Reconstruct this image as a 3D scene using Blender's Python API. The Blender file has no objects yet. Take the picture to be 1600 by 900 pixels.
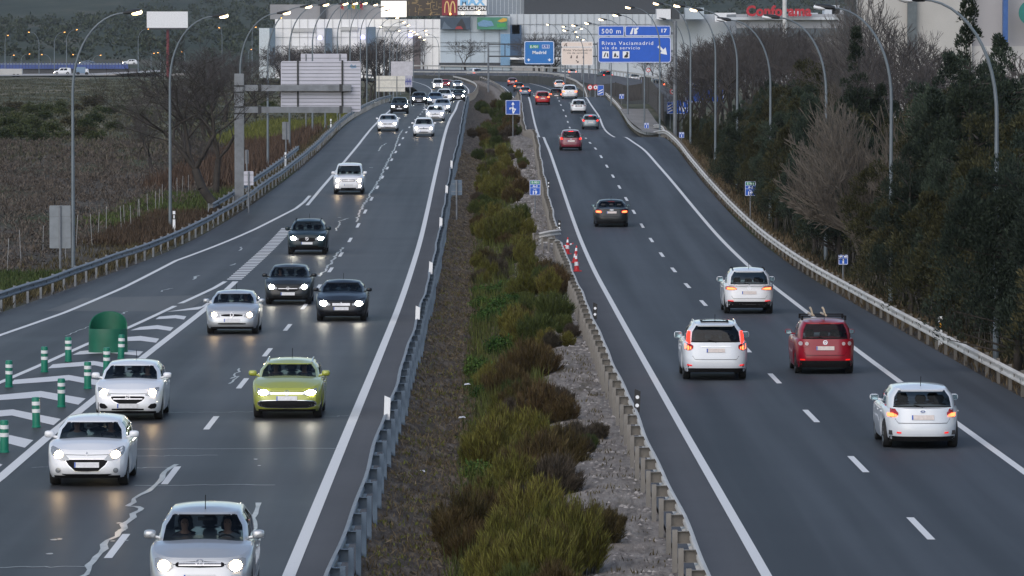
import bpy, bmesh, math, random
import numpy as np
from mathutils import Vector, Matrix
R = math.radians
rnd = random.Random(7)
nr = np.random.RandomState(11)
scene = bpy.context.scene
COL = scene.collection

# ------------------------------------------------------------------ camera model
F, CU, CV, HC = 8500.0, 800.0, 450.0, 10.0
PITCH = math.atan(410.0 / F)
cp, sp = math.cos(PITCH), math.sin(PITCH)

def at(u, v, Y):
    """world point at distance Y seen at photo pixel (u, v)"""
    a, b = (u - CU) / F, (CV - v) / F
    t = Y / (cp + b * sp)
    return Vector((a * t, Y, HC + t * (-sp + b * cp)))

class Spl:
    """cubic Hermite through knots, linear outside"""
    def __init__(self, pts):
        pts = sorted(pts)
        self.x = np.array([p[0] for p in pts], float); self.y = np.array([p[1] for p in pts], float)
        d = np.diff(self.y) / np.diff(self.x)
        m = np.empty(len(self.x)); m[0] = d[0]; m[-1] = d[-1]
        hx = np.diff(self.x)
        m[1:-1] = (d[:-1] * hx[1:] + d[1:] * hx[:-1]) / (hx[1:] + hx[:-1])
        self.m = m
    def __call__(self, q):
        q = np.asarray(q, float); x, y, m = self.x, self.y, self.m
        i = np.clip(np.searchsorted(x, q) - 1, 0, len(x) - 2)
        h = x[i + 1] - x[i]; t = np.clip((q - x[i]) / h, 0, 1)
        r = ((2*t**3 - 3*t**2 + 1) * y[i] + (t**3 - 2*t**2 + t) * h * m[i] + (-2*t**3 + 3*t**2) * y[i+1] + (t**3 - t**2) * h * m[i+1])
        r = r + np.where(q < x[0], (q - x[0]) * m[0], 0) + np.where(q > x[-1], (q - x[-1]) * m[-1], 0)
        return float(r) if r.ndim == 0 else r

# longitudinal height of the two carriageways
zR = Spl([(40,.85),(60,.7),(104,.39),(138,.1),(172,-.2),(206,-.5),(240,-.77),(257,-.81),(274,-.79),(308,-.53),(342,-.13),
          (376,.3),(410,.75),(427,.81),(447,.80),(470,.35),(495,-.25),(515,-.48),(548,-.19),(582,.41),(616,1.09),
          (633,1.29),(655,1.4),(690,.4),(740,-1.2),(800,-1.7),(900,-1.7),(1000,-1.6),(1100,-1.5),(1200,-1.2),(1400,-.5)])
zL = Spl([(40,.85),(60,.7),(100,.41),(134,.2),(168,-.1),(202,-.43),(236,-.6),(270,-.64),(304,-.39),(338,-.04),(372,.26),
          (406,.57),(440,.9),(474,1.15),(491,1.2),(520,1.22),(575,1.1),(620,1.05),(650,.95),(700,.4),(800,-.6),(950,-1.3),
          (1000,-1.5),(1200,-1.5),(1400,-1)])
_YS = np.arange(50, 1400, .25)
_ZT = {id(zR): zR(_YS), id(zL): zL(_YS)}

def gnd(u, v, prof, dz=0.0, ymin=50):
    """first point of the road surface (raised by dz) along the ray of pixel (u, v)"""
    a, b = (u - CU) / F, (CV - v) / F
    t = _YS / (cp + b * sp)
    zz = HC + t * (-sp + b * cp) - (_ZT[id(prof)] + dz)
    ok = np.where((zz <= 0) & (_YS >= ymin))[0]
    i = ok[0] if len(ok) else len(_YS) - 1
    Y = _YS[i]
    if i > 0 and zz[i-1] > 0:
        Y = _YS[i-1] + .25 * zz[i-1] / (zz[i-1] - zz[i])
    tt = Y / (cp + b * sp)
    return Vector((a * tt, Y, prof(Y) + dz))

# ------------------------------------------------------------------ mesh building
class MB:
    def __init__(s): s.v = []; s.f = []; s.m = []; s.mi = 0
    def add(s, vs, fs):
        o = len(s.v); s.v.extend([tuple(p) for p in vs])
        for f in fs: s.f.append(tuple(i + o for i in f)); s.m.append(s.mi)
    def box(s, c, d, rz=0.0, M=None):
        x, y, z = d[0]/2, d[1]/2, d[2]/2
        vs = [Vector((i*x, j*y, k*z)) for k in (-1,1) for j in (-1,1) for i in (-1,1)]
        if rz: vs = [Matrix.Rotation(rz,3,'Z') @ p for p in vs]
        if M is not None: vs = [M @ p for p in vs]
        s.add([p + Vector(c) for p in vs], [(0,2,3,1),(4,5,7,6),(0,1,5,4),(2,6,7,3),(0,4,6,2),(1,3,7,5)])
    def box2(s, a, b):
        s.box([(a[i]+b[i])/2 for i in range(3)], [abs(b[i]-a[i]) for i in range(3)])
    def tube(s, pts, rad, n=8, cap=True):
        pts = [Vector(p) for p in pts]
        rs = rad if isinstance(rad, (list, tuple)) else [rad]*len(pts)
        vs = []; up = None
        for i, p in enumerate(pts):
            d = (pts[min(i+1,len(pts)-1)] - pts[max(i-1,0)]).normalized()
            if up is None:
                up = Vector((1,0,0)) if abs(d.x) < .9 else Vector((0,1,0))
            e1 = (up - d*up.dot(d)).normalized(); up = e1; e2 = d.cross(e1)
            for k in range(n):
                a = 2*math.pi*k/n
                vs.append(p + rs[i]*(math.cos(a)*e1 + math.sin(a)*e2))
        fs = [(i*n+k, i*n+(k+1)%n, (i+1)*n+(k+1)%n, (i+1)*n+k) for i in range(len(pts)-1) for k in range(n)]
        if cap: fs += [tuple(range(n-1,-1,-1)), tuple((len(pts)-1)*n+k for k in range(n))]
        s.add(vs, fs)
    def lathe(s, prof, n=20, M=None, arc=None):
        """prof list of (r, z) about Z"""
        vs = []
        for r, z in prof:
            for k in range(n):
                a = 2*math.pi*k/n
                vs.append(Vector((r*math.cos(a), r*math.sin(a), z)))
        if M is not None: vs = [M @ p for p in vs]
        m = len(prof)
        s.add(vs, [(i*n+k, i*n+(k+1)%n, (i+1)*n+(k+1)%n, (i+1)*n+k) for i in range(m-1) for k in range(n)])
    def grid(s, P, flip=False):
        """P list of rows of points"""
        n = len(P[0]); vs = [p for r in P for p in r]
        fs = [(i*n+j, i*n+j+1, (i+1)*n+j+1, (i+1)*n+j) for i in range(len(P)-1) for j in range(n-1)]
        if flip: fs = [f[::-1] for f in fs]
        s.add(vs, fs)
    def poly_plate(s, pts, o, ex, ez, n, th):
        """2-D polygon pts in plane (o, ex, ez) extruded along n by th"""
        o, ex, ez, n = Vector(o), Vector(ex), Vector(ez), Vector(n)
        k = len(pts)
        a = [o + ex*p[0] + ez*p[1] for p in pts]; b = [q + n*th for q in a]
        s.add(a + b, [tuple(range(k-1,-1,-1)), tuple(range(k, 2*k))] + [(i, (i+1)%k, k+(i+1)%k, k+i) for i in range(k)])
    def build(s, name, mat, parent=None, smooth=False, ang=35, loc=None, rz=0.0):
        me = bpy.data.meshes.new(name)
        me.from_pydata(s.v, [], s.f)
        mats = mat if isinstance(mat, (list, tuple)) else [mat]
        for m in mats: me.materials.append(m)
        if len(mats) > 1: me.polygons.foreach_set('material_index', s.m)
        me.update()
        if smooth:
            me.shade_smooth(); me.set_sharp_from_angle(angle=R(ang))
        return link(name, me, parent, loc, rz)

def link(name, me, parent=None, loc=None, rz=0.0):
    o = bpy.data.objects.new(name, me); COL.objects.link(o)
    if parent is not None: o.parent = parent
    if loc is not None: o.location = loc
    if rz: o.rotation_euler = (0, 0, rz)
    return o

def np_mesh(name, V, Fq, mat, smooth=False):
    """V (n,3), Fq (m,3|4) arrays"""
    me = bpy.data.meshes.new(name)
    V = np.ascontiguousarray(V, np.float32); Fq = np.ascontiguousarray(Fq, np.int32); k = Fq.shape[1]
    me.vertices.add(len(V)); me.vertices.foreach_set('co', V.ravel())
    me.loops.add(Fq.size); me.loops.foreach_set('vertex_index', Fq.ravel())
    me.polygons.add(len(Fq)); me.polygons.foreach_set('loop_start', np.arange(0, Fq.size, k, dtype=np.int32))
    me.update(calc_edges=True); me.validate()
    me.materials.append(mat)
    if smooth: me.shade_smooth()
    return me

def tag(o, label=None, cat=None, group=None, kind=None):
    if label: o['label'] = label
    if cat: o['category'] = cat
    if group: o['group'] = group
    if kind: o['kind'] = kind
    return o

def empty(name, loc, rz=0.0, label=None, cat=None, group=None):
    o = bpy.data.objects.new(name, None); COL.objects.link(o)
    o.location = loc; o.rotation_euler = (0, 0, rz); o.empty_display_size = .3
    return tag(o, label, cat, group)

def kids(o): return [c for c in ALLKIDS.get(o.name, [])]
def copy_tree(o, parent=None, loc=None, rz=None, sc=None):
    c = o.copy(); COL.objects.link(c)
    if parent is not None: c.parent = parent
    if loc is not None: c.location = loc
    if rz is not None: c.rotation_euler = (0, 0, rz)
    if sc is not None: c.scale = (sc, sc, sc) if not isinstance(sc, (tuple, list)) else sc
    for ch in list(o.children): copy_tree(ch, c)
    return c

ORD = ('first second third fourth fifth sixth seventh eighth ninth tenth eleventh twelfth thirteenth fourteenth fifteenth sixteenth seventeenth eighteenth '
       'nineteenth twentieth').split()
TENS = ['', '', 'twenty', 'thirty', 'forty', 'fifty', 'sixty', 'seventy', 'eighty', 'ninety']
TENTH = ['', '', 'twentieth', 'thirtieth', 'fortieth', 'fiftieth', 'sixtieth', 'seventieth', 'eightieth', 'ninetieth']
def nth(i):
    n = i + 1
    if n <= 20: return ORD[n-1]
    if n == 100: return 'hundredth'
    if n > 100: return 'hundred-' + nth(i - 100)
    t, r = divmod(n, 10)
    return TENTH[t] if r == 0 else TENS[t] + '-' + ORD[r-1]

# ------------------------------------------------------------------ materials
class NT:
    def __init__(s, name):
        s.m = bpy.data.materials.new(name); s.m.use_nodes = True; s.t = s.m.node_tree; s.t.nodes.clear()
        s.out = s.n('ShaderNodeOutputMaterial')
    def n(s, typ, **k):
        d = s.t.nodes.new(typ)
        for a, b in k.items():
            if hasattr(d, a): setattr(d, a, b)
            else: s.set(d, a, b)
        return d
    def set(s, d, a, b):
        i = d.inputs[a]
        if hasattr(b, 'outputs'): s.t.links.new(b.outputs[0], i)
        elif isinstance(b, bpy.types.NodeSocket): s.t.links.new(b, i)
        else: i.default_value = b
    def noise(s, scale, detail=3, rough=.55, vec=None, dist=0):
        d = s.n('ShaderNodeTexNoise'); d.inputs['Scale'].default_value = scale; d.inputs['Detail'].default_value = detail
        d.inputs['Roughness'].default_value = rough; d.inputs['Distortion'].default_value = dist
        if vec is not None: s.t.links.new(vec, d.inputs['Vector'])
        return d.outputs['Fac']
    def ramp(s, fac, stops, interp='LINEAR'):
        d = s.n('ShaderNodeValToRGB'); e = d.color_ramp; e.interpolation = interp
        while len(e.elements) < len(stops): e.elements.new(.5)
        for k, (p, c) in zip(e.elements, stops):
            k.position = p; k.color = (*c, 1) if len(c) == 3 else c
        s.t.links.new(fac, d.inputs[0]); return d.outputs[0]
    def mix(s, fac, a, b, mode='MIX'):
        d = s.n('ShaderNodeMix'); d.data_type = 'RGBA'; d.blend_type = mode
        for i, val in ((0, fac), (6, a), (7, b)):
            if isinstance(val, bpy.types.NodeSocket): s.t.links.new(val, d.inputs[i])
            else: d.inputs[i].default_value = (*val, 1) if isinstance(val, tuple) and len(val) == 3 else val
        return d.outputs[2]
    def math(s, op, a, b=0.0):
        d = s.n('ShaderNodeMath'); d.operation = op
        for i, val in ((0, a), (1, b)):
            if isinstance(val, bpy.types.NodeSocket): s.t.links.new(val, d.inputs[i])
            else: d.inputs[i].default_value = val
        return d.outputs[0]
    def pos(s, kind='Object', scale=(1,1,1)):
        tc = s.n('ShaderNodeTexCoord'); mp = s.n('ShaderNodeMapping'); mp.inputs['Scale'].default_value = scale
        s.t.links.new(tc.outputs[kind], mp.inputs['Vector']); return mp.outputs[0]
    def bsdf(s, color, rough=.6, metal=0.0, spec=.5, coat=0.0, bump=None, bstr=.3, bdist=.02):
        b = s.n('ShaderNodeBsdfPrincipled')
        def put(k, val):
            if isinstance(val, bpy.types.NodeSocket): s.t.links.new(val, b.inputs[k])
            else: b.inputs[k].default_value = (*val, 1) if isinstance(val, tuple) else val
        put('Base Color', color); put('Roughness', rough); put('Metallic', metal); put('Specular IOR Level', spec); put('Coat Weight', coat)
        if coat: b.inputs['Coat Roughness'].default_value = .04
        if bump is not None:
            bn = s.n('ShaderNodeBump'); bn.inputs['Strength'].default_value = bstr; bn.inputs['Distance'].default_value = bdist
            s.t.links.new(bump, bn.inputs['Height']); s.t.links.new(bn.outputs[0], b.inputs['Normal'])
        s.b = b; s.t.links.new(b.outputs[0], s.out.inputs['Surface']); return s
    def emit(s, color, strength):
        e = s.n('ShaderNodeEmission'); e.inputs[0].default_value = (*color, 1); e.inputs[1].default_value = strength
        s.t.links.new(e.outputs[0], s.out.inputs['Surface']); return s

MC = {}
def mat(name, color, rough=.6, metal=0.0, spec=.5, coat=0.0, var=.12, scale=3.0):
    """plain material with a little procedural colour and gloss variation"""
    if name in MC: return MC[name]
    t = NT(name)
    n = t.noise(scale, 4, vec=t.pos())
    c = t.ramp(n, [(.3, tuple(x*(1-var) for x in color)), (.7, tuple(min(1, x*(1+var)) for x in color))])
    t.bsdf(c, rough, metal, spec, coat); MC[name] = t.m; return t.m
def emat(name, color, strength):
    if name not in MC: MC[name] = NT(name).emit(color, strength).m
    return MC[name]

def asphalt(name, base, rough, streak=.2, gloss=.4):
    t = NT(name)
    p = t.pos()
    fine = t.noise(28, 3, .7, p)
    blot = t.noise(.16, 5, .6, p)
    ln = t.noise(1.0, 3, .5, t.pos(scale=(.9, .010, 1)))
    c = t.ramp(fine, [(.25, tuple(x*.72 for x in base)), (.75, tuple(x*1.3 for x in base))])
    c = t.mix(.5, c, t.ramp(blot, [(.3, tuple(x*.8 for x in base)), (.7, tuple(x*1.22 for x in base))]))
    c = t.mix(streak, c, t.ramp(ln, [(.35, tuple(x*.62 for x in base)), (.65, tuple(x*1.45 for x in base))]))
    rr = t.math('ADD', t.math('MULTIPLY', blot, .16), rough - .08)
    t.bsdf(c, rr, spec=.3, bump=fine, bstr=.12, bdist=.008)
    df = t.n('ShaderNodeBsdfDiffuse'); t.t.links.new(c, df.inputs[0]); mx = t.n('ShaderNodeMixShader'); mx.inputs[0].default_value = gloss
    t.t.links.new(df.outputs[0], mx.inputs[1]); t.t.links.new(t.b.outputs[0], mx.inputs[2]); t.t.links.new(mx.outputs[0], t.out.inputs[0])
    return t.m
M_asphL = asphalt('asphalt_worn', (.054,.056,.060), .43, .6, .46)
M_asphR = asphalt('asphalt_blue_grey', (.058,.065,.075), .50, .6, .34)
M_asphS = asphalt('asphalt_shoulder', (.096,.101,.110), .7, .2, .25)
M_patch = asphalt('asphalt_repair', (.095,.095,.095), .42, .2, .42)

def worn_paint(name, col, lo, wear=.42):
    t = NT(name); p = t.pos()
    n = t.noise(9, 5, .65, p); n2 = t.noise(.7, 3, .5, p)
    f = t.ramp(t.math('ADD', t.math('MULTIPLY', n, .7), t.math('MULTIPLY', n2, .3)), [(wear-.1, (0,0,0)), (wear+.03, (1,1,1))])
    t.bsdf(t.mix(f, lo, col), .6, bump=n, bstr=.1, bdist=.004); return t.m
M_paint = worn_paint('road_marking_paint', (.66,.66,.65), (.32,.32,.32), .36)
M_paint_old = worn_paint('road_marking_worn', (.62,.62,.62), (.24,.24,.24), .36)
M_seal = mat('sealant_painted_sheen', (.30,.29,.28), .32, var=.35, scale=1.5)  # pale base colour stands in for sky reflected by smooth tar
M_galv = mat('galvanised_steel', (.185,.20,.22), .55, .35, var=.22, scale=2.0)
M_galv_blue = mat('galvanised_steel_blue', (.10,.14,.19), .55, .2, var=.25, scale=2.0)
M_rail_pale = mat('barrier_rail_pale', (.55,.53,.49), .6, .05, var=.14, scale=.8)
M_post_grey = mat('barrier_post_steel', (.20,.187,.17), .6, .2, var=.2, scale=2.5)
M_pole = mat('lamp_pole_steel', (.15,.18,.205), .5, .3, var=.18, scale=.7)
M_dark = mat('dark_metal', (.03,.032,.035), .5, .2)
M_white = mat('white_panel', (.74,.75,.78), .5, var=.06)
M_signback = mat('sign_back_aluminium', (.50,.50,.57), .5, .2, var=.06, scale=.9)
M_signblue = mat('sign_blue', (.012,.10,.52), .45, var=.06)
M_signblue2 = mat('sign_blue_deep', (.008,.075,.40), .45, var=.06)
M_signwhite = mat('sign_white', (.80,.82,.85), .45, var=.03)
M_signgreen = mat('sign_green', (.02,.27,.13), .45)
M_signred = mat('sign_red', (.55,.02,.025), .45)
M_signblack = mat('sign_black', (.015,.015,.017), .5)
M_green = mat('bollard_green', (.004,.17,.105), .45, var=.15)
M_bandwhite = mat('bollard_white_band', (.72,.74,.74), .4, var=.06)
M_lampglow = emat('lamp_glow_warm', (1.0,.74,.42), 4.0)
M_lampsod = emat('lamp_glow_sodium', (1.0,.42,.10), 2.8)
M_concrete = mat('concrete', (.33,.32,.31), .8, var=.18, scale=.4)

def ribbon(mb, pts, w, dz=0.0, w_of=None):
    """flat strip of width w centred on a ground polyline"""
    L, Rr = [], []
    for i, p in enumerate(pts):
        d = pts[min(i+1,len(pts)-1)] - pts[max(i-1,0)]; d.z = 0
        n = Vector((d.y, -d.x, 0)).normalized()
        ww = w_of(i) if w_of else w
        L.append(p - n*ww/2 + Vector((0,0,dz))); Rr.append(p + n*ww/2 + Vector((0,0,dz)))
    mb.grid([L, Rr])
    # faces up
    return mb
# ------------------------------------------------------------------ plan of the roads (photo pixel -> ground)
def xcurve(pix, prof, extra=(), ymin=50, dz=0.0):
    pts = [(p.y, p.x) for p in (gnd(u, v, prof, dz, ymin) for u, v in pix)]
    ys_ = np.array([p[0] for p in pts]); xs_ = np.array([p[1] for p in pts]); y0 = ys_.mean()
    co_ = np.polyfit((ys_ - y0)/100, xs_, 3 if len(pts) > 6 else 2, w=100/ys_)
    kn = np.linspace(ys_.min(), ys_.max(), 9)
    pts = [(y, np.polyval(co_, (y - y0)/100)) for y in kn]
    return Spl(pts + [(Y, at(u, 0, Y).x) for u, Y in extra])

# line centres, right (departing) carriageway
RLx = xcurve([(1195,895),(1150,815),(1100,732),(1067,675),(1040,615),(990,535),(940,450),(907.5,370),(875,285),(853.8,225)], zR,
             [(842.5,512),(835,563),(830,607),(826.7,644),(812,780),(798,930),(782,1050),(755,1150),(700,1260)])
RRx = xcurve([(1600,738),(1545,697),(1258,490),(1182,422),(1120,365),(1100,342),(1071,312),(1000,232),(985,217)], zR,
             [(959.7,512),(946.7,536),(935,582),(923,616),(918,640),(906,700),(895,800),(872,930),(842,1050),(800,1150),(745,1260)])
RDx = lambda Y: (RLx(Y) + RRx(Y)) / 2
REx = xcurve([(1600,622),(1500,570),(1400,510),(1292,450),(1150,343),(1080,262)], zR,
             [(1010,500),(985,540),(968,590),(948,640),(935,700),(922,790),(905,880),(880,980),(848,1070),(800,1165),(740,1270)])
# left (oncoming) carriageway
LRx = xcurve([(449,900),(550,675),(607,509),(634,450),(650,400),(672,305),(697,212),(710,173)], zL,
             [(716,640),(724,760),(732,900),(731,985),(723,1075),(700,1170),(660,1270)])
LDx = xcurve([(265,745),(330,662),(380,600),(451,510),(515,422),(547,375),(580,311),(606,262.5),(625,226),(640,198),(658,177)], zL,
             [(668,650),(690,760),(703,900),(702,985),(692,1075),(665,1170),(620,1270)])
LLx = lambda Y: 2*LDx(Y) - LRx(Y)
LEx = xcurve([(82,465),(120,447),(225,398),(275,380),(325,362),(370,345),(400,328),(430,300),(462,268),(500,225),(564,178),(600,162)], zL,
             [(625,680),(642,760),(655,850),(652,940),(640,1050),(610,1160),(560,1270)])
# inner pavement edges follow the median barriers
LMx = xcurve([(510,900),(535,850),(580,730),(594,675),(625,575),(650,500),(665,450),(689,360),(706,257),(714,225)], zL,
             [(727,570),(732,690),(742,850),(745,960),(738,1050),(722,1120),(690,1200),(640,1280)], dz=.78)
RMx = xcurve([(1107,900),(1080,835),(1047,767),(1005,675),(975,605),(940,525),(905,452),(872,362),(858,307),(845,250)], zR,
             [(838,430),(826,490),(819,540),(815,600),(812,650),(800,780),(790,900),(774,1030),(745,1150),(690,1260)], dz=.70)

def strip(name, xa, xb, prof, y0, y1, step, m, dz=0.0, cols=10, uv=False):
    ys = np.arange(y0, y1 + .1, step)
    A, B = xa(ys), xb(ys); z = prof(ys) + dz
    mb = MB()
    mb.grid([[(A[i] + (B[i]-A[i])*k/cols, ys[i], z[i]) for k in range(cols+1)] for i in range(len(ys))])
    return mb.build(name, m, smooth=True)
tag(strip('road', LEx, lambda y: LRx(y)+.1, zL, 58, 1270, 4, M_asphL), kind='structure')
tag(strip('shoulder', lambda y: LRx(y)+.1, lambda y: LMx(y)+.15, zL, 58, 1270, 4, M_asphS, cols=2), kind='structure')
tag(strip('road', lambda y: RLx(y)-.1, lambda y: RRx(y)+.1, zR, 58, 1270, 4, M_asphR), kind='structure')
tag(strip('shoulder', lambda y: RMx(y)-.1, lambda y: RLx(y)-.1, zR, 58, 1270, 4, M_asphS, cols=2), kind='structure')
tag(strip('shoulder', lambda y: RRx(y)+.1, REx, zR, 58, 1270, 4, M_asphR, cols=2), kind='structure')
# lighter repaired patch across the slip lane
pp = [gnd(u, v, zL) for u, v in ((70,486),(128,466),(330,461),(290,487))]
mb = MB(); mb.add([p + Vector((0,0,.004)) for p in pp], [(0,3,2,1)]); tag(mb.build('road_patch', M_patch), kind='structure')

# ------------------------------------------------------------------ painted markings (each family of lines is one sheet on the road)
mk = MB()
def along(x, prof, y0, y1, step=3, dx=0.0):
    return [Vector((x(y)+dx, y, prof(y))) for y in np.arange(y0, y1 + .01, step)]
for x, prof, y0, y1, w in ((RLx, zR, 60, 1200, .19), (RRx, zR, 60, 1200, .19), (LRx, zL, 60, 1250, .23)):
    ribbon(mk, along(x, prof, y0, y1), w, .008)
for y in np.arange(103.7 - 51 - 2.5, 1000, 17.0):
    ribbon(mk, along(RDx, zR, y, y + 5, 1.25), .15, .008)
for y in np.arange(117 - 51 - 2.5, 1000, 17.0):
    ribbon(mk, along(LDx, zL, y, y + 5, 1.25), .15, .008)
def pixline(pix, prof, w, mbx=mk, dz=.008):
    pts = [gnd(u, v, prof) for u, v in pix]
    fine = []
    for a, b in zip(pts, pts[1:]):
        n = max(1, int((b-a).length / 4))
        for k in range(n):
            q = a.lerp(b, k/n); q.z = prof(q.y); fine.append(q)
    fine.append(pts[-1]); ribbon(mbx, fine, w, dz)
pixline([(-60,548),(0,524),(100,489),(192,450),(275,407.5),(400,357.5),(462,326),(475,316),(484,306)], zL, .19)   # slip lane outer edge
pixline([(480,321),(517,277),(536,255),(561,225),(590,191),(612,170)], zL, .19)                                    # lane edge upstream
ribbon(mk, along(LLx, zL, 640, 1150), .19, .008)
pixline([(-70,628),(0,598),(62.5,571),(137,537.5),(200,512.5),(275,477.5),(335,450),(352,440)], zL, .19)          # gore, slip side
pixline([(-90,815),(0,747),(85,674),(120,646),(150,622),(222,560),(322,482),(368,440)], zL, .24)                  # gore, main side
a, b = gnd(366,437,zL), gnd(450,356,zL)
for k in range(34):                                                                                                # comb of short bars
    q = a.lerp(b, k/34); q2 = a.lerp(b, (k+.55)/34); q.z = zL(q.y); q2.z = zL(q2.y); ribbon(mk, [q, q2], .62, .008)
tag(mk.build('road_markings', M_paint), kind='structure')
mk2 = MB()
def pixpoly(top, bot):
    a = [gnd(u/4, 450 + v/4, zL) + Vector((0,0,.007)) for u, v in top]; b = [gnd(u/4, 450 + v/4, zL) + Vector((0,0,.007)) for u, v in bot]
    mk2.grid([b, a])
for top, bot in (([(995,180),(1100,170),(1165,178)], [(972,196),(1095,190),(1150,198)]), ([(875,245),(985,233),(1085,248)], [(815,266),(980,257),(1065,269)]),
        ([(765,310),(880,301),(995,318)], [(700,336),(875,330),(975,343)]), ([(500,396),(690,377),(895,398)], [(452,419),(685,406),(868,424)]),
        ([(330,478),(585,457),(800,492)], [(298,504),(590,484),(770,522)]), ([(90,575),(430,545),(700,592)], [(60,604),(432,578),(665,622)]),
        ([(-160,684),(255,645),(535,692)], [(-200,716),(258,684),(490,731)]), ([(-330,792),(80,760),(380,820)], [(-370,836),(75,798),(335,859)]),
        ([(-420,920),(-80,890),(208,953)], [(-460,975),(-80,938),(155,1000)]), ([(-520,1080),(-180,1050),(15,1105)], [(-600,1160),(-200,1110),(-60,1170)])):
    pixpoly(top, bot)
tag(mk2.build('chevron_markings', M_paint_old), kind='structure')
mk2 = MB()
pixpoly([(1262,115),(1400,22),(1470,-30)], [(1040,150),(1240,135),(1400,60)])
tag(mk2.build('gore_paint', M_paint_old), kind='structure')
# crack sealant and slab joints
sl = MB()
def wiggle(pix, w, seed, amp=.07):
    w *= .72
    r = random.Random(seed); pts = [gnd(u, v, zL) for u, v in pix]; out = []
    for p, q in zip(pts, pts[1:]):
        n = max(2, int((q-p).length / .8))
        for k in range(n):
            s_ = p.lerp(q, k/n); s_.x += r.uniform(-amp, amp); s_.z = zL(s_.y); out.append(s_)
    out.append(pts[-1]); ribbon(sl, out, w, .010, w_of=lambda i: w * (.55 + .7*r.random()))
wiggle([(126,905),(160,858),(198,820),(214,798),(219,792),(199,791),(210,780),(244,762),(260,738),(276,726)], .17, 1)
wiggle([(384,850),(396,810),(404,786)], .20, 2)
wiggle([(360,600),(372,588),(364,592),(374,576)], .09, 3)
wiggle([(500,432),(512,418),(525,399),(536,387)], .16, 4)
wiggle([(556,347),(563,330),(572,314),(582,298),(592,282),(600,265),(608,248),(617,231),(623,212),(630,203)], .15, 5)
wiggle([(524,361),(531,350),(529,346),(545,341)], .12, 6)
wiggle([(592,236),(597,228),(603,224)], .14, 7)
wiggle([(103,525),(140,510)], .07, 8, .04)
wiggle([(183,496),(192,490),(200,487)], .10, 9)
wiggle([(302,437),(306,433),(312,431)], .16, 12); wiggle([(361,415),(368,412)], .13, 13)
wiggle([(375,392),(377,386)], .13, 14); wiggle([(250,456),(262,452),(270,451)], .10, 15)
for u, v, r_ in ((190,829,.11),(187,818,.07),(78,866,.08),(84,844,.07),(93,843,.06),(176,846,.05),(399,718,.06),(198,845,.05),(405,728,.05),(580,262,.16),(530,340,.14)):
    c = gnd(u, v, zL); sl.add([c + Vector((r_*math.cos(k*1.05)*(.7+.5*rnd.random()), 1.9*r_*math.sin(k*1.05)*(.7+.5*rnd.random()), .010)) for k in range(6)], [(0,1,2,3,4,5)])
for u0, u1, v, w in ((205,530,702,.05),(210,340,713,.04),(180,265,732,.05),(210,430,759,.06),(0,140,887,.06),(265,395,645,.04),(505,565,651,.03),(420,445,432,.07),(440,470,463,.05),(50,80,731,.03)):
    a_, b_ = gnd(u0, v, zL), gnd(u1, v-1, zL); n = 14; row = [a_.lerp(b_, k/n) for k in range(n+1)]
    for q in row: q.y += rnd.uniform(-.12, .12); q.z = zL(q.y)
    ribbon(sl, row, w, .010)
tag(sl.build('crack_seal', M_seal), kind='structure')

# ------------------------------------------------------------------ terrain
def terr_z(X, Y):
    """field, verge and hills (arrays)"""
    base = .5*(zL(np.minimum(Y, 1400)) + zR(np.minimum(Y, 1400)))
    xl, xr = LEx(np.minimum(Y,1270)), REx(np.minimum(Y,1270)); xm = .5*(LMx(np.minimum(Y,1270)) + RMx(np.minimum(Y,1270)))
    far = np.clip((Y - 500) / 500, 0, 1)
    zl, zr = zL(np.minimum(Y,1300)), zR(np.minimum(Y,1300))
    dl, dr = np.clip(xl - X, 0, 400), np.clip(X - xr, 0, 400)
    field = -.55 - np.clip(Y - 400, 0, 1300)*.0024
    z = np.where(X < xm, zl - 1.3, zr - 1.3)
    kl = np.clip(dl/7, 0, 1); kl = kl*kl*(3-2*kl)
    z = np.where(dl > 0, (zl - .12)*(1-kl) + field*kl, z)
    kr = np.clip(dr/3, 0, 1); kr = kr*kr*(3-2*kr)
    rfield = np.where(Y < 420, zr - .35, np.minimum(zr - .4, .2))
    z = np.where(dr > 0, (zr - .14)*(1-kr) + rfield*kr, z)
    z = z - np.where((Y > 680), np.clip((Y-680)/120, 0, 1)*1.2, 0)
    hill = np.clip((Y - 1750)/1500, 0, 2.2)
    z = z + 36*hill**1.35 + np.clip((Y-1750)/300, 0, 1)*(2.5*np.sin(X*.006+.8)+2*np.sin(Y*.004+X*.002))
    away = np.clip((np.maximum(dl, dr) - 4)/10, 0, 1)
    z = z + away*(.18*np.sin(X*.37)*np.sin(Y*.11) + .12*np.sin(X*.9+Y*.23))
    return z
ys = np.concatenate([np.arange(40, 460, 4), np.arange(460, 1300, 10), np.arange(1300, 1800, 25), np.arange(1800, 5200, 90)])
xs_rel = np.concatenate([-np.geomspace(1, 1500, 46)[::-1], np.linspace(0, 1, 15)[1:-1], np.geomspace(1, 1500, 46)])
rows = []
V = []
for y in ys:
    yy = min(y, 1270); a, b = float(LEx(yy)), float(REx(yy))
    x = np.where(xs_rel <= -.99, a + xs_rel + 1, np.where(xs_rel >= .99, b + xs_rel - 1, a + (b-a)*xs_rel))
    V.append(np.stack([x, np.full_like(x, y), terr_z(x, np.full_like(x, y))], 1))
n = len(xs_rel); V = np.concatenate(V)
ii = np.arange(len(ys)-1)[:, None]*n + np.arange(n-1)[None, :]
Fq = np.stack([ii, ii+1, ii+n+1, ii+n], 2).reshape(-1, 4)
t = NT('dry_scrub_ground')
p = t.pos()
n1, n2, n3 = t.noise(.9, 6, .65, p), t.noise(.055, 4, .55, t.pos(scale=(1, .35, 1))), t.noise(6, 4, .7, p)
c = t.ramp(n1, [(.25, (.036,.032,.027)), (.5, (.078,.068,.056)), (.78, (.125,.108,.086))])
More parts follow.
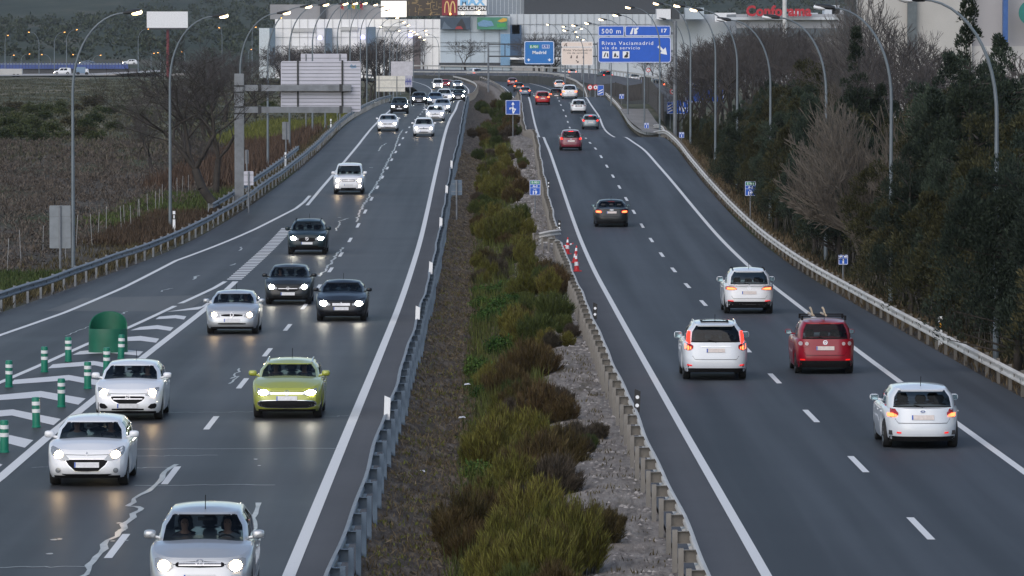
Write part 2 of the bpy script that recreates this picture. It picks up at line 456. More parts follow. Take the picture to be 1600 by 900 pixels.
c = t.mix(t.ramp(n2, [(.47, (0,0,0)), (.62, (1,1,1))]), c, t.ramp(n3, [(.3, (.030,.040,.018)), (.7, (.075,.085,.040))]))
sepy = t.n('ShaderNodeSeparateXYZ'); t.t.links.new(p, sepy.inputs[0])
farf = t.ramp(t.math('DIVIDE', sepy.outputs[1], 2400.0), [(.16, (0,0,0)), (.24, (1,1,1))])
n4 = t.noise(.09, 8, .68, t.pos(scale=(1, .16, 1)))
c = t.mix(farf, c, t.ramp(n4, [(.34, (.034,.044,.026)), (.5, (.085,.088,.056)), (.64, (.17,.152,.112))]))
hillf = t.ramp(t.math('DIVIDE', sepy.outputs[1], 2400.0), [(.68, (0,0,0)), (.78, (1,1,1))]); n5 = t.noise(.02, 7, .6, t.pos(scale=(1, .3, 1)))
c = t.mix(hillf, c, t.ramp(n5, [(.35, (.022,.032,.022)), (.55, (.042,.052,.036)), (.72, (.095,.085,.065))]))
t.bsdf(c, .95, spec=.15, bump=n1, bstr=.6, bdist=.25)
tag(link('ground', np_mesh('ground', V, Fq, t.m, True)), kind='structure')

# median: brown soil towards the oncoming side, pale sandy bank on the departing side
def med_pt(y, s):
    a, b = float(LMx(y)) + .12, float(RMx(y)) - .12
    zl, zr = float(zL(y)), float(zR(y))
    dip = -.62*math.sin(math.pi*min(1, s/.8)**.9)**1.2 if s < .8 else 0
    x = a + (b-a)*s
    bump = .05*math.sin(y*1.7 + x*2.1) + .04*math.sin(y*.63 - x*3.3)
    return Vector((x, y, zl + (zr-zl)*s - .05 + dip + (bump if 0.05 < s < .95 else 0)))
mb = MB(); ysm = list(np.arange(58, 500, 1.2)) + list(np.arange(500, 1200, 6)); SS = [k/20 for k in range(21)]
mb.grid([[med_pt(y, s) for s in SS] for y in ysm])
t = NT('median_soil')
uvn = t.n('ShaderNodeUVMap'); su = t.n('ShaderNodeSeparateXYZ'); t.t.links.new(uvn.outputs[0], su.inputs[0])
p = t.pos(); pst = t.pos(scale=(1.0, .16, 1))
n1, n2, n3 = t.noise(5, 6, .7, pst), t.noise(1.1, 5, .6, pst), t.noise(24, 3, .7, p)
soil = t.ramp(n1, [(.30, (.030,.022,.016)), (.5, (.080,.062,.048)), (.70, (.20,.165,.13))])
sand = t.ramp(n1, [(.3, (.085,.074,.066)), (.5, (.20,.178,.158)), (.75, (.33,.30,.27))])
edge = t.math('ADD', su.outputs[0], t.math('MULTIPLY', t.math('SUBTRACT', n2, .5), .35))
c = t.mix(t.ramp(edge, [(.60, (0,0,0)), (.72, (1,1,1))]), soil, sand)
c = t.mix(t.ramp(n2, [(.56, (0,0,0)), (.70, (1,1,1))]), c, t.ramp(n3, [(.3, (.055,.045,.030)), (.7, (.115,.095,.06))]))
t.bsdf(c, .95, spec=.2, bump=n1, bstr=.9, bdist=.12)
mo = mb.build('median_ground', t.m, smooth=True)
uv = mo.data.uv_layers.new(name='UVMap'); nS = len(SS)
vi = np.empty(len(mo.data.loops), np.int32); mo.data.loops.foreach_get('vertex_index', vi)
uv.data.foreach_set('uv', np.stack([(vi % nS)/(nS-1), (vi // nS)/nS], 1).astype(np.float32).ravel())
tag(mo, kind='structure')

# ------------------------------------------------------------------ guard rails
WB = [(0,.0),(.035,.02),(.075,.045),(.075,.085),(.02,.125),(.02,.185),(.075,.225),(.075,.265),(.035,.29),(0,.31)]
def w_beam(mb, path, side, ztop):
    """corrugated rail; side=+1 bulges to +X"""
    rows = []
    for i, p in enumerate(path):
        d = path[min(i+1,len(path)-1)] - path[max(i-1,0)]; d.z = 0
        nrm = Vector((d.y, -d.x, 0)).normalized() * side
        rows.append([p + nrm*a + Vector((0,0, ztop - .31 + b)) for a, b in WB] + [p + nrm*(a-.012) + Vector((0,0, ztop - .31 + b)) for a, b in WB[::-1]])
    mb.grid(rows, flip=side < 0)
def resamp(path, step, jit=0.0):
    out = []; acc = 0; nxt = 0
    for a, b in zip(path, path[1:]):
        L = (b-a).length
        while nxt <= acc + L:
            out.append(a.lerp(b, (nxt-acc)/L)); nxt += step
        acc += L
    return out
def barrier(name, path, side, ztop, m_rail, m_post, label, pitch=3.6, post_w=.11, back=.18, post_h=None, lean=0.0, drop=.25, bolts=None):
    """guard rail thing: rail + posts; path runs away from the camera"""
    root = empty(name, path[0], 0, label, 'guard rail', 'guard rails')
    o = path[0]
    loc = [p - o for p in path]
    mb = MB(); w_beam(mb, [p.copy() for p in loc], side, ztop); mb.build('rail', m_rail, root, smooth=True, ang=50)
    ps = resamp(loc, pitch)
    def post(mb, p, q):
        d = (q - p); d.z = 0; ry = math.atan2(-d.x, d.y) if d.length else 0
        M = Matrix.Rotation(ry, 3, 'Z')
        h = ztop + .01
        def bx(c, s): mb.box(p + M @ Vector(c), s, M=M)
        bx((-side*(back+.05), 0, (h - drop)/2 - .02), (.012, .12, h + drop)); bx((-side*(back+.05-.04), -.06, (h-drop)/2 - .02), (.09, .008, h + drop)); bx((-side*(back+.05-.04), .06, (h-drop)/2 - .02), (.09, .008, h + drop))
        bx((-side*(back/2 - .015), .045, ztop - .14), (back + .07, .008, .21)); bx((-side*(back/2 - .015), 0, ztop - .035), (back + .07, .09, .008)); bx((-side*(back/2-.015), 0, ztop - .245), (back + .07, .09, .006))
        bx((side*.02, 0, ztop - .155), (.04, .03, .03))
    rest = MB()
    for i, p in enumerate(ps):
        q = ps[min(i+1, len(ps)-1)] if i < len(ps)-1 else p + (p - ps[i-1])
        if i < 99:
            mb = MB(); post(mb, Vector((0,0,0)), q - p); mb.build('post', m_post, root, loc=p)
        else: post(rest, p, q)
    if rest.v: tag(rest.build('post', m_post, root), kind='stuff')
    return root, loc
def wave(path, ax, az, seed):
    r = random.Random(seed); ph = [r.uniform(0, 6) for _ in range(4)]; out = []
    for p in path:
        q = p.copy(); y = p.y
        q.x += ax*(math.sin(y*.19 + ph[0]) + .6*math.sin(y*.43 + ph[1])); q.z += az*(math.sin(y*.13 + ph[2]) + .5*math.sin(y*.37 + ph[3])); out.append(q)
    return out
def bpath(x, prof, y0, y1, step=2.0, dx=0.0, dz=-.03):
    return [Vector((float(x(y)) + dx, y, float(prof(y)) + dz)) for y in np.arange(y0, y1 + .01, step)]
# median, oncoming side (faces the oncoming lanes)
barrier('guard_rail', wave(bpath(LMx, zL, 70, 640, 1.8), .025, .02, 1), -1, .78, M_galv, M_galv_blue, 'long galvanised guard rail between the oncoming lanes and the planted median')
barrier('guard_rail', bpath(LMx, zL, 660, 1240, 8), -1, .9, M_rail_pale, M_post_grey, 'distant pale guard rail sweeping round the bend of the oncoming lanes', pitch=12)
# median, departing side in two runs, damaged between them
py = gnd(880, 395, zR).y
near = bpath(RMx, zR, 70, py - 2, 1.8)
near = wave(near, .02, .015, 3)
near += [Vector((float(RMx(py)) - .12, py, float(zR(py)) - .08)), Vector((float(RMx(py+3)) - .38, py+3, float(zR(py+3)) - .1)), Vector((float(RMx(py+6)) - .62, py+6.4, float(zR(py+6)) - .18)), Vector((float(RMx(py+8))-.95, py+8, float(zR(py+8)) - .34))]
barrier('guard_rail', near, 1, .72, M_rail_pale, M_post_grey, 'pale guard rail along the near median edge, its far end bent at the red cones', back=.24, drop=.45)
far_ = [Vector((float(RMx(py+9)) - .95, py+8.6, float(zR(py+9)) - .1)), Vector((float(RMx(py+10)) - .4, py+9, float(zR(py+10)))), Vector((float(RMx(py+11)) + .12, py+10.5, float(zR(py+11)))), Vector((float(RMx(py+13)) + .10, py+13, float(zR(py+13)) - .03))]
far_ += wave(bpath(RMx, zR, py + 16, 655, 1.8), .03, .02, 4)
barrier('guard_rail', far_, 1, .72, M_rail_pale, M_post_grey, 'pale guard rail beyond the red cones, its near end curled back', back=.24, drop=.45)
barrier('guard_rail', bpath(RMx, zR, 690, 1240, 8), 1, .9, M_rail_pale, M_post_grey, 'distant pale guard rail on the median side of the departing bend', pitch=12)
# outer edge of departing lanes
M_bolt = M_signblack
r_, loc_ = barrier('guard_rail', bpath(REx, zR, 110, 650, 2.0, dx=.12), -1, .62, M_rail_pale, M_post_grey, 'pale guard rail along the tree side of the departing lanes', pitch=3.2, drop=.5)
for p in resamp(loc_, 5.2)[:99]:
    mb = MB(); mb.add([p + Vector((-.088, -.12, .50)), p + Vector((-.088, .14, .50)), p + Vector((-.088, .0, .36))], [(0, 2, 1)]); mb.build('reflector', M_bolt, r_)
barrier('guard_rail', [at(u,v,Y) - Vector((0,0,.8)) for u,v,Y in ((918,152,700),(916,145,760),(912,135,850),(900,126,930),(883,119,1000),(863,116,1060),(847,115,1110),(833,117.5,1140))], -1, .9, M_rail_pale, M_post_grey, 'distant pale guard rail curving left beyond the second crest of the departing lanes', pitch=9)
barrier('guard_rail', [at(u,v,Y) - Vector((0,0,.62)) for u,v,Y in ((1045,216,462),(1036,198,480),(1030,194.5,492),(1022,195,503))], -1, .62, M_rail_pale, M_post_grey, 'short pale guard rail stub behind the long one near the service fence', pitch=2.6)
# outer edge of the slip lane / oncoming lanes
barrier('guard_rail', wave(bpath(LEx, zL, 120, 655, 2.0, dx=-.15), .02, .015, 6), 1, .76, M_galv, M_galv, 'galvanised guard rail between the slip lane and the brown field', pitch=3.8)
barrier('guard_rail', bpath(LEx, zL, 298, 398, 2.0, dx=-1.2), 1, .75, M_galv, M_galv, 'second galvanised guard rail overlapping behind the first beside the gantry post', pitch=4)

# ------------------------------------------------------------------ service road beyond the departing lanes
SR = [((1040,175,560),(1064,160,600)), ((1012,150,690),(1040,134,720)), ((962,141,800),(1000,124,840)), ((925,131,900),(957,117.5,950)), ((890,123.5,1000),(913,114,1030)),
      ((840,118.5,1080),(830,111,1120)), ((760,118,1130),(760,109.5,1180)), ((690,117.5,1170),(690,108.5,1215)), ((640,117,1200),(640,108,1240)), ((600,118,1230),(600,109,1270))]
mb = MB(); A = [at(*a) for a, b in SR]; B = [at(*b) for a, b in SR]
lo = lambda p: Vector((p.x, p.y, p.z - 6))
mb.grid([A, B]); tag(mb.build('service_road', M_asphS, smooth=True), kind='structure')
mb = MB(); mb.grid([[lo(p) for p in A], [p - Vector((0,0,.02)) for p in A]]); tag(mb.build('embankment', mat('embankment_grey', (.055,.055,.048), .9, var=.3, scale=.3)), kind='structure')
barrier('guard_rail', [p - Vector((0,0,.05)) for p in B[::-1]][::-1], -1, 1.0, M_rail_pale, M_post_grey, 'distant pale guard rail on the far side of the service road', pitch=14)
barrier('guard_rail', [p - Vector((0,0,.05)) for p in A[4:]], -1, .9, M_rail_pale, M_post_grey, 'distant pale guard rail on the near side of the elevated service ramp', pitch=10)
# sandy path beside the fence
mb = MB(); pth = [((968,170),(1003,160)), ((985,190),(1016,176)), ((1005,205),(1030,196)), ((1022,208),(1040,206))]
Lr = []
for (a, b), Y in zip(pth, (585, 530, 490, 470)):
    pa = at(*a, Y); Lr.append([pa, Vector((at(*b, Y).x + .6, Y, pa.z))])
mb.grid(Lr, flip=True); tag(mb.build('path', mat('path_gravel', (.20,.19,.18), .9, var=.25, scale=.5)), kind='structure')
# dark slatted fence along the path
def fence(pts, label):
    root = empty('slat_fence', pts[0][0], 0, label, 'fence', 'fences by the service road')
    o = pts[0][0]; mb = MB(); pm = MB()
    for (a, ha), (b, hb) in zip(pts, pts[1:]):
        n = max(2, int((b-a).length/.5))
        for k in range(n):
            q = a.lerp(b, k/n) - o; h = ha + (hb-ha)*k/n; d = (b-a).normalized()
            mb.box(q + Vector((0,0,h/2)), (.04, .44, h), M=Matrix.Rotation(math.atan2(-d.x, d.y), 3, 'Z'))
        pb = MB(); pb.box(Vector((0,0,ha/2 + .05)), (.12, .12, ha + .1)); pb.build('post', M_dark, root, loc=a - o)
    mb.build('slat_panel', mat('fence_slats_brown', (.055,.046,.040), .8, var=.3, scale=1.2), root)
fence([(at(1036,190,500), 2.4), (at(1028,178,540), 2.5), (at(1014,160,590), 2.6), (at(1003,152,630), 2.4)], 'dark brown slatted fence running beside the gravel path')
fence([(at(1003,156,632), 1.9), (at(980,158,640), 1.8), (at(962,150,650), 1.6), (at(942,147,668), 1.2)], 'dark brown slatted fence crossing behind the crest of the departing lanes')
# ------------------------------------------------------------------ street lamps with a long curved arm
def lamp(base, height, reach, side, lit, label, group, r0=.09, sodium=False, headless=False, up=.75):
    """side=+1: arm towards +X"""
    root = empty('street_lamp', base, 0, label, 'street lamp', group)
    bend = min(3.2, height*.28)
    pts = [Vector((0,0,-.5)), Vector((0,0,height*.35)), Vector((0,0,height-bend-1.2))]; rad = [r0, r0*.85, r0*.7]
    for k in range(13):
        a = math.pi/2*k/12
        pts.append(Vector((side*reach*.88*(1-math.cos(a))**1.05, 0, height-bend-.6 + (bend+.35)*math.sin(a)))); rad.append(r0*(.66-.025*k))
    mb = MB(); mb.tube(pts, rad, 9); pole = mb.build('pole', M_pole, root, smooth=True)
    tip = pts[-1]; dx = reach*.12
    if not headless:
        mb = MB(); c = tip + Vector((side*(.1 + dx*.5), 0, .05))
        M = Matrix.Rotation(-side*.14, 3, 'Y')
        Lh = max(.75, dx + .45)
        mb.lathe([(.0,-Lh/2),(.09,-Lh/2),(.14,-Lh*.2),(.16,Lh*.2),(.10,Lh/2),(0,Lh/2)], 10, M=Matrix.Translation(c) @ M.to_4x4() @ Matrix.Rotation(math.pi/2,4,'Y') @ Matrix.Diagonal((.62,1,1,1)))
        hd = mb.build('lamp_head', M_dark if lit != 2 else M_dark, root, smooth=True)
        mb = MB(); g = c + Vector((side*Lh*.27, 0, -.04))
        mb.lathe([(0,-.24),(.10,-.2),(.135,0),(.10,.2),(0,.24)], 10, M=Matrix.Translation(g) @ M.to_4x4() @ Matrix.Rotation(math.pi/2,4,'Y') @ Matrix.Diagonal((.8,1,1,1)))
        mb.build('bulb_glass', (M_lampsod if sodium else M_lampglow) if lit else M_signwhite, root, smooth=True)
    return root
G1, G2, G3 = 'street lamps beside the oncoming lanes', 'street lamps beside the departing lanes', 'small lamps along the far field road'
LUs = [(113,236,1),(265,281,1),(375,326,1),(418,371,1),(452,416,1),(488,461,1),(508,506,1),(527,551,1),(547,596,1),(563,641,1),(573,686,1),(588,731,1),(600,776,1),(609,821,1),(614,866,1),(620,911,1),(626,956,1),(632,1001,1),(640,1046,1)]
for i, (u, Y, lit) in enumerate(LUs):
    zb = float(zL(Y)) - .35; top = at(u, {0:11,1:18,2:14,3:5,4:2.5,5:1.5,6:1.5,7:1.5,8:4,9:8,10:14,11:25,12:32,13:37,14:46,15:48,16:51,17:56,18:60}[i], Y).z
    lamp((at(u,40,Y).x, Y, zb), top - zb, 2.65, 1, lit, 'tall curved street lamp, %s from the camera along the oncoming side guard rail' % nth(i), G1)
RUs = [(1558,163,10.9),(1393,208,None),(1291,253,None),(1204,298,None),(1152,343,None),(1118,388,None),(1079,433,None),(1031,470,None),(1007,515,None),(981,560,None),(955,610,None),(930,690,None),(912,780,None)]
rt = {1:2,2:19,3:24,4:9.6,5:4,6:1,7:7.5,8:20,9:27,10:33,11:37,12:45}
for i, (u, Y, h) in enumerate(RUs):
    zb = float(zR(Y)) - .45; top = at(u, rt[i], Y).z if i in rt else zb + 11.6
    lamp((at(u,40,Y).x, Y, zb), top - zb, 2.6, -1, 1 if i > 3 else 0, 'tall curved street lamp, %s from the camera along the tree side' % nth(i), G2)
# extra lit lamps around the bend
for i, (u, v, Y, sd) in enumerate(((862,36.5,1060,-1),(888,39.5,1000,-1),(901,43,1020,1),(893.5,48,1090,1),(908,56,1120,-1),(906,60.5,1150,1),(618,46,1110,1),(600,40,1150,-1),(660,46,1130,1),(672,52,1150,-1))):
    p = at(u - sd*14, 118, Y); top = at(u, v, Y).z
    lamp((p.x, Y, p.z - 1), top - p.z + 1, 2.4, sd, 1, 'small distant lit street lamp at the far bend, %s of ten counting across' % nth(i), 'lit lamps at the far bend')
lamp((at(1069,195,540).x, 540, 0), at(1069,26,540).z, 2.2, -1, 0, 'unlit grey street lamp behind the big blue overhead sign post', 'service road lamps')
lamp((at(952,10,1180).x, 1180, -1), 14, .5, -1, 0, 'thin grey lamp standing before the grey wall of the mall', 'service road lamps', headless=True)
far = [(8,54,8,0),(46,49,61,-1),(100,49,85,1),(119,45,104,1),(231,44,216,1),(45,83,33,1),(66,84,79,-1),(115,84,127,-1),(156,85,145,1),(239,82,236,1),(248,81,251,-1),(286,80,289,-1),(344,42,347,-1),(398,41,394,1),(391,76,388,1),(20,85,17,1)]
for i, (u, v, up_, sd) in enumerate(far):
    Y = 1560 if v < 60 else 1740; b = at(up_, 112, Y); top = at(u, v, Y).z
    lamp((b.x, Y, b.z - 1), top - b.z + 1, max(.5, abs(at(u,40,Y).x - b.x)), sd or 1, 1, 'tiny glowing orange lamp on the far field road, %s of sixteen' % nth(i), G3, r0=.14, sodium=True)

# ------------------------------------------------------------------ signs
EX, EZ, EN = Vector((1,0,0)), Vector((0,0,1)), Vector((0,-1,0))
_txt = {}
def text_mesh(body, bold=.0, spacing=1.0):
    key = (body, bold, spacing)
    if key in _txt: return _txt[key]
    cu = bpy.data.curves.new('text', 'FONT'); cu.body = body; cu.size = 1; cu.extrude = .01; cu.offset = bold; cu.space_character = spacing; cu.resolution_u = 3
    ob = bpy.data.objects.new('text', cu); COL.objects.link(ob)
    dg = bpy.context.evaluated_depsgraph_get(); me = bpy.data.meshes.new_from_object(ob.evaluated_get(dg))
    bpy.data.objects.remove(ob)
    vs = np.empty(len(me.vertices)*3); me.vertices.foreach_get('co', vs); vs = vs.reshape(-1,3)
    _txt[key] = (vs, [tuple(p.vertices) for p in me.polygons], vs.min(0), vs.max(0)); return _txt[key]
def rrect(w, h, r, n=5):
    pts = []
    for cx, cz, a0 in ((w/2-r,h/2-r,0),(-w/2+r,h/2-r,90),(-w/2+r,-h/2+r,180),(w/2-r,-h/2+r,270)):
        for k in range(n+1):
            a = R(a0 + 90*k/n); pts.append((cx + r*math.cos(a), cz + r*math.sin(a)))
    return pts
class Board:
    """upright board facing the camera; rectangle given by photo pixels at distance Y"""
    def __init__(s, root, u0, u1, v0, v1, Y, m, border=None, r=.12, th=.06, name='panel', flip=False, bw=.045):
        a, b = at(u0, v1, Y), at(u1, v0, Y)
        s.u0, s.v0, s.Y = u0, v0, Y; s.root = root; s.o = Vector((a.x, Y, a.z)) - Vector(root.location); s.w, s.h = b.x - a.x, b.z - a.z; s.pu = s.w/(u1-u0); s.pv = s.h/(v1-v0)
        c = s.o + Vector((s.w/2, 0, s.h/2)); s.c = c; s.layers = {}
        r = min(r, s.h*.3, s.w*.3)
        mb = MB(); mb.poly_plate(rrect(s.w, s.h, r), c, EX, EZ, EN, th)
        s.panel = mb.build(name, m, root)
        s.front = th
        if border is not None:
            out, inn = rrect(s.w - bw, s.h - bw, max(.01, r - bw/2)), rrect(s.w - 3*bw, s.h - 3*bw, max(.01, r - 1.5*bw))
            k = len(out); q = lambda p, d: c + EX*p[0] + EZ*p[1] + EN*(th + d)
            mb = MB(); mb.add([q(p,.004) for p in out] + [q(p,.004) for p in inn], [(i, (i+1)%k, k+(i+1)%k, k+i)[::-1] for i in range(k)])
            mb.build('border', border, s.panel)
    def mbl(s, m):
        if m.name not in s.layers: s.layers[m.name] = (MB(), m)
        return s.layers[m.name][0]
    def P(s, u, v, d=.008):
        return s.o + EX*((u - s.u0)*s.pu) + EZ*(s.h - (v - s.v0)*s.pv) + EN*(s.front + d)
    def text(s, body, u0, u1, vb, vt, m, bold=.02, spacing=1.05, d=.008):
        """text stretched into the pixel box u0..u1, baseline vb, cap top vt"""
        vs, fs, lo, hi = text_mesh(body, bold, spacing)
        capH = .70; kx = (u1-u0)*s.pu/(hi[0]-lo[0]); kz = (vb-vt)*s.pv/capH; o = s.P(u0, vb, d)
        s.mbl(m).add([o + EX*((p[0]-lo[0])*kx) + EZ*(p[1]*kz) + EN*(p[2]*.3) for p in vs], fs)
    def poly(s, pts, m, d=.008):
        s.mbl(m).add([s.P(u, v, d) for u, v in pts], [tuple(range(len(pts)))])
    def rect(s, u0, u1, v0, v1, m, d=.008): s.poly([(u0,v1),(u1,v1),(u1,v0),(u0,v0)], m, d)
    def done(s, name='lettering'):
        for k, (mb, m) in s.layers.items(): mb.build(name, m, s.panel)
def leg(root, u, vtop, zbot, Y, r=.06, m=M_galv, name='post', dy=.12, sq=False):
    a = at(u, vtop, Y); o = Vector(root.location); mb = MB()
    if sq: mb.box(Vector((a.x, Y+dy, (a.z+zbot)/2)) - o, (2*r, 2*r, a.z-zbot))
    else: mb.tube([Vector((a.x, Y+dy, zbot)) - o, Vector((a.x, Y+dy, a.z)) - o], r, 8)
    return mb.build(name, m, root, smooth=not sq)

# big overhead sign at the departing lanes
Y = 482; root = empty('direction_sign', (at(1055,215,Y).x, Y, .3), 0, 'big blue overhead Rivas Vaciamadrid sign with 500 m and exit 17 panels', 'road sign')
leg(root, 1055, 33, .0, Y, .17, dy=.2)
mb = MB(); o = Vector(root.location)
for v in (52, 80): mb.box2(at(945, v-2, Y) + Vector((0,.28,0)) - o, at(1055, v+2, Y) + Vector((0,.14,0)) - o)
mb.build('beam', M_galv, root)
b = Board(root, 934.5, 975.5, 40, 56.5, Y, M_signblue, M_signwhite, .18, name='distance_panel'); b.text('500 m', 940, 970, 52.2, 45, M_signwhite, .008, 1.2); b.done()
b = Board(root, 976.5, 1048, 40, 56.5, Y, M_signblue, M_signwhite, .18, name='exit_panel'); b.text('17', 1033.5, 1042, 50.5, 45, M_signwhite, .03)
b.poly([(984,53.5),(988,53.5),(990,43.5),(988,43.5)], M_signwhite); b.poly([(990.5,53.5),(994.5,53.5),(992.5,43.5),(991,43.5)], M_signwhite); b.poly([(995,53.5),(996,49),(991.8,46)], M_signwhite, .010); b.poly([(992.5,46.5),(994.2,48),(997.5,44.8),(998,43),(994,43.3)], M_signwhite, .012); b.done()
b = Board(root, 934.5, 1048.5, 57.5, 98, Y, M_signblue, M_signwhite, .25, name='main_panel')
b.text('Rivas Vaciamadrid', 940.5, 1020.5, 70, 64.5, M_signwhite, .004, 1.2); b.text('v\u00eda de servicio', 940.5, 1000, 77, 72.2, M_signwhite, .004, 1.2)
for u0 in (941, 957, 973): b.rect(u0, u0+10.5, 80, 91, M_signwhite)
K = M_signblack
b.poly([(943,89),(945,89),(947,82),(945.5,82)], K, .012); b.poly([(948,82),(950,84),(950.5,89),(948.5,89)], K, .012)
b.poly([(959,89),(960,84),(961.5,82),(963,86),(962.5,89)], K, .012); b.rect(963.5, 966, 87, 89.3, K, .012)
b.poly([(975,90),(976,87),(979,84),(978,82),(980.5,81),(982,83),(981,85.5),(981.5,88.5),(980,90)], K, .012)
b.poly([(1027,73.5),(1030,70.5),(1036.5,77.5),(1040,74),(1042.3,85.6),(1030.5,83.2),(1034,79.8)], M_signwhite); b.done()
# Madrid sign on a gantry, far
Y = 985; root = empty('gantry_sign', (at(763,150,Y).x, Y, -3.5), 0, 'blue overhead Madrid sign hung on a thin gantry before the mall', 'road sign')
o = Vector(root.location)
leg(root, 763, 66, -3.5, Y, .17, m=M_galv, dy=.5); leg(root, 935, 66, -3.5, Y, .28, m=M_galv, dy=.5)
mb = MB()
for v in (69, 88): mb.box2(at(763, v-1, Y) + Vector((0,.6,0)) - o, at(935, v+1, Y) + Vector((0,.4,0)) - o)
for u in (789, 843, 900): mb.box2(at(u-.7, 69, Y) + Vector((0,.55,0)) - o, at(u+.7, 88, Y) + Vector((0,.45,0)) - o)
mb.build('beam', M_dark, root)
b = Board(root, 819, 866, 64, 100.5, Y, mat('sign_blue_light', (.012,.16,.48), .45, var=.05), M_signwhite, .4, bw=.1)
b.rect(827, 842, 70, 75.5, M_signgreen); b.text('E-901', 828.5, 840.5, 75, 71, M_signwhite, .02); b.rect(847, 858.5, 70, 75.5, M_signwhite); b.rect(847.6, 857.9, 70.6, 74.9, M_signblue2, .011); b.text('A-3', 849, 856.5, 74.5, 71.3, M_signwhite, .02, d=.014)
b.text('Madrid', 832, 853.5, 84.2, 79.5, M_signwhite, .03, 1.1)
for uc in (826, 858.5): b.poly([(uc-.8,91.5),(uc+.8,91.5),(uc+.8,93),(uc+2.8,92.5),(uc,96),(uc-2.8,92.5),(uc-.8,93)][::-1], M_signwhite)
b.done()
# pale sign beside it
Y = 960; root = empty('direction_sign', (at(900,150,Y).x, Y, -3.0), 0, 'pale beige sign with small dark lettering and arrow beside the Madrid sign', 'road sign')
M_beige = mat('sign_beige', (.78,.66,.58), .5, var=.03); M_brown = mat('sign_brown_text', (.10,.07,.06), .6)
for u in (883, 909.5, 920): leg(root, u, 65, -3.2, Y, .13, dy=.2)
b = Board(root, 877, 926.5, 65, 73.5, Y, M_beige, M_signwhite, .3, bw=.08, name='exit_panel'); b.poly([(881,72.5),(883,72.5),(884,68),(883,68)], M_brown); b.poly([(884.5,72.5),(886.5,72.5),(885,68.5),(887,67.6),(884,67.5)], M_brown); b.text('17', 920, 923.5, 70.5, 68, M_brown); b.done()
b = Board(root, 877, 926.5, 74, 102, Y, M_beige, M_signwhite, .3, bw=.08, name='main_panel'); b.text('Rivas Vaciamadrid', 880.5, 924, 79.8, 76.6, M_brown, .01, 1.1); b.text('v\u00eda de servicio', 886, 918, 84, 81.2, M_brown, .01, 1.1)
for u0 in (891, 900, 910): b.poly([(u0,91),(u0+1,87),(u0+2.4,86),(u0+2.8,91)], M_brown)
b.poly([(899.5,94.5),(900.8,93.8),(902.6,96),(904,95),(904,98.4),(900.8,98),(902,97)], M_brown); b.done()
# median blue lane sign
Y = 452; root = empty('lane_sign', (at(801,207,Y).x, Y, .2), 0, 'square blue sign with white arrow symbol on a thin post in the median', 'road sign')
leg(root, 801.5, 158, -.3, Y, .04)
b = Board(root, 790, 813, 156.5, 179, Y, M_signblue2, M_signwhite, .05, bw=.03)
b.rect(801, 802, 161, 175, M_signwhite); b.poly([(799,163.5),(801.5,159),(804,163.5)][::-1], M_signwhite, .01); b.poly([(796,168.2),(803,167.8),(803,169),(797.5,169.5),(797.5,171.5),(796,171)], M_signwhite, .012); b.poly([(800,169),(806.5,170),(802.5,177.5),(801,177.5)][::-1], M_signwhite, .014); b.poly([(802,171),(804.6,171.2),(802.4,174.5)][::-1], M_signblue2, .016); b.done()
# kilometre signs
def km_sign(u0, u1, v0, v1, Y, vb, label, num, green=True, group='kilometre signs'):
    uc = (u0+u1)/2; zb = at(uc, vb, Y).z
    root = empty('kilometre_sign', (at(uc,vb,Y).x, Y, zb), 0, label, 'road sign', group)
    leg(root, uc, v0+1, zb-.3, Y, .035, dy=.05)
    b = Board(root, u0, u1, v0, v1, Y, M_signblue, M_signwhite, .04, bw=.02, th=.03); h = v1-v0; w = u1-u0
    if green:
        b.rect(u0+w*.08, u1-w*.08, v0+h*.05, v0+h*.25, M_signgreen); b.text('E-901', u0+w*.2, u1-w*.2, v0+h*.22, v0+h*.08, M_signwhite, .02)
        b.rect(u0+w*.04, u1-w*.04, v0+h*.28, v0+h*.30, M_signwhite); b.text('A-3', u0+w*.28, u1-w*.28, v0+h*.46, v0+h*.33, M_signwhite, .03); b.rect(u0+w*.04, u1-w*.04, v0+h*.5, v0+h*.52, M_signwhite)
        b.text('km', u0+w*.38, u1-w*.38, v0+h*.64, v0+h*.57, M_signwhite, .02); b.text(num, u0+w*.3, u1-w*.3, v0+h*.92, v0+h*.70, M_signwhite, .04)
    else:
        b.rect(u0+w*.12, u0+w*.42, v0+h*.12, v0+h*.26, M_signwhite); b.rect(u0+w*.58, u1-w*.12, v0+h*.12, v0+h*.26, M_signwhite); b.rect(u0+w*.05, u1-w*.05, v0+h*.32, v0+h*.35, M_signwhite)
        b.text(num, u0+w*.42, u1-w*.42, v0+h*.86, v0+h*.45, M_signwhite, .04)
    b.done()
km_sign(827.5, 844.5, 281.5, 305, 306, 334, 'blue and green kilometre 19 sign on a post in the median', '19')
km_sign(1164, 1181, 283.5, 306, 298, 331, 'blue and green kilometre 19 sign behind the tree side guard rail', '19')
km_sign(1310, 1325, 398, 413.5, 226, 445, 'small blue sign numbered 1 under the dark trees', '1', False)
km_sign(1061, 1069, 206.5, 215.5, 440, 222, 'tiny blue sign behind the guard rail under the tall lamp post', '1', False)
km_sign(1006.5, 1014, 192, 200.5, 500, 206, 'tiny blue sign beside the sandy path', '1', False)
km_sign(967.5, 975, 147, 154.5, 610, 160, 'tiny blue sign before the dark slatted fence at the crest', '1', False)
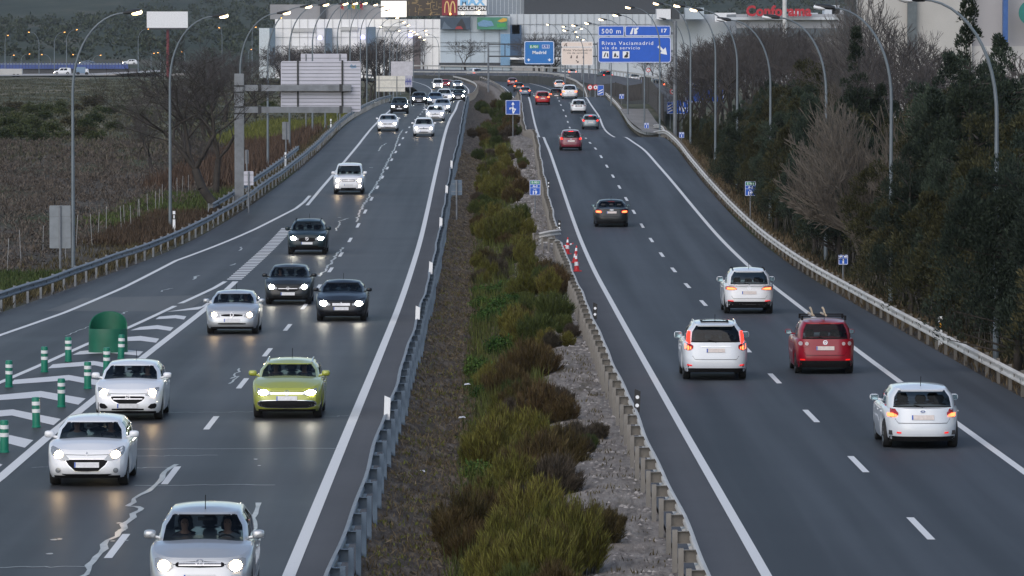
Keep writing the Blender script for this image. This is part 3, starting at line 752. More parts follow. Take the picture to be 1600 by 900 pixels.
def stripe_sign(u0, u1, v0, v1, Y, vb, label, kind):
    uc = (u0+u1)/2; zb = at(uc, vb, Y).z; root = empty('exit_marker_sign', (at(uc,vb,Y).x, Y, zb), 0, label, 'road sign', 'blue exit marker signs')
    leg(root, uc, v0+1, zb-.3, Y, .05)
    b = Board(root, u0, u1, v0, v1, Y, M_signblue, M_signwhite, .05, bw=.03); w, h = u1-u0, v1-v0
    if kind:
        for k in range(kind):
            vv = v0 + h*(.92 - .24*k); b.poly([(u0+w*.15,vv),(u0+w*.85,vv-h*.2),(u0+w*.85,vv-h*.3),(u0+w*.15,vv-h*.1)], M_signwhite)
    else:
        b.poly([(u0+w*.58,v0+h*.9),(u0+w*.5,v0+h*.55),(u0+w*.85,v0+h*.55)], M_signwhite); b.rect(u0+w*.55, u0+w*.62, v0+h*.2, v0+h*.6, M_signwhite); b.poly([(u0+w*.28,v0+h*.75),(u0+w*.28,v0+h*.5),(u0+w*.5,v0+h*.45),(u0+w*.5,v0+h*.53),(u0+w*.36,v0+h*.57),(u0+w*.36,v0+h*.75)], M_signwhite)
    b.done()
stripe_sign(1042, 1052.5, 159, 178, 520, 196, 'blue exit marker with three white stripes beside the tall sign post', 3)
stripe_sign(1056.5, 1075, 156, 178, 524, 196, 'blue square sign with white arrow symbol half hidden by branches', 0)
stripe_sign(933.5, 943.5, 133, 149, 660, 156, 'blue exit marker with two white stripes at the crest', 2)
stripe_sign(1002.5, 1011, 121.5, 134, 760, 142, 'blue exit marker with two white stripes on the service road', 2)
Y = 560; root = empty('direction_sign', (at(1100,196,Y).x, Y, 0), 0, 'large blue sign reading 300 m hidden behind bare branches', 'road sign')
for u in (1080, 1122): leg(root, u, 123, -.4, Y, .09)
b = Board(root, 1071, 1131, 122.5, 136, Y, M_signblue2, M_signwhite, .15); b.text('300 m', 1075, 1099, 133, 126.5, M_signwhite, .02, 1.1); b.done()
b = Board(root, 1071, 1131, 137.5, 160, Y, M_signblue2, M_signwhite, .15); b.done()
def round_sign(u, v, r, Y, vb, label):
    zb = at(u, vb, Y).z; root = empty('round_sign', (at(u,vb,Y).x, Y, zb), 0, label, 'road sign', 'round red ringed signs'); o = Vector(root.location); c = at(u, v, Y) - o; rr = r*Y/F
    leg(root, u, v, zb-.3, Y, .05)
    mb = MB(); mb.lathe([(0,-.02),(rr,-.02),(rr,.02),(0,.02)], 20, M=Matrix.Translation(c) @ Matrix.Rotation(math.pi/2,4,'X')); pn = mb.build('disc', M_signwhite, root)
    mb = MB(); mb.lathe([(rr*.68,.025),(rr*1.01,.025),(rr*1.01,.0)], 20, M=Matrix.Translation(c) @ Matrix.Rotation(math.pi/2,4,'X')); mb.build('ring', M_signred, root)
    mb = MB(); mb.lathe([(0,.026),(rr*.2,.026)], 10, M=Matrix.Translation(c) @ Matrix.Rotation(math.pi/2,4,'X') @ Matrix.Diagonal((1,1.6,1,1))); mb.build('symbol', M_signblack, root)
round_sign(922, 136.5, 4.4, 680, 154, 'round white sign with red ring, nearer the mainline at the crest'); round_sign(930.5, 136.5, 4.4, 682, 154, 'round white sign with red ring, beside the lamp poles at the crest'); round_sign(1051, 143, 4.6, 640, 168, 'round red ringed sign beside the tall sign post'); round_sign(1013, 109.5, 3.2, 930, 124, 'small red round sign among the poles under the big blue sign')

# backs of signs beside the oncoming lanes
Y = 314; root = empty('gantry_sign', (at(374,325,Y).x, Y, -.6), 0, 'white ribbed back of a big sign on a cantilever gantry with thick post', 'road sign')
o = Vector(root.location); zb = -1.3
mb = MB(); a = at(366.5,115,Y); b_ = at(381.5,325,Y); mb.box2((a.x, Y-.3, zb), (b_.x, Y+.25, a.z)); mb.v = [tuple(Vector(p)-o) for p in mb.v]; mb.build('post', M_galv, root)
mb = MB()
for v in (134, 144, 167, 177): mb.box2(at(365.5, v-1, Y) + Vector((0,-.34,0)) - o, at(382.5, v+1, Y) + Vector((0,.28,0)) - o)
mb.build('collar', M_dark, root)
for v in (137.5, 171.5):
    mb = MB(); mb.box2(at(382, v-4.7, Y) + Vector((0,-.2,0)) - o, at(549, v+4.7, Y) + Vector((0,.2,0)) - o); q = mb.build('beam', M_galv_blue if 0 else M_galv, root)
    mb = MB()
    for u in (406, 533): mb.box2(at(u-2.6, v-6, Y) + Vector((0,-.23,0)) - o, at(u+2.6, v+6, Y) + Vector((0,.21,0)) - o)
    mb.build('flange', M_dark, q)
bd = Board(root, 439, 563.5, 95.5, 174.5, Y + .34, M_signback, None, .12, th=.05)
mb = MB()
for k in range(14):
    v = 97.5 + k*5.6; p, q = at(440, v, Y+.34) - o, at(562.5, v+.9, Y+.34) - o; mb.box2(p + Vector((0,-.062,0)), q + Vector((0,-.050,0)))
mb.build('rib', M_galv, bd.panel)
mb = MB()
for u in (465.5, 535): mb.box2(at(u-1.5, 94, Y+.3) + Vector((0,-.07,0)) - o, at(u+1.5, 175, Y+.3) - o)
mb.build('bracket', M_dark, bd.panel)
bd.poly([(546,104),(549,100),(552,103),(556,101),(557,106),(550,107)], mat('sticker_blue_grey', (.20,.30,.42), .5), .012); bd.done('sticker')
def back_sign(u0, u1, v0, v1, Y, vb, label, m=M_signback, posts=None, ribs=True):
    uc = (u0+u1)/2; zb = at(uc, vb, Y).z; root = empty('sign_back', (at(uc,vb,Y).x, Y, zb), 0, label, 'road sign', 'sign backs beside the oncoming lanes'); o = Vector(root.location)
    bd = Board(root, u0, u1, v0, v1, Y, m, None, .05, th=.03)
    if ribs:
        mb = MB()
        for k in range(2): mb.box2(at(u0+.3, v0 + (v1-v0)*(.25+.5*k), Y) + Vector((0,-.04,0)) - o, at(u1-.3, v0 + (v1-v0)*(.25+.5*k) + .8, Y) + Vector((0,-.03,0)) - o)
        mb.build('rib', M_galv, bd.panel)
    for u in (posts or [uc]): leg(root, u, v0 + .5, zb - .5, Y, .05, dy=-.08)
g = Y
back_sign(470, 542, 84, 110, 470, 236, 'second ribbed sign back just above the big gantry sign', posts=[478, 531])
back_sign(77.5, 110.5, 321, 388, 236, 436, 'tall grey sign back on one post beside the nearest lamp pole', m=mat('sign_back_grey', (.20,.225,.25), .5, .2))
back_sign(441, 452.5, 190.5, 218, 380, 250, 'grey square sign back below the gantry beam', m=M_galv)
back_sign(381, 396, 267.5, 289.5, 300, 318, 'small pale sign back beside the thick gantry post')
back_sign(383, 388.5, 234, 256, 330, 300, 'round edged grey sign back peeking from behind the gantry post', m=M_galv)
back_sign(588, 633, 118.5, 143, 700, 158, 'square cream sign back with a grey box near the crest lamps', m=mat('sign_back_cream', (.62,.60,.54), .6), posts=[592, 620])
back_sign(705, 722, 281, 305, 300, 331, 'small grey sign back on a post behind the median guard rail', m=M_galv_blue)
Y = 720; root = empty('billboard_wall', (at(632,158,Y).x, Y, 0), 0, 'low wall panel with dark blue scribbled paint near the crest', 'wall panel'); b = Board(root, 619, 644, 118, 136, Y, mat('wall_lilac', (.42,.42,.50), .7, var=.2), None, .02, th=.2)
for k in range(9):
    u = 621 + k*2.5; b.poly([(u, 133 - rnd.random()*2), (u+.9, 133), (u+1.8, 122 + rnd.random()*3), (u+.8, 121)], mat('scribble_blue', (.07,.08,.28), .6)); b.poly([(u-.5, 127 + rnd.random()*2), (u+2, 128), (u+2, 126.6), (u-.4, 125.8)], mat('scribble_blue', (.07,.08,.28), .6), .012)
b.done('painted_scribble')
Y = 730; root = empty('noise_panel', (at(630,158,Y).x, Y, 0), 0, 'tall pale lilac panel standing behind the crest lamp poles', 'wall panel'); Board(root, 611, 645, 96, 119, Y+4, mat('panel_lilac', (.50,.49,.53), .7), None, .02, th=.2)
leg(root, 615, 97, -1, Y+4, .08); leg(root, 641, 97, -1, Y+4, .08)
# white billboard on a red post
Y = 1500; root = empty('billboard', (at(261,112,Y).x, Y, at(261,112,Y).z), 0, 'blank white billboard on a red post in front of the wooded hill', 'billboard'); b = Board(root, 229.5, 293.5, 18, 43.5, Y, M_white, None, .05, th=.4)
leg(root, 262, 43, at(261,112,Y).z - 3, Y, .42, m=mat('red_post', (.16,.025,.03), .6), dy=.5)
mb = MB(); o = Vector(root.location); mb.box2(at(233, 43.7, Y) + Vector((0,-1.2,0)) - o, at(291, 46.2, Y) + Vector((0,.4,0)) - o); mb.build('catwalk', M_dark, root)

# ------------------------------------------------------------------ gore furniture
def bollard():
    root = empty('bollard', (0,0,0))
    mb = MB(); mb.lathe([(.0,0),(.115,0),(.115,.03),(.098,.04),(.098,.70),(.088,.735),(.0,.742)], 20); mb.build('tube', M_green, root, smooth=True)
    for z in (.36, .54):
        mb = MB(); mb.lathe([(.096,z),(.1015,z),(.1015,z+.09),(.096,z+.09)], 20); mb.build('band', M_bandwhite, root, smooth=True)
    return root
proto = bollard(); first = True
for (u, v, lab) in ((14,605,'by the slip lane line, leftmost of its row'),(69.5,581.5,'second from the frame edge along the slip lane line'),(107,565,'on the slip lane line, nearest the barrel'),
        (189,561,'directly in front of the green barrel'),(166.5,583,'just behind the roof of the white hatchback, below the barrel'),(137,607.5,'on a chevron left of the white hatchback windscreen'),(96,636,'standing between two chevrons beside the white hatchback'),
        (57,668,'on the chevron tip beside the nearest white hatchback roof'),(7,707,'nearest the camera, cut by the frame edge')):
    p = gnd(u, v, zL); o = proto if first else copy_tree(proto); first = False
    o.location = p + Vector((0,0,.004)); o.rotation_euler = (rnd.uniform(-.035,.035), rnd.uniform(-.04,.04), rnd.uniform(0,6)); tag(o, 'green bollard with white bands ' + lab, 'bollard', 'green bollards on the painted gore')
c = gnd(169, 550, zL); root = empty('gore_barrel', c, 0, 'large green half open plastic barrel at the tip of the painted gore', 'traffic barrel')
r0 = .60; N = 40; mb = MB(); rows = []
def hz(a): return .98 + .27*math.sin(a)
inner, outer = [], []
for k in range(N+1):
    a = 2*math.pi*k/N; x, y = r0*math.cos(a), r0*math.sin(a); h = .74 + .50*max(0, math.sin(a))**.75
    outer.append((x, y, h)); inner.append((x*.93, y*.93, h))
mb.grid([[(x*1.02, y*1.02, 0) for x, y, h in outer], [(x, y, h*.5) for x, y, h in outer], [(x, y, h-.03) for x, y, h in outer], [(x*.985, y*.985, h) for x, y, h in outer], [(x, y, h-.01) for x, y, h in inner], [(x, y, min(h-.06, .66)) for x, y, h in inner], [(x*.5, y*.5, .60) for x, y, h in inner], [(0,0,.58)]*(N+1)])
mb.build('shell', mat('barrel_green', (.004,.10,.055), .5, var=.2, scale=1.6), root, smooth=True, ang=60)
# cones at the damaged rail
def cone(p, s, tilt, lab):
    root = empty('traffic_cone', p, 0, lab, 'traffic cone', 'traffic cones at the damaged rail')
    root.rotation_euler = (0, tilt, .3)
    mb = MB(); mb.box((0,0,.02), (.42*s,.42*s,.04)); mb.build('base', M_signred, root)
    prof = lambda z: (.155 - .125*z/.95)*s
    for z0, z1, m, nm in ((.04,.3,M_signred,'red_band'),(.3,.5,M_signwhite,'white_band'),(.5,.66,M_signred,'red_band'),(.66,.82,M_signwhite,'white_band'),(.82,.95,M_signred,'red_band')):
        mb = MB(); pr = [(prof(z0), z0*s), (prof(z1), z1*s)] + ([(0, z1*s)] if z1 > .9 else []); mb.lathe(pr, 16); mb.build(nm, m, root, smooth=True)
cone(gnd(886, 397, zR), .84, .05, 'red and white cone leaning on the bent guard rail, farther one'); cone(gnd(901, 424, zR), .84, -.04, 'red and white cone standing on the shoulder, nearest the lanes'); cone(gnd(898, 411, zR), .84, .12, 'red and white cone between the two others at the bent rail'); cone(gnd(877, 388, zR), .7, 1.2, 'fallen red cone lying under the curled rail end')
# delineators clamped on the rails
def delineator(x, prof, Y, front, lab, ztop):
    p = Vector((float(x(Y)), Y, float(prof(Y)) + ztop - .1)); root = empty('delineator', p, 0, lab, 'delineator', 'delineators on the median rails')
    mb = MB(); mb.poly_plate([(-.07,0),(.07,0),(.09,.5),(-.05,.56)], (0,0,0), EX, EZ, EN, .03); pn = mb.build('plate', M_signblack if front else M_signwhite, root)
    if front:
        mb = MB(); mb.lathe([(0,.0),(.045,0),(.045,.01),(0,.01)], 12, M=Matrix.Translation((0.01,-.032,.16)) @ Matrix.Rotation(math.pi/2,4,'X')); mb.build('reflector', M_signwhite, pn); mb = MB(); mb.lathe([(0,.0),(.045,0),(.045,.01),(0,.01)], 12, M=Matrix.Translation((0.015,-.032,.36)) @ Matrix.Rotation(math.pi/2,4,'X')); mb.build('reflector', M_signwhite, pn)
for i, v in enumerate((645, 497, 424, 352, 300, 260)):
    Y = gnd(650, v, zL, .78).y; delineator(LMx, zL, Y, False, 'plain white delineator plate on the oncoming side median rail, %s from the camera' % nth(i), .72)
for i, v in enumerate((636, 493, 357, 292)):
    Y = gnd(950, v, zR, .7).y; delineator(lambda y: RMx(y)+.1, zR, Y, True, 'black delineator with two white dots on the departing side median rail, %s from the camera' % nth(i), .68)
def vpost(u, vb, Y, lab, yellow):
    p = at(u, vb, Y); root = empty('marker_post', p, 0, lab, 'marker post', 'white marker posts'); h = 1.05
    mb = MB(); mb.box((0,0,h/2), (.13,.06,h)); b = mb.build('stake', M_signwhite, root); mb = MB(); mb.box((0,-.032,h*.72), (.132,.01,.26)); b2 = mb.build('band', M_signblack, b); mb = MB(); mb.box((0,-.04,h*.72), (.06,.01,.16)); mb.build('reflector', mat('reflector_amber', (.75,.35,.02), .3) if yellow else M_signwhite, b)
vpost(1469, 545, 176, 'white marker post with amber reflector behind the tree side rail', True); vpost(272, 362, 276, 'white marker post behind the rail at the second lamp', False); vpost(446, 262, 372, 'white marker post below the grey sign back', False); vpost(517, 205, 470, 'white marker post under the corner of the gantry sign', False)
# field stakes
def stake():
    root = empty('field_stake', (0,0,0)); mb = MB(); mb.box((0,0,.6), (.028,.028,1.3)); mb.build('stake_body', mat('stake_white', (.22,.225,.23), .7, var=.25), root); return root
S = [(11,397,447),(33,389,433),(67,379,413),(102,388,420),(119,366,400),(144,367,385),(153,358,378),(166,352,377),(190,344,383),(195,337,375),(205,337,378),(215,329,354),(219,328,345),(231,312,333),(243,309,330),(248,302,328),(254,296,316),(277,281,296),(284,274,300),(294,275,296),(305,264,277)]
sp_ = stake(); first = True
for i, (u, v0, v1) in enumerate(S):
    d0 = gnd(u, max(v1, v0+36), zL, -.5, 150); p = Vector((d0.x, d0.y, -.62))
    o = sp_ if first else copy_tree(sp_); first = False
    o.location = p; o.rotation_euler = (rnd.uniform(-.04,.04), rnd.uniform(-.06,.06), 0); o.scale = (1,1,1.05 + .25*rnd.random())
    tag(o, 'thin pale stake in the brown field, %s along the line from the frame edge' % nth(i), 'stake', 'fence stakes along the brown field')
# litter on the median
for i, (u, v, lab) in enumerate(((659,740,'scrap of white litter on the bare median soil nearest the camera'),(730,603,'white litter lying on the soil beside the green tuft'),(722,655,'long pale scrap lying beside the bright yellow green shrub'))):
    p = gnd(u, v, zL, -.4); mb = MB(); mb.add([(-.10,-.06,.01),(0.03,-.08,.03),(.10,.0,.015),(.05,.06,.06),(-.07,.06,.05)], [(0,1,3,4),(1,2,3),(0,4,3)]); o = mb.build('litter', M_white, loc=p + Vector((0,0,.02))); tag(o, lab, 'litter', 'litter on the median')
Y = 1130; root = empty('crash_cushion', at(822, 125, Y), 0, 'small dark green crash cushion with pale stripes where the far exit lane splits', 'crash cushion'); o = Vector(root.location)
mb = MB(); a, b_ = at(813, 124.5, Y), at(831.5, 114, Y); mb.poly_plate([(0,0),(b_.x-a.x,0),(b_.x-a.x,(b_.z-a.z)*.55),((b_.x-a.x)*.7,(b_.z-a.z)*.95),((b_.x-a.x)*.3,(b_.z-a.z)*.95),(0,(b_.z-a.z)*.55)], a - o, EX, EZ, EN, 1.6); q = mb.build('body', mat('cushion_green', (.02,.10,.075), .5), root)
mb = MB()
for u in (817.5, 826): mb.add([at(u-2, 122.5, Y-1.65) - o, at(u-.6, 122.5, Y-1.65) - o, at(u+1.6, 116.5, Y-1.65) - o, at(u+.2, 116.5, Y-1.65) - o], [(0,1,2,3)])
mb.build('stripe', M_signwhite, q)
# ------------------------------------------------------------------ cars
def paint(name, col, flake=.0, rough=.32, coat=.8):
    if name in MC: return MC[name]
    t = NT(name); n = t.noise(1.2, 3, .5, t.pos()); n2 = t.noise(14, 3, .6, t.pos())
    d = t.mix(t.ramp(n, [(.35,(0,0,0)),(.75,(.22,.22,.22))]), col, tuple(x*.8 + .012 for x in col))
    rr = t.math('ADD', t.math('MULTIPLY', n2, .12), rough - .06)
    t.bsdf(d, rr, flake, spec=.5 if coat > .5 else .3, coat=coat); MC[name] = t.m; return t.m
P_white = paint('paint_white', (.72,.73,.75)); P_white2 = paint('paint_cool_white', (.68,.71,.75)); P_silver = paint('paint_silver', (.46,.48,.50), .45)
P_lime = paint('paint_lime', (.33,.36,.05), .1); P_black = paint('paint_black_blue', (.010,.012,.017), .0, .30, .25); P_dark = paint('paint_dark_grey', (.014,.016,.018), .0, .30, .2); P_teal = paint('paint_dark_teal', (.010,.022,.028), .0, .30, .25)
P_red = paint('paint_red', (.25,.003,.014), .0, .3, .35); P_red2 = paint('paint_bright_red', (.36,.006,.012), .0, .3, .35); P_wine = paint('paint_wine', (.16,.006,.022)); P_grey = paint('paint_grey', (.20,.24,.26), .4); P_blue = paint('paint_slate_blue', (.06,.09,.14), .3); P_orange = paint('paint_rust', (.22,.05,.015))
M_trim = mat('car_black_plastic', (.010,.010,.011), .85, spec=.15, var=.2, scale=8); M_tyre = mat('tyre_rubber', (.012,.012,.012), .8); M_rim = mat('wheel_rim', (.30,.31,.32), .35, .7); M_under = mat('car_underside', (.006,.006,.006), .9)
M_plate = mat('number_plate', (.62,.62,.64), .5, var=.10, scale=14); M_plateW = mat('number_plate_warm', (.62,.55,.52), .5, var=.12, scale=14); M_chrome = mat('car_chrome', (.55,.56,.58), .2, .9)
M_cabin = mat('cabin_dark', (.022,.023,.026), .8); M_seat = mat('seat_fabric', (.030,.031,.034), .9); M_lens = mat('lamp_lens', (.30,.32,.34), .12, .35, var=.05)
M_hl = emat('headlight_warm', (1.0,.70,.38), 46.0); M_hlw = emat('headlight_white', (1.0,.93,.76), 60.0); M_hldim = emat('headlight_dim', (1.0,.80,.55), 30.0); M_drl = emat('daylight_strip', (.95,1.0,.82), 5.0)
M_tail = emat('tail_light_lit', (1.0,.022,.014), 2.4); M_tailhot = emat('tail_light_bright', (1.0,.105,.035), 3.4); M_tail0 = mat('tail_light_unlit', (.26,.008,.012), .2); M_refl = emat('tail_reflector_painted_glow', (.9,.02,.02), .55); M_tailclear = mat('tail_light_clear', (.42,.36,.37), .2); M_amber = mat('indicator_amber', (.65,.20,.02), .25)  # rear reflectors get a weak emission as painted glow; they are no lamps
def glass_mat():
    t = NT('car_glass'); tr = t.n('ShaderNodeBsdfTransparent'); tr.inputs[0].default_value = (.42,.46,.47,1)
    g = t.n('ShaderNodeBsdfGlossy'); g.inputs['Roughness'].default_value = .03; g.inputs[0].default_value = (.9,.95,1,1)
    fr = t.n('ShaderNodeFresnel'); fr.inputs[0].default_value = 1.22
    mx = t.n('ShaderNodeMixShader'); t.t.links.new(fr.outputs[0], mx.inputs[0]); t.t.links.new(tr.outputs[0], mx.inputs[1]); t.t.links.new(g.outputs[0], mx.inputs[2]); t.t.links.new(mx.outputs[0], t.out.inputs[0]); return t.m
M_glass = glass_mat()
def glass_dark():
    t = NT('car_privacy_glass'); tr = t.n('ShaderNodeBsdfTransparent'); tr.inputs[0].default_value = (.05,.055,.06,1)
    g = t.n('ShaderNodeBsdfGlossy'); g.inputs['Roughness'].default_value = .03
    fr = t.n('ShaderNodeFresnel'); fr.inputs[0].default_value = 1.45
    mx = t.n('ShaderNodeMixShader'); t.t.links.new(fr.outputs[0], mx.inputs[0]); t.t.links.new(tr.outputs[0], mx.inputs[1]); t.t.links.new(g.outputs[0], mx.inputs[2]); t.t.links.new(mx.outputs[0], t.out.inputs[0]); return t.m
M_glassd = glass_dark()
def ip(pts):
    xs = [p[0] for p in pts]; ys = [p[1] for p in pts]
    return lambda q: float(np.interp(q, xs, ys))

TYPES = {   # L, W, H, wheelbase, belt/shoulder line (t from tail 0 to nose 1 : z), cowl y, rear glass base, roof front, roof rear, half width of roof / belt
 'hatch': dict(L=4.05, W=1.73, H=1.46, wb=2.53, zt=[(0,.93),(.12,.97),(.5,.95),(.71,.97),(.80,.93),(.93,.82),(1,.70)], cowl=1.06, rb=-1.93, rf=.28, rr=-1.62, wr=.70),
 'mpv': dict(L=4.2, W=1.76, H=1.58, wb=2.58, zt=[(0,1.0),(.12,1.03),(.5,1.0),(.72,1.03),(.82,.98),(.93,.87),(1,.74)], cowl=1.16, rb=-2.0, rf=.34, rr=-1.72, wr=.72),
 'suv': dict(L=4.6, W=1.88, H=1.68, wb=2.70, zt=[(0,1.06),(.12,1.10),(.5,1.06),(.70,1.08),(.80,1.05),(.93,.97),(1,.84)], cowl=1.12, rb=-2.19, rf=.38, rr=-1.80, wr=.69),
 'offroad': dict(L=4.8, W=1.88, H=1.86, wb=2.78, zt=[(0,1.12),(.12,1.15),(.5,1.12),(.70,1.14),(.80,1.12),(.93,1.06),(1,.92)], cowl=1.08, rb=-2.30, rf=.52, rr=-2.12, wr=.76),
 'saloon': dict(L=4.75, W=1.82, H=1.44, wb=2.80, zt=[(0,.98),(.06,1.02),(.2,1.01),(.5,.95),(.69,.96),(.80,.91),(.93,.80),(1,.68)], cowl=1.10, rb=-1.72, rf=.32, rr=-1.12, wr=.69),
 'van': dict(L=4.9, W=1.92, H=1.92, wb=3.0, zt=[(0,1.1),(.5,1.1),(.76,1.12),(.86,1.08),(.95,.98),(1,.84)], cowl=1.5, rb=-2.40, rf=.85, rr=-2.3, wr=.84)}

def axles(T):
    f = T['L']/2 - T.get('oh', .84); return [f, f - T['wb']]

def make_car(sp):
    T = dict(TYPES[sp['type']]); T.update(sp.get('dim', {}))
    L, W, H, wb = T['L'], T['W'], T['H'], T['wb']; near = sp.get('near', 0); front = sp['front']
    zt_ = ip(T['zt']); zt = lambda y: zt_((y + L/2)/L)
    r_w = T.get('rw', .315 if T['type' if 0 else 'H'] < 1.6 else .355); clear = T.get('clear', .20 if H < 1.6 else .25)
    ax = axles(T)
    arch = r_w + .055
    def zb(y):
        z = clear
        for a in ax:
            d = abs(y - a)
            if d < arch: z = max(z, r_w + math.sqrt(arch*arch - d*d) - .01)
        return z
    wF = ip([(0,.94),(.15,.975),(.35,1.0),(.6,1.0),(.85,.985),(.95,.965),(1,.925)]); yF = ip([(0,-.10),(.12,-.03),(.3,0),(.5,-.01),(.72,-.05),(.9,-.12),(1,-.20)]) if not T.get('upright') else ip([(0,-.10),(.15,-.02),(.3,0),(.5,-.02),(.8,-.05),(.93,-.08),(1,-.15)])
    yR = ip([(0,-.08),(.12,-.02),(.3,0),(.5,-.02),(.75,-.06),(1,-.10)])
    nF, nR = T.get('nF', 6.0), T.get('nR', 6.0)
    hw = W/2
    def half(h, y_front): return (L/2 + (yF(h) if y_front else yR(h)))
    def plan(h, kind, k):
        w = hw*wF(h)
        if kind in 'fr':
            b = half(h, kind == 'f'); n = nF if kind == 'f' else nR
            y = b*(1 - min(.9999, abs(k))**n)**(1/n); return w*k, (y if kind == 'f' else -y)
        y0 = half(h, True)*(1 - .8**nF)**(1/nF); y1 = -half(h, False)*(1 - .8**nR)**(1/nR)
        y = y0 + (y1 - y0)*abs(k)
        if y > 0: x = w*(1 - (y/half(h, True))**nF)**(1/nF)
        else: x = w*(1 - (-y/half(h, False))**nR)**(1/nR)
        return (x if k > 0 else -x), y
    gens = [('f', k) for k in np.linspace(-.8, .8, 15)]
    NS = 52 if near else 30
    ks = np.linspace(0, 1, NS)
    gens += [('s', max(1e-6, k)) for k in ks[1:-1]]
    gens += [('r', k) for k in np.linspace(.8, -.8, 13)]
    gens += [('s', -max(1e-6, k)) for k in ks[1:-1][::-1]]
    hs = [0,.06,.14,.24,.36,.5,.64,.76,.86,.93,.97,1.0]
    def bpt(h, g):
        x, y = plan(h, *g)
        a = zb(y) if g[0] == 's' else clear
        return Vector((x, y, a + h*(zt(y) - a)))
    root = empty(sp['name'], sp['loc'], sp['rz'], sp['label'], sp.get('cat', 'car'), sp.get('group'))
    body = MB(); rows = [[bpt(h, g) for g in gens + gens[:1]] for h in hs]; body.grid(rows, flip=True)
    # bonnet / deck cap
    top = rows[-1]; nf, ns, nr_ = 15, NS-2, 13
    fr = top[:nf]; sR = top[nf:nf+ns]; rr = top[nf+ns:nf+ns+nr_]; sL = top[nf+ns+nr_:nf+2*ns+nr_][::-1]
    cap = [fr]
    for i in range(ns):
        a, b = sL[i], sR[i]; row = []
        cr = .05*min(1, (i+1)/3, (ns-i)/4)
        for k in np.linspace(-1, 1, 15):
            p = a.lerp(b, (k+1)/2); p.z += cr*(1 - k**2); row.append(p)
        cap.append(row)
    rr2 = [rr[0].lerp(rr[-1], 0)]
    R_ = rr[::-1]; rrow = []
    for k in np.linspace(0, 12, 15):
        i = min(11, int(k)); rrow.append(R_[i].lerp(R_[i+1], k - i))
    cap.append(rrow); body.grid(cap, flip=True)
    # greenhouse
    cw, rb, rf, rrf = T['cowl'], T['rb'], T['rf'], T['rr']; wbelt, wroof = hw*T.get('wbelt', .89), hw*T['wr']
    gw = ip([(0,wbelt*.985),(.3,wbelt*.965),(.6,wbelt*.93 if H < 1.8 else wbelt*.95),(.85,wroof*1.03),(.95,wroof*.99),(1,wroof*.93)])
    gy0 = lambda g: cw + (rf - cw)*(g**.94); gy1 = lambda g: rb + (rrf - rb)*(g**1.15)
    nG = 7.0
    XA = .88; XR = .89
    zroof = lambda y: H - .055 - .055*((y - (rf+rrf)/2)/((rf-rrf)/2 + .2))**2
    def gpt(g, kind, k, off=0.0):
        w = gw(g) + off; c = (gy0(g) + gy1(g))/2; b = (gy0(g) - gy1(g))/2 + off
        if kind in 'fr':
            y = b*(1 - abs(k)**nG)**(1/nG); x = w*k; y = c + (y if kind == 'f' else -y)
        else:
            ya = b*(1 - XA**nG)**(1/nG); yb = -b*(1 - XR**nG)**(1/nG); yy = ya + (yb-ya)*abs(k); x = w*(1 - abs(yy/b)**nG)**(1/nG); x = x if k > 0 else -x; y = c + yy
        z0 = zt(y) - .02; z1 = zroof(y)
        return Vector((x, y, z0 + g*(z1 - z0)))
    gs = [0,.05,.10,.18,.3,.45,.6,.75,.86,.92,.97,1.0]
    WS, SD, RW = (1, 9), (2, 8), sp.get('rw_rows', (2, 9))        # glass rows (indices of gs)
    fk = list(np.linspace(-XA, XA, 13)); rk = list(np.linspace(XR, -XR, 11)) if 0 else [XR] + list(np.linspace(XR*.945, -XR*.945, 9)) + [-XR]
    sk = [.0, .05, .11, .2, .30, .385, .41, .435, .52, .62, .70, .74, .80, .9, 1.0] if sp['type'] not in ('saloon',) else [.0,.06,.14,.25,.36,.45,.475,.50,.6,.7,.78,.82,.88,.94,1.0]
    gg = [('f', k) for k in fk] + [('s', max(1e-6,k)) for k in sk[1:-1]] + [('r', k) for k in rk] + [('s', -max(1e-6,k)) for k in sk[1:-1][::-1]]
    n_f, n_s, n_r = len(fk), len(sk)-2, len(rk); N = len(gg)
    G = [[gpt(g, *q) for q in gg] for g in gs]
    def zone(i, j):
        """which glass a cell belongs to"""
        q = i % N
        if q < n_f - 1: return 'windscreen' if WS[0] <= j < WS[1] else None
        s = q - (n_f - 1)
        if n_f - 1 <= q < n_f + n_s:
            e = q - (n_f - 1)
            if SD[0] <= j < SD[1]:
                if 2 <= e <= 4: return 'front_window'
                if 7 <= e <= 9: return 'rear_side_window'
                if e == 11 and sp['type'] in ('suv','offroad','mpv'): return 'quarter_window'
            return None
        if n_f + n_s <= q < n_f + n_s + n_r - 1:
            e = q - (n_f + n_s)
            return 'rear_window' if RW[0] <= j < RW[1] and 1 <= e <= n_r - 3 else None
        e = N - q - 1 + 0
        e = (n_s) - (q - (n_f + n_s + n_r - 1))
        if SD[0] <= j < SD[1]:
            if 2 <= e <= 4: return 'front_window'
            if 7 <= e <= 9: return 'rear_side_window'
            if e == 11 and sp['type'] in ('suv','offroad','mpv'): return 'quarter_window'
        return None
    zones = {}
    V = [p for r in G for p in r]; Fb = []
    for j in range(len(gs)-1):
        for i in range(N):
            f = (j*N+i, j*N+(i+1)%N, (j+1)*N+(i+1)%N, (j+1)*N+i)[::-1]
            z = zone(i, j)
            if z is None: Fb.append(f)
            else:
                side = '' if z in ('windscreen','rear_window') else ('a' if i < N/2 else 'b')
                zones.setdefault((z, side), []).append(f)
    body.add(V, Fb)
    topr = G[-1]
    fr = topr[:n_f]; sR = topr[n_f:n_f+n_s]; rr = topr[n_f+n_s:n_f+n_s+n_r][::-1]; sL = topr[n_f+n_s+n_r:][::-1]
    cap = [fr]
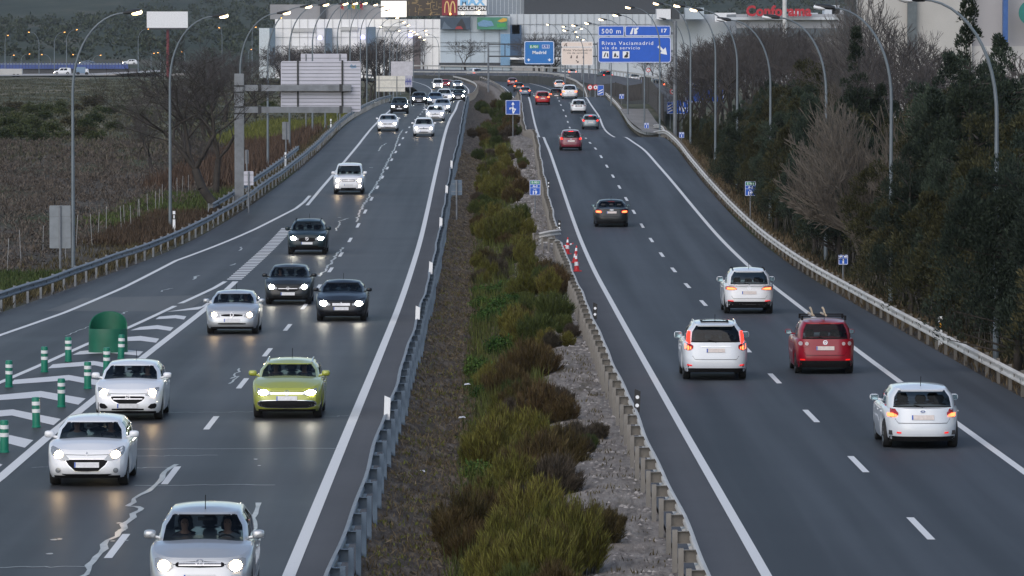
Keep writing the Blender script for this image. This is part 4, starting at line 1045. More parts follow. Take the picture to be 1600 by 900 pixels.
    for i in range(n_s):
        row = []
        for k in np.linspace(-1, 1, n_f):
            p = sL[i].lerp(sR[i], (k+1)/2); p.z += .05*(1 - abs(k)**2.5)*min(1, (i+1)/2, (n_s-i)/2); row.append(p)
        cap.append(row)
    row = []
    for k in np.linspace(0, n_r-1, n_f):
        i = min(n_r-2, int(k)); row.append(rr[i].lerp(rr[i+1], k-i))
    cap.append(row); body.grid(cap, flip=True)
    body.build('body', sp['paint'], root, smooth=True, ang=38)
    for (z, s), fs in zones.items():
        mb = MB(); mb.add(V, fs)
        me_v = sorted({i for f in fs for i in f}); mp = {a: b for b, a in enumerate(me_v)}
        mb = MB(); mb.add([V[i] for i in me_v], [tuple(mp[i] for i in f) for f in fs])
        privacy = sp.get('privacy') and z in ('rear_window', 'rear_side_window', 'quarter_window')
        mb.build(z, M_glassd if privacy else M_glass, root, smooth=True)
    # black frit band around windscreen and rear glass as thin frames just proud of the body
    def gstrip(mb, kind, k0, k1, g0, g1, off, nk=8, ng=2):
        mb.grid([[gpt(g, kind, k, off) for k in np.linspace(k0, k1, nk)] for g in np.linspace(g0, g1, ng)])
    mb = MB(); gstrip(mb, 'f', -XA*1.01, XA*1.01, .0, .065, .004, 10); gstrip(mb, 'f', -XA*.95, XA*.95, .915, .945, .004, 10)
    gstrip(mb, 'r', XR*.95, -XR*.95, gs[RW[0]]-.03, gs[RW[0]]+.03, .004, 10)
    mb.build('window_seal', M_trim, root, smooth=True)
    # ---------------- surface features
    def fpt(x, z, fr_=True, off=.006):
        y = L/2 - .1
        for _ in range(6):
            yy = y if fr_ else -y
            h = min(1, max(0, (z - clear)/(zt(yy) - clear))); w = hw*wF(h); n = nF if fr_ else nR
            k = min(.992, abs(x)/w); y = half(h, fr_)*(1 - k**n)**(1/n)
        return Vector((x, (y + off) if fr_ else -(y + off), z))
    def feat(name, cols, m, fr_=True, off=.006, parent=root, mirror=False, rows=3, dens=.05):
        """surface patch from columns (x, z low, z high) in car half widths / metres"""
        out = []
        for sgn in ((1, -1) if mirror else (1,)):
            mb = MB(); P = []
            fine = []
            for a, b in zip(cols, cols[1:]):
                nn = max(1, int(abs(b[0]-a[0])*hw/dens))
                for k in range(nn): fine.append([a[i] + (b[i]-a[i])*k/nn for i in range(3)])
            fine.append(cols[-1])
            for x, z0, z1 in fine: P.append([fpt(sgn*x*hw, z0 + (z1-z0)*k/rows, fr_, off) for k in range(rows+1)])
            mb.grid(P, flip=(sgn < 0) ^ (not fr_) ^ True)
            out.append(mb.build(name, m, parent, smooth=True))
        return out
    def sym(cols): return [(-x, a, b) for x, a, b in cols[::-1] if x > 0] + list(cols)
    def disc(mb, x, z, r, fr_, off, n=14, sx=1.0):
        c = fpt(x, z, fr_, off); c2 = fpt(x+.02, z, fr_, off)
        mb.add([c] + [fpt(x + r*sx*math.cos(2*math.pi*k/n), z + r*math.sin(2*math.pi*k/n), fr_, off) for k in range(n)], [(0, 1+k, 1+(k+1)%n) for k in range(n)])
    def ringm(mb, x, z, r0, r1, fr_, off, n=16, sx=1.0):
        mb.grid([[fpt(x + r*sx*math.cos(2*math.pi*k/n), z + r*math.sin(2*math.pi*k/n), fr_, off) for k in range(n+1)] for r in (r0, r1)])
    def strokes(mb, lines, cx, cz, s, w, fr_, off):
        for ln in lines:
            for (x0, z0), (x1, z1) in zip(ln, ln[1:]):
                d = Vector((x1-x0, z1-z0)).normalized(); n = Vector((-d.y, d.x))*w/2
                q = [(x0+n.x, z0+n.y), (x1+n.x, z1+n.y), (x1-n.x, z1-n.y), (x0-n.x, z0-n.y)]
                mb.add([fpt(cx + a*s, cz + b*s, fr_, off) for a, b in q], [(0,1,2,3)])
    BADGE = {'vw': ([[(-.55,.75),(-.2,-.1),(0,.35),(.2,-.1),(.55,.75)],[(-.85,.2),(-.45,-.8),(0,.1),(.45,-.8),(.85,.2)]], .14, True), 'bolt': ([[(-1.1,.12),(.1,.12),(-.1,-.12),(1.1,-.12)]], .2, True), 'diamond': ([[(0,1.3),(.75,0),(0,-1.3),(-.75,0),(0,1.3)]], .36, False),
             'diag': ([[(-.7,-.7),(.95,.95)]], .28, True), 'oval': ([[(-.6,0),(.6,0)]], .35, True), 'rings': ([], 0, 'four'), 'tripleoval': ([[(0,.9),(0,-.9)],[(-.6,.35),(.6,.35)]], .22, True), 'rampant': ([[(-.4,-.9),(0,-.3),(-.2,.5),(.3,.9)],[(0,-.2),(.5,-.7)],[(-.1,.3),(.5,.2)]], .3, False)}
    def badge(kind, z, r, fr_, m=M_chrome):
        mb = MB(); ln, w, rg = BADGE[kind]; sx = 1.35 if kind in ('tripleoval',) else (2.1 if kind == 'oval' else 1)
        if rg == 'four':
            for k in (-1.35,-.45,.45,1.35): ringm(mb, k*r, z, r*.6, r*.78, fr_, .016)
        elif rg: ringm(mb, 0, z, r*.82, r, fr_, .016, sx=sx)
        strokes(mb, [[(a*(sx if sx < 2 else 1.5), b) for a, b in l] for l in ln], 0, z, r*.85, w, fr_, .018); mb.build('badge', m, root)
        if kind == 'oval': mb = MB(); disc(mb, 0, z, r*.84, fr_, .013, sx=sx); mb.build('badge', mat('badge_blue', (.02,.05,.16), .3), root)
    S = sp['style']
    lowdark = S.get('under', M_trim)
    if front:
        if S.get('bumper_dark'): feat('bumper_trim', sym([(0,clear+.005,S['bumper_dark']),(.7,clear+.005,S['bumper_dark']),(.93,clear+.005,S['bumper_dark'])]), M_trim, True, .004)
        feat('lower_lip', sym([(0,clear-.01,clear+.06),(.8,clear-.01,clear+.05)]), M_trim, True, .006)
        if 'grille' in S:
            g = feat('grille', sym(S['grille']), M_trim, True, .007)[0]
            for zz in S.get('bars', []):
                xs = S.get('barw', .4); feat('grille_bar', sym([(0,zz,zz+.022),(xs,zz,zz+.022)]), M_chrome if S.get('chrome') else sp['paint'], True, .013, g, rows=1)
        if 'surround' in S: feat('grille_surround', sym(S['surround']), M_chrome, True, .005)
        if 'intake' in S: feat('air_intake', sym(S['intake']), M_trim, True, .006)
        if 'intake2' in S: feat('side_intake', S['intake2'], M_trim, True, .006, mirror=True)
        hl = feat('headlight', S['lamp'], M_lens, True, .009, mirror=True)
        for q, sg in zip(hl, (1, -1)):
            mb = MB()
            lx, lz, lr = S['bulb']; disc(mb, sg*lx*hw, lz, lr, True, .016, 14, S.get('bx', 1.15)); mb.build('bulb', sp['beam'], q)
        if 'drl' in S: feat('daylight_strip', S['drl'], M_drl, True, .018, mirror=True, rows=1)
        if 'lightbar' in S: feat('light_bar', sym(S['lightbar']), M_drl, True, .014, rows=1)
        if 'fog' in S:
            for sg in (1, -1):
                mb = MB(); disc(mb, sg*S['fog'][0]*hw, S['fog'][1], .055, True, .014); mb.build('fog_lamp', M_lens if not S.get('foglit') else M_hldim, root)
        pz = S.get('plate', .47); pl = feat('number_plate', sym([(0,pz-.055,pz+.055),(.26/hw,pz-.055,pz+.055)]), M_plate, True, .022, rows=1)[0]
        sgx = .23/hw; feat('plate_band', [(sgx,pz-.053,pz+.053),(.258/hw,pz-.053,pz+.053)], M_signblue2, True, .025, pl, rows=1)
        if 'badge' in S: badge(S['badge'], S.get('bz', .72), S.get('br', .06), True, S.get('bm', M_chrome))
        # bonnet shut lines
        feat('bonnet_gap', sym([(0,S.get('gap', zt(L/2)-.03),S.get('gap', zt(L/2)-.03)+.009),(.55,S.get('gap', zt(L/2)-.03)+.01,S.get('gap', zt(L/2)-.03)+.019)]), M_trim, True, .003, rows=1)
        mb = MB()
        for x0, x1 in ((-.55, .02), (.1, .62)):
            mb.tube([gpt(.03, 'f', x1, .02), gpt(.10, 'f', (x0+x1)/2, .018), gpt(.075, 'f', x0, .016)], .011, 5)
        mb.build('wiper', M_trim, root)
    else:
        bd = S.get('bumper_dark', clear + .1)
        feat('bumper_trim', sym([(0,clear-.01,bd),(.75,clear-.01,bd),(.95,clear-.01,bd-.02)]), M_trim, False, .005)
        tl = feat('tail_light', S['lamp'], S.get('lamp_mat', M_tail0), False, .010, mirror=True)
        for q, sg in zip(tl, (1, -1)):
            if 'hot' in S: feat('tail_bulb', [(sg*x, a, b) for x, a, b in S['hot']][::sg], S.get('hot_mat', M_tail), False, .016, q)
            if 'rounds' in S:
                for (x, z, r_, m_) in S['rounds']:
                    mb = MB(); disc(mb, sg*x*hw, z, r_, False, .02); mb.build('tail_bulb', m_, q)
        if 'pillar_lamp' in S:
            k0, k1, g0, g1 = S['pillar_lamp']
            for sg in (1, -1):
                mb = MB(); mb.grid([[gpt(g, 'r', sg*k, .012) for k in np.linspace(k0 + .06*g, k1, 4)] for g in np.linspace(g0, g1, 6)], flip=sg < 0); mb.build('tail_light', S.get('pillar_mat', M_tail), root, smooth=True)
        pz = S.get('plate', .80); pw = .26
        if S.get('recess'): feat('plate_recess', sym([(0,pz-.09,pz+.085),(.34/hw,pz-.08,pz+.085)]), S['recess'], False, .007, rows=1)
        pl = feat('number_plate', sym([(0,pz-.055,pz+.055),(pw/hw,pz-.055,pz+.055)]), M_plateW, False, .016, rows=1)[0]
        feat('plate_band', [(-pw*.99/hw,pz-.053,pz+.053),(-.225/hw,pz-.053,pz+.053)], M_signblue2, False, .020, pl, rows=1)
        if 'badge' in S: badge(S['badge'], S.get('bz', .92), S.get('br', .055), False)
        if 'reflector' in S: feat('reflector', S['reflector'], S.get('refl_mat', M_refl), False, .012, mirror=True, rows=1)
        if 'chromebar' in S: feat('chrome_strip', sym(S['chromebar']), M_chrome, False, .012, rows=1)
        feat('tailgate_gap', sym([(0,S.get('gapz',.52),S.get('gapz',.52)+.012),(.62,S.get('gapz',.52),S.get('gapz',.52)+.012),(.70,S.get('gapz',.52)+.1,S.get('gapz',.52)+.115)]), M_trim, False, .003, rows=1)
        mb = MB(); mb.tube([gpt(gs[RW[0]]-.02, 'r', .02, .02), gpt(gs[RW[0]]+.10, 'r', -.25, .02)] , .012, 5); mb.build('wiper', M_trim, root)
        mb = MB(); mb.box(gpt(.945, 'r', 0, .01), (.34, .02, .022)); mb.build('brake_light', M_tail0 if not S.get('brake') else M_tail, root)
        if S.get('spoiler'):
            mb = MB(); q = [gpt(.955, 'r', k, .0) for k in np.linspace(.78, -.78, 11)]
            mb.grid([[p + Vector((0,.16,.035)) for p in q], [p + Vector((0,-.06,.03)) for p in q], [p + Vector((0,-.15,-.0)) for p in q], [p + Vector((0,-.14,-.035)) for p in q], [p + Vector((0,.02,-.03)) for p in q]]); mb.build('spoiler', sp['paint'], root, smooth=True, ang=50)
    # side dressing: sill, wheels, mirrors, roof
    for sgy in (0, 1):
        for sg in (1, -1):
            mb = MB(); M = Matrix.Translation((sg*(hw - .15), ax[sgy], r_w)) @ Matrix.Rotation(sg*math.pi/2, 4, 'Y')
            mb.lathe([(r_w*.60,-.10),(r_w*.93,-.105),(r_w,-.07),(r_w,.07),(r_w*.93,.105),(r_w*.66,.10),(r_w*.60,.07)], 26, M=M); w = mb.build('wheel', M_tyre, root, smooth=True)
            mb = MB(); mb.lathe([(0,.05),(r_w*.16,.075),(r_w*.2,.06)], 20, M=M)
            for k in range(5):
                A = M @ Matrix.Rotation(2*math.pi*k/5, 4, 'Z'); mb.add([A @ Vector(p) for p in ((.03,r_w*.1,.065),(-.03,r_w*.1,.065),(-.055,r_w*.64,.085),(.055,r_w*.64,.085))], [(0,1,2,3)])
            mb.lathe([(r_w*.58,.08),(r_w*.66,.095),(r_w*.66,.06)], 24, M=M); mb.lathe([(0,.0),(r_w*.6,.0)], 20, M=M); mb.build('rim', M_rim, w, smooth=True)
    mb = MB(); mb.box((0, 0, clear + .12), (W*.80, L*.80, .30)); mb.box((0, ax[0], .42), (W*.78, arch*2.1, .42)); mb.box((0, ax[1], .42), (W*.78, arch*2.1, .42)); mb.build('underbody', M_under, root)
    my = gy0(.14) - .42; mz = zt(my) + .10; mx = gw(.2) + .02
    for sg in (1, -1):
        mb = MB(); c = Vector((sg*(mx + .13), my, mz)); rows_ = []
        sx, sz, sy = (.105, .075, .085) if H < 1.6 else (.12, .10, .10)
        for k in range(9):
            a = math.pi*k/8; rows_.append([c + Vector((math.copysign(abs(math.cos(b))**.6, math.cos(b))*sx*math.sin(a)**.6, -sy*math.cos(a)*(1 if math.cos(a) < 0 else .45), math.copysign(abs(math.sin(b))**.6, math.sin(b))*sz*math.sin(a)**.6)) for b in np.linspace(0, 2*math.pi, 15)])
        mb.grid(rows_); mb.tube([Vector((sg*(mx-.06), my, mz - .07)), Vector((sg*(mx+.08), my, mz - .04))], .03, 6)
        o = mb.build('mirror', sp.get('mirror', sp['paint']), root, smooth=True, ang=60)
        mb = MB(); mb.add([c + Vector((a*sx*.8, -sy*.47, b*sz*.78)) for a, b in ((-1,-1),(1,-1),(1,1),(-1,1))], [(0,1,2,3)]); mb.build('mirror_glass', mat('mirror_glass', (.35,.5,.58), .08, .9), o)
    if near:
        for sg in (1, -1):
            mb = MB()
            for yy in (.02, -.98):
                q = Vector((sg*(hw*1.0 - .012), yy, zt(yy) - .13)); mb.box(q, (.03, .17, .028))
            mb.build('door_handle', sp['paint'], root)
    if sp.get('rails'):
        for sg in (1, -1):
            mb = MB(); pts = [Vector((sg*(wroof*.90), y, zroof(y) + .035 + (.0 if 0 < i < 6 else -.03))) for i, y in enumerate(np.linspace(rf - .15, rrf + .12, 7))]
            mb.tube(pts, .022, 6); mb.build('roof_rail', sp.get('rail_mat', M_trim), root, smooth=True)
    if sp.get('aerial', near):
        mb = MB(); y = rrf + .25 if not sp.get('aerial_front') else rf - .15; mb.tube([Vector((0,y,zroof(y)+.03)), Vector((0,y-.1,zroof(y)+.26))], .008, 5); mb.build('aerial', M_trim, root)
    if sp.get('sunroof'):
        mb = MB(); mb.grid([[Vector((x*wroof*.62, y, zroof(y) + .05*(1-abs(x*.62)**2.5) + .004)) for x in np.linspace(-1,1,7)] for y in (rrf+.25, (rf+rrf)/2)]); mb.build('sunroof', M_trim, root, smooth=True)
    # cabin
    fl = clear + .12; zb_ = zt(0) - .05
    mb = MB(); mb.box((0, (cw+rb)/2, fl + .06), (W*.84, cw - rb - .1, .1)); mb.box((0, cw - .28, zb_ - .12), (W*.82, .42, .20)); mb.build('dashboard', M_cabin, root)
    seat_y = [(.02, 2), (-.92, 3)] if near else [(.02, 2)]
    for yy, cnt in seat_y:
        for x in ((-.36, .36) if cnt == 2 else (-.42, 0, .42)):
            mb = MB(); pr = []
            for zz, th, wd, dy in ((fl+.16,.12,.23,.0),(fl+.45,.12,.25,-.06),(fl+.62,.10,.22,-.10),(fl+.70,.07,.16,-.12),(fl+.72,.05,.07,-.12),(fl+.75,.06,.12,-.11),(fl+.84,.06,.13,-.12),(fl+.90,.03,.09,-.12)):
                pr.append([Vector((x + wd*math.copysign(abs(math.cos(a))**.5, math.cos(a)), yy - .35 + dy + th*math.copysign(abs(math.sin(a))**.6, math.sin(a)), zz)) for a in np.linspace(0, 2*math.pi, 13)])
            mb.grid(pr); mb.box((x, yy - .12, fl + .16), (.46, .46, .14)); mb.build('seat', M_seat, root, smooth=True, ang=60)
    sx = -.36
    mb = MB(); c = Vector((sx, .52, fl + .56)); mb.tube([c + Vector((.18*math.cos(a), -.06*math.sin(a), .17*math.sin(a))) for a in np.linspace(0, 2*math.pi, 17)], .015, 6, cap=False); mb.box(c + Vector((0,.02,0)), (.1,.05,.08)); mb.box(c + Vector((0,.02,0)), (.34,.03,.03)); mb.build('steering_wheel', M_cabin, root, smooth=True)
    if near and front:
        mb = MB(); mb.box((0, gy0(.86) - .12, H - .20), (.24, .04, .06)); mb.build('rear_view_mirror', M_cabin, root)
    if sp.get('rack'):
        mb = MB()
        for yy in (rf - .35, rrf + .45):
            mb.box((0, yy, H + .075), (wroof*2.05, .05, .035))
            for sg in (1, -1): mb.box((sg*wroof*.98, yy, H + .02), (.06,.10,.13))
        q = mb.build('roof_rack', M_trim, root)
        for x in (-.30, .06):
            mb = MB(); mb.tube([Vector((x, rrf+.3, H+.10)), Vector((x - .10, rrf + 1.15, H + .14))], .03, 6); mb.box((x - .05, rrf + .42, H + .20), (.05,.12,.22), M=Matrix.Rotation(-.25,3,'Y')); mb.box((x - .09, rrf + .52, H + .31), (.05,.30,.05), M=Matrix.Rotation(-.25,3,'Y')); mb.build('bike_holder', mat('rack_alu_wood', (.42,.36,.27), .5), q)
    return root, dict(fl=fl, seat=Vector((sx, .02, fl)), T=T)

def heading(x, Y): return math.atan2(-(float(x(Y+3)) - float(x(Y-3))), 6.0)
GON, GOFF = 'oncoming cars with headlights on', 'departing cars with tail lights'
Z = lambda pts: pts
# front styles: lamp columns are (x in half widths, z low, z high)
F_round = dict(lamp=[(.50,.64,.70),(.58,.585,.735),(.70,.575,.775),(.80,.60,.79),(.86,.66,.77)], bulb=(.68,.665,.085), grille=[(0,.635,.735),(.42,.645,.72),(.46,.66,.70)], bars=[.662,.70], barw=.40, chrome=True, plate=.47, intake=[(0,.26,.36),(.55,.27,.35)], fog=(.72,.36), badge='tripleoval', bz=.715, br=.055)
F_swept = dict(lamp=[(.43,.57,.60),(.52,.565,.68),(.64,.58,.78),(.76,.62,.83),(.86,.68,.85),(.90,.74,.82)], bulb=(.69,.69,.075), grille=[(0,.34,.585),(.28,.35,.585),(.44,.47,.585),(.50,.545,.575)], surround=[(0,.325,.60),(.29,.335,.60),(.46,.46,.60),(.525,.54,.59)], plate=.475, intake=[(0,.245,.285),(.50,.25,.285),(.60,.275,.29)], fog=(.70,.36), badge='rampant', bz=.70, br=.05)
F_corsa = dict(lamp=[(.50,.64,.67),(.58,.625,.73),(.70,.64,.80),(.80,.68,.83),(.88,.74,.83)], bulb=(.70,.71,.075), grille=[(0,.42,.625),(.22,.43,.62),(.40,.50,.62),(.48,.575,.61)], bars=[.545], barw=.42, chrome=True, surround=[(0,.405,.64),(.23,.415,.635),(.42,.49,.635),(.50,.57,.62)], plate=.385, intake=[(0,.27,.32),(.46,.275,.315)], intake2=[(.58,.34,.36),(.66,.31,.43),(.78,.32,.45),(.82,.37,.42)], badge='bolt', bz=.60, br=.06)
F_wagon = dict(lamp=[(.40,.625,.665),(.52,.60,.70),(.66,.60,.735),(.80,.635,.77),(.90,.68,.77)], bulb=(.66,.665,.06), bx=2.1, lightbar=[(0,.635,.66),(.46,.635,.66)], grille=[(0,.285,.47),(.55,.295,.465),(.74,.33,.45),(.80,.37,.41)], surround=[(0,.27,.485),(.56,.28,.48),(.765,.32,.465),(.825,.365,.42)], plate=.525, badge='vw', bz=.655, br=.068, bm=M_chrome)
F_megane = dict(lamp=[(.44,.585,.635),(.54,.575,.69),(.68,.575,.745),(.80,.60,.765),(.88,.65,.75)], bulb=(.66,.655,.075), grille=[(.10,.60,.67),(.28,.605,.665),(.40,.615,.655)], plate=.47, intake=[(0,.335,.385),(.38,.335,.385),(.52,.345,.375)], badge='diamond', bz=.65, br=.085)
F_megane['grille'] = [(0,.60,.67),(.28,.605,.665),(.40,.615,.655)]
F_opel = dict(lamp=[(.46,.60,.65),(.56,.59,.71),(.70,.60,.77),(.82,.64,.79),(.88,.70,.76)], bulb=(.68,.675,.085), grille=[(0,.50,.64),(.30,.51,.635),(.44,.56,.62)], bars=[.60], barw=.40, chrome=True, plate=.42, intake=[(0,.26,.34),(.60,.28,.33)], badge='bolt', bz=.62, br=.055)
F_sal = dict(lamp=[(.42,.575,.62),(.55,.555,.68),(.70,.555,.73),(.82,.58,.75),(.90,.64,.73)], bulb=(.68,.635,.085), bx=1.5, grille=[(0,.54,.65),(.30,.55,.645),(.38,.575,.62)], bars=[.56,.59,.62], barw=.34, chrome=True, plate=.46, intake=[(0,.25,.35),(.60,.27,.33)], intake2=[(.66,.33,.37),(.80,.34,.40)], badge='rampant', bz=.655, br=.05)
F_suv = dict(lamp=[(.42,.70,.76),(.55,.685,.80),(.70,.69,.84),(.84,.73,.85),(.90,.78,.83)], bulb=(.68,.765,.08), bx=1.6, grille=[(0,.60,.79),(.30,.61,.785),(.40,.65,.76)], plate=.54, intake=[(0,.34,.44),(.55,.35,.43)], badge='diag', bz=.745, br=.075, bumper_dark=.36)
F_off = dict(lamp=[(.48,.76,.86),(.58,.74,.93),(.74,.75,.96),(.88,.80,.95)], bulb=(.70,.845,.095), grille=[(0,.77,.89),(.36,.77,.89),(.42,.80,.87)], bars=[.80,.845], barw=.38, chrome=True, plate=.58, intake=[(0,.33,.41),(.48,.34,.40)], fog=(.74,.50), foglit=True, badge='diamond', bz=.845, br=.05, bumper_dark=.33)
F_logan = dict(lamp=[(.44,.59,.69),(.58,.585,.735),(.74,.60,.77),(.86,.65,.76)], bulb=(.68,.67,.09), grille=[(0,.585,.67),(.36,.59,.67),(.40,.61,.65)], plate=.44, intake=[(0,.29,.36),(.66,.30,.35)], badge='oval', bz=.63, br=.04)
F_kia = dict(lamp=[(.44,.60,.66),(.56,.59,.72),(.70,.60,.78),(.84,.66,.80)], bulb=(.68,.685,.085), grille=[(0,.60,.66),(.34,.605,.66),(.40,.625,.65)], plate=.46, intake=[(0,.32,.40),(.44,.33,.39)], intake2=[(.70,.36,.42),(.80,.37,.42)], badge='oval', bz=.70, br=.035)
# rear styles
B_focus = dict(lamp=[(.62,.80,.84),(.70,.75,.94),(.80,.73,.99),(.90,.74,1.0)], lamp_mat=mat('tail_lamp_cherry', (.40,.03,.035), .2), hot=[(.66,.755,.80),(.76,.745,.835),(.87,.75,.83)], hot_mat=M_tailhot, plate=.74, recess=None, badge='oval', bz=.875, br=.035, bumper_dark=.30, reflector=[(.55,.365,.40),(.66,.37,.405)], gapz=.60, spoiler=True)
B_plus = dict(lamp=[(.52,.82,.90),(.60,.79,.97),(.78,.78,1.0),(.90,.80,1.0)], lamp_mat=P_red, rounds=[(.60,.89,.075,M_tail0),(.60,.89,.052,M_tailclear),(.80,.895,.085,M_tail0),(.80,.895,.06,M_tailclear)], plate=.76, badge='vw', bz=.925, br=.065, bumper_dark=.40, reflector=[(.66,.41,.445),(.82,.415,.45)], gapz=.55)
B_xc = dict(lamp=[(.68,.92,1.0),(.78,.86,1.05),(.92,.86,1.06)], lamp_mat=M_tail0, hot=[(.74,.90,.96),(.84,.87,1.0),(.92,.90,1.04)], hot_mat=M_tailhot, pillar_lamp=(.86,.985,.0,.62), plate=.86, chromebar=[(0,.965,.985),(.45,.965,.985)], bumper_dark=.36, reflector=[(.72,.42,.455),(.86,.43,.47)], gapz=.60, spoiler=True)
B_tig = dict(lamp=[(.48,.90,.93),(.60,.88,.99),(.80,.87,1.01),(.92,.89,1.0)], hot=[(.52,.905,.93),(.66,.89,.965),(.86,.89,.97)], hot_mat=M_tailhot, plate=.78, badge='vw', bz=.945, br=.06, bumper_dark=.46, reflector=[(.62,.465,.50),(.84,.47,.505)], gapz=.56, spoiler=True)
B_sal = dict(lamp=[(.55,.78,.90),(.70,.77,.94),(.90,.77,.94)], hot=[(.60,.79,.86),(.74,.785,.89),(.88,.79,.89)], hot_mat=M_tailhot, plate=.80, badge='rings', bz=.93, br=.05, bumper_dark=.33, gapz=.58)
B_small = dict(lamp=[(.66,.82,.95),(.78,.78,1.02),(.92,.80,1.02)], hot=[(.72,.83,.93),(.88,.82,.98)], hot_mat=M_tail, plate=.72, bumper_dark=.30, badge='oval', bz=.86, br=.035, brake=True)
B_hot = dict(lamp=[(.60,.82,.93),(.74,.80,.98),(.92,.80,.98)], hot=[(.62,.82,.93),(.74,.80,.97),(.91,.81,.97)], hot_mat=M_tailhot, plate=.72, bumper_dark=.32, badge='oval', bz=.88, br=.035)
B_clear = dict(lamp=[(.60,.80,.88),(.74,.78,.93),(.92,.78,.93)], lamp_mat=M_tailclear, rounds=[(.80,.86,.05,M_tail0)], plate=.80, bumper_dark=.33, recess=M_trim, badge='oval', bz=.90, br=.035)

LANE = {'L': (zL, True), 'R': (zR, False)}
def put(side, u, v, typ, pnt, style, name, label, near=0, beam=None, ymin=50, Y=None, sc=1.0, dy=0.0, zofs=0.0, **k):
    prof, on = LANE[side]
    TT = dict(TYPES[typ]); TT.update(k.get('dim', {})); wb = TT['wb']; a_ = axles(TT); da = a_[0] if on else -a_[1]
    if Y is None: p = gnd(u, v, prof, 0, ymin)
    else: q = at(u, v, Y); p = Vector((q.x, Y, float(prof(Y))))
    x = LDx if on else RDx; hd = heading(x, p.y + wb/2)
    # p is the contact of the nearer axle
    c = Vector((p.x - math.sin(hd)*da*sc, p.y + da*sc, 0)); c.z = float(prof(c.y)) + zofs
    sp = dict(type=typ, paint=pnt, style=style, name=name, label=label, near=near, front=on, loc=c, rz=hd + (math.pi if on else 0), beam=beam or M_hl, group=GON if on else GOFF, **k)
    o, info = make_car(sp)
    slope = (float(prof(c.y+1.4)) - float(prof(c.y-1.4)))/2.8
    o.rotation_euler[0] = math.atan(slope)*(-1 if on else 1)
    if sc != 1.0: o.scale = (sc, sc, sc)
    return o, info
cars = {}
cars['near'] = put('L', 316, 940, 'hatch', P_silver, F_round, 'hatchback_car', 'silver hatchback at the bottom edge with a couple visible behind the windscreen', 1, aerial_front=True, dim=dict(H=1.50, W=1.74))
cars['w1'] = put('L', 140, 757, 'hatch', P_white, F_swept, 'hatchback_car', 'white hatchback with large grille around its number plate, second nearest oncoming car', 1, dim=dict(H=1.38, zt=[(0,.90),(.12,.93),(.5,.91),(.71,.93),(.80,.90),(.93,.81),(1,.70)]))
cars['w2'] = put('L', 203, 655, 'hatch', P_white, F_corsa, 'hatchback_car', 'white hatchback with thin chrome grille wing beside the green bollards', 1, dim=dict(H=1.41))
cars['lime'] = put('L', 450, 652, 'hatch', P_lime, F_wagon, 'estate_car', 'lime green estate car with a lit bar between its headlights', 1, M_hlw, rails=True, rail_mat=M_chrome, dim=dict(L=4.6, W=1.79, H=1.39, wb=2.68, rb=-2.2, rr=-1.85))
cars['meg'] = put('L', 364, 521, 'hatch', P_silver, F_megane, 'hatchback_car', 'silver hatchback with diamond badge passing the tip of the painted gore', 1, dim=dict(L=4.2, W=1.78, H=1.40))
cars['opel'] = put('L', 451, 475, 'hatch', P_dark, F_opel, 'hatchback_car', 'dark grey hatchback with dazzling headlights in the middle lane', 1, M_hlw, dim=dict(W=1.80, H=1.45, L=4.3))
cars['sal'] = put('L', 534, 501, 'saloon', P_black, F_sal, 'saloon_car', 'black blue saloon with bright white headlights in the fast lane', 1, M_hlw, dim=dict(H=1.39))
cars['suv'] = put('L', 480.5, 397, 'suv', P_teal, F_suv, 'suv_car', 'dark teal SUV beside the comb of short white bars', 1, M_hlw, rails=True, dim=dict(H=1.60))
cars['off'] = put('L', 545, 303, 'offroad', P_white, F_off, 'offroad_car', 'boxy white off-road car alone on the outer lane line', 1, dim=dict(H=1.80))
put('L', 606, 205, 'saloon', P_white, F_logan, 'saloon_car', 'white saloon with black grille bar near the gantry sign crest', 0, M_hldim)
put('L', 662, 213, 'hatch', P_white, F_kia, 'hatchback_car', 'white hatchback, nearest of the distant oncoming queue in the fast lane', 0, M_hldim, dim=dict(H=1.52,W=1.78))
put('L', 624, 178, 'suv', P_dark, F_suv, 'suv_car', 'dark grey SUV in the outer lane just below the crest', 0, M_hlw)
put('L', 680, 189, 'hatch', P_white, F_kia, 'hatchback_car', 'white car following close behind the nearest white hatchback of the queue', 0, M_hlw, dim=dict(W=1.8))
put('L', 691, 176, 'saloon', P_silver, F_sal, 'saloon_car', 'silver grey saloon overlapped by the white car in the queue', 0, M_hlw)
put('L', 655, 163.5, 'hatch', P_dark, F_opel, 'hatchback_car', 'dark car with the most dazzling headlights at the crest', 0, emat('headlight_dazzling', (.95,1,.92), 70.0), dim=dict(W=1.85))
put('L', 680, 164, 'saloon', P_blue, F_sal, 'saloon_car', 'slate blue car between the dazzling car and the queue', 0, M_hlw)
put('L', 694, 161, 'suv', P_white, F_suv, 'suv_car', 'white SUV in the middle of the distant queue', 0, M_hlw)
put('L', 716, 158.5, 'hatch', P_dark, F_opel, 'hatchback_car', 'small dark car hugging the median line in the distant queue', 0, M_hlw)
put('L', 705, 154, 'hatch', P_grey, F_kia, 'hatchback_car', 'grey car half hidden behind the white SUV of the queue', 0, M_hlw, Y=745)
put('L', 718.5, 150, 'suv', P_dark, F_suv, 'suv_car', 'dark SUV near the bend in the fast lane', 0, M_hlw, Y=830)
put('L', 715, 137.5, 'saloon', P_silver, F_logan, 'saloon_car', 'silver car farthest along the fast lane at the bend', 0, M_hldim)
put('L', 684, 139.5, 'van', P_white, F_off, 'van', 'white van at the far bend of the oncoming lanes', 0, M_hl, cat='van')
put('L', 696, 136, 'hatch', P_red2, F_kia, 'hatchback_car', 'red car peeking from behind the white van', 0, M_hl)
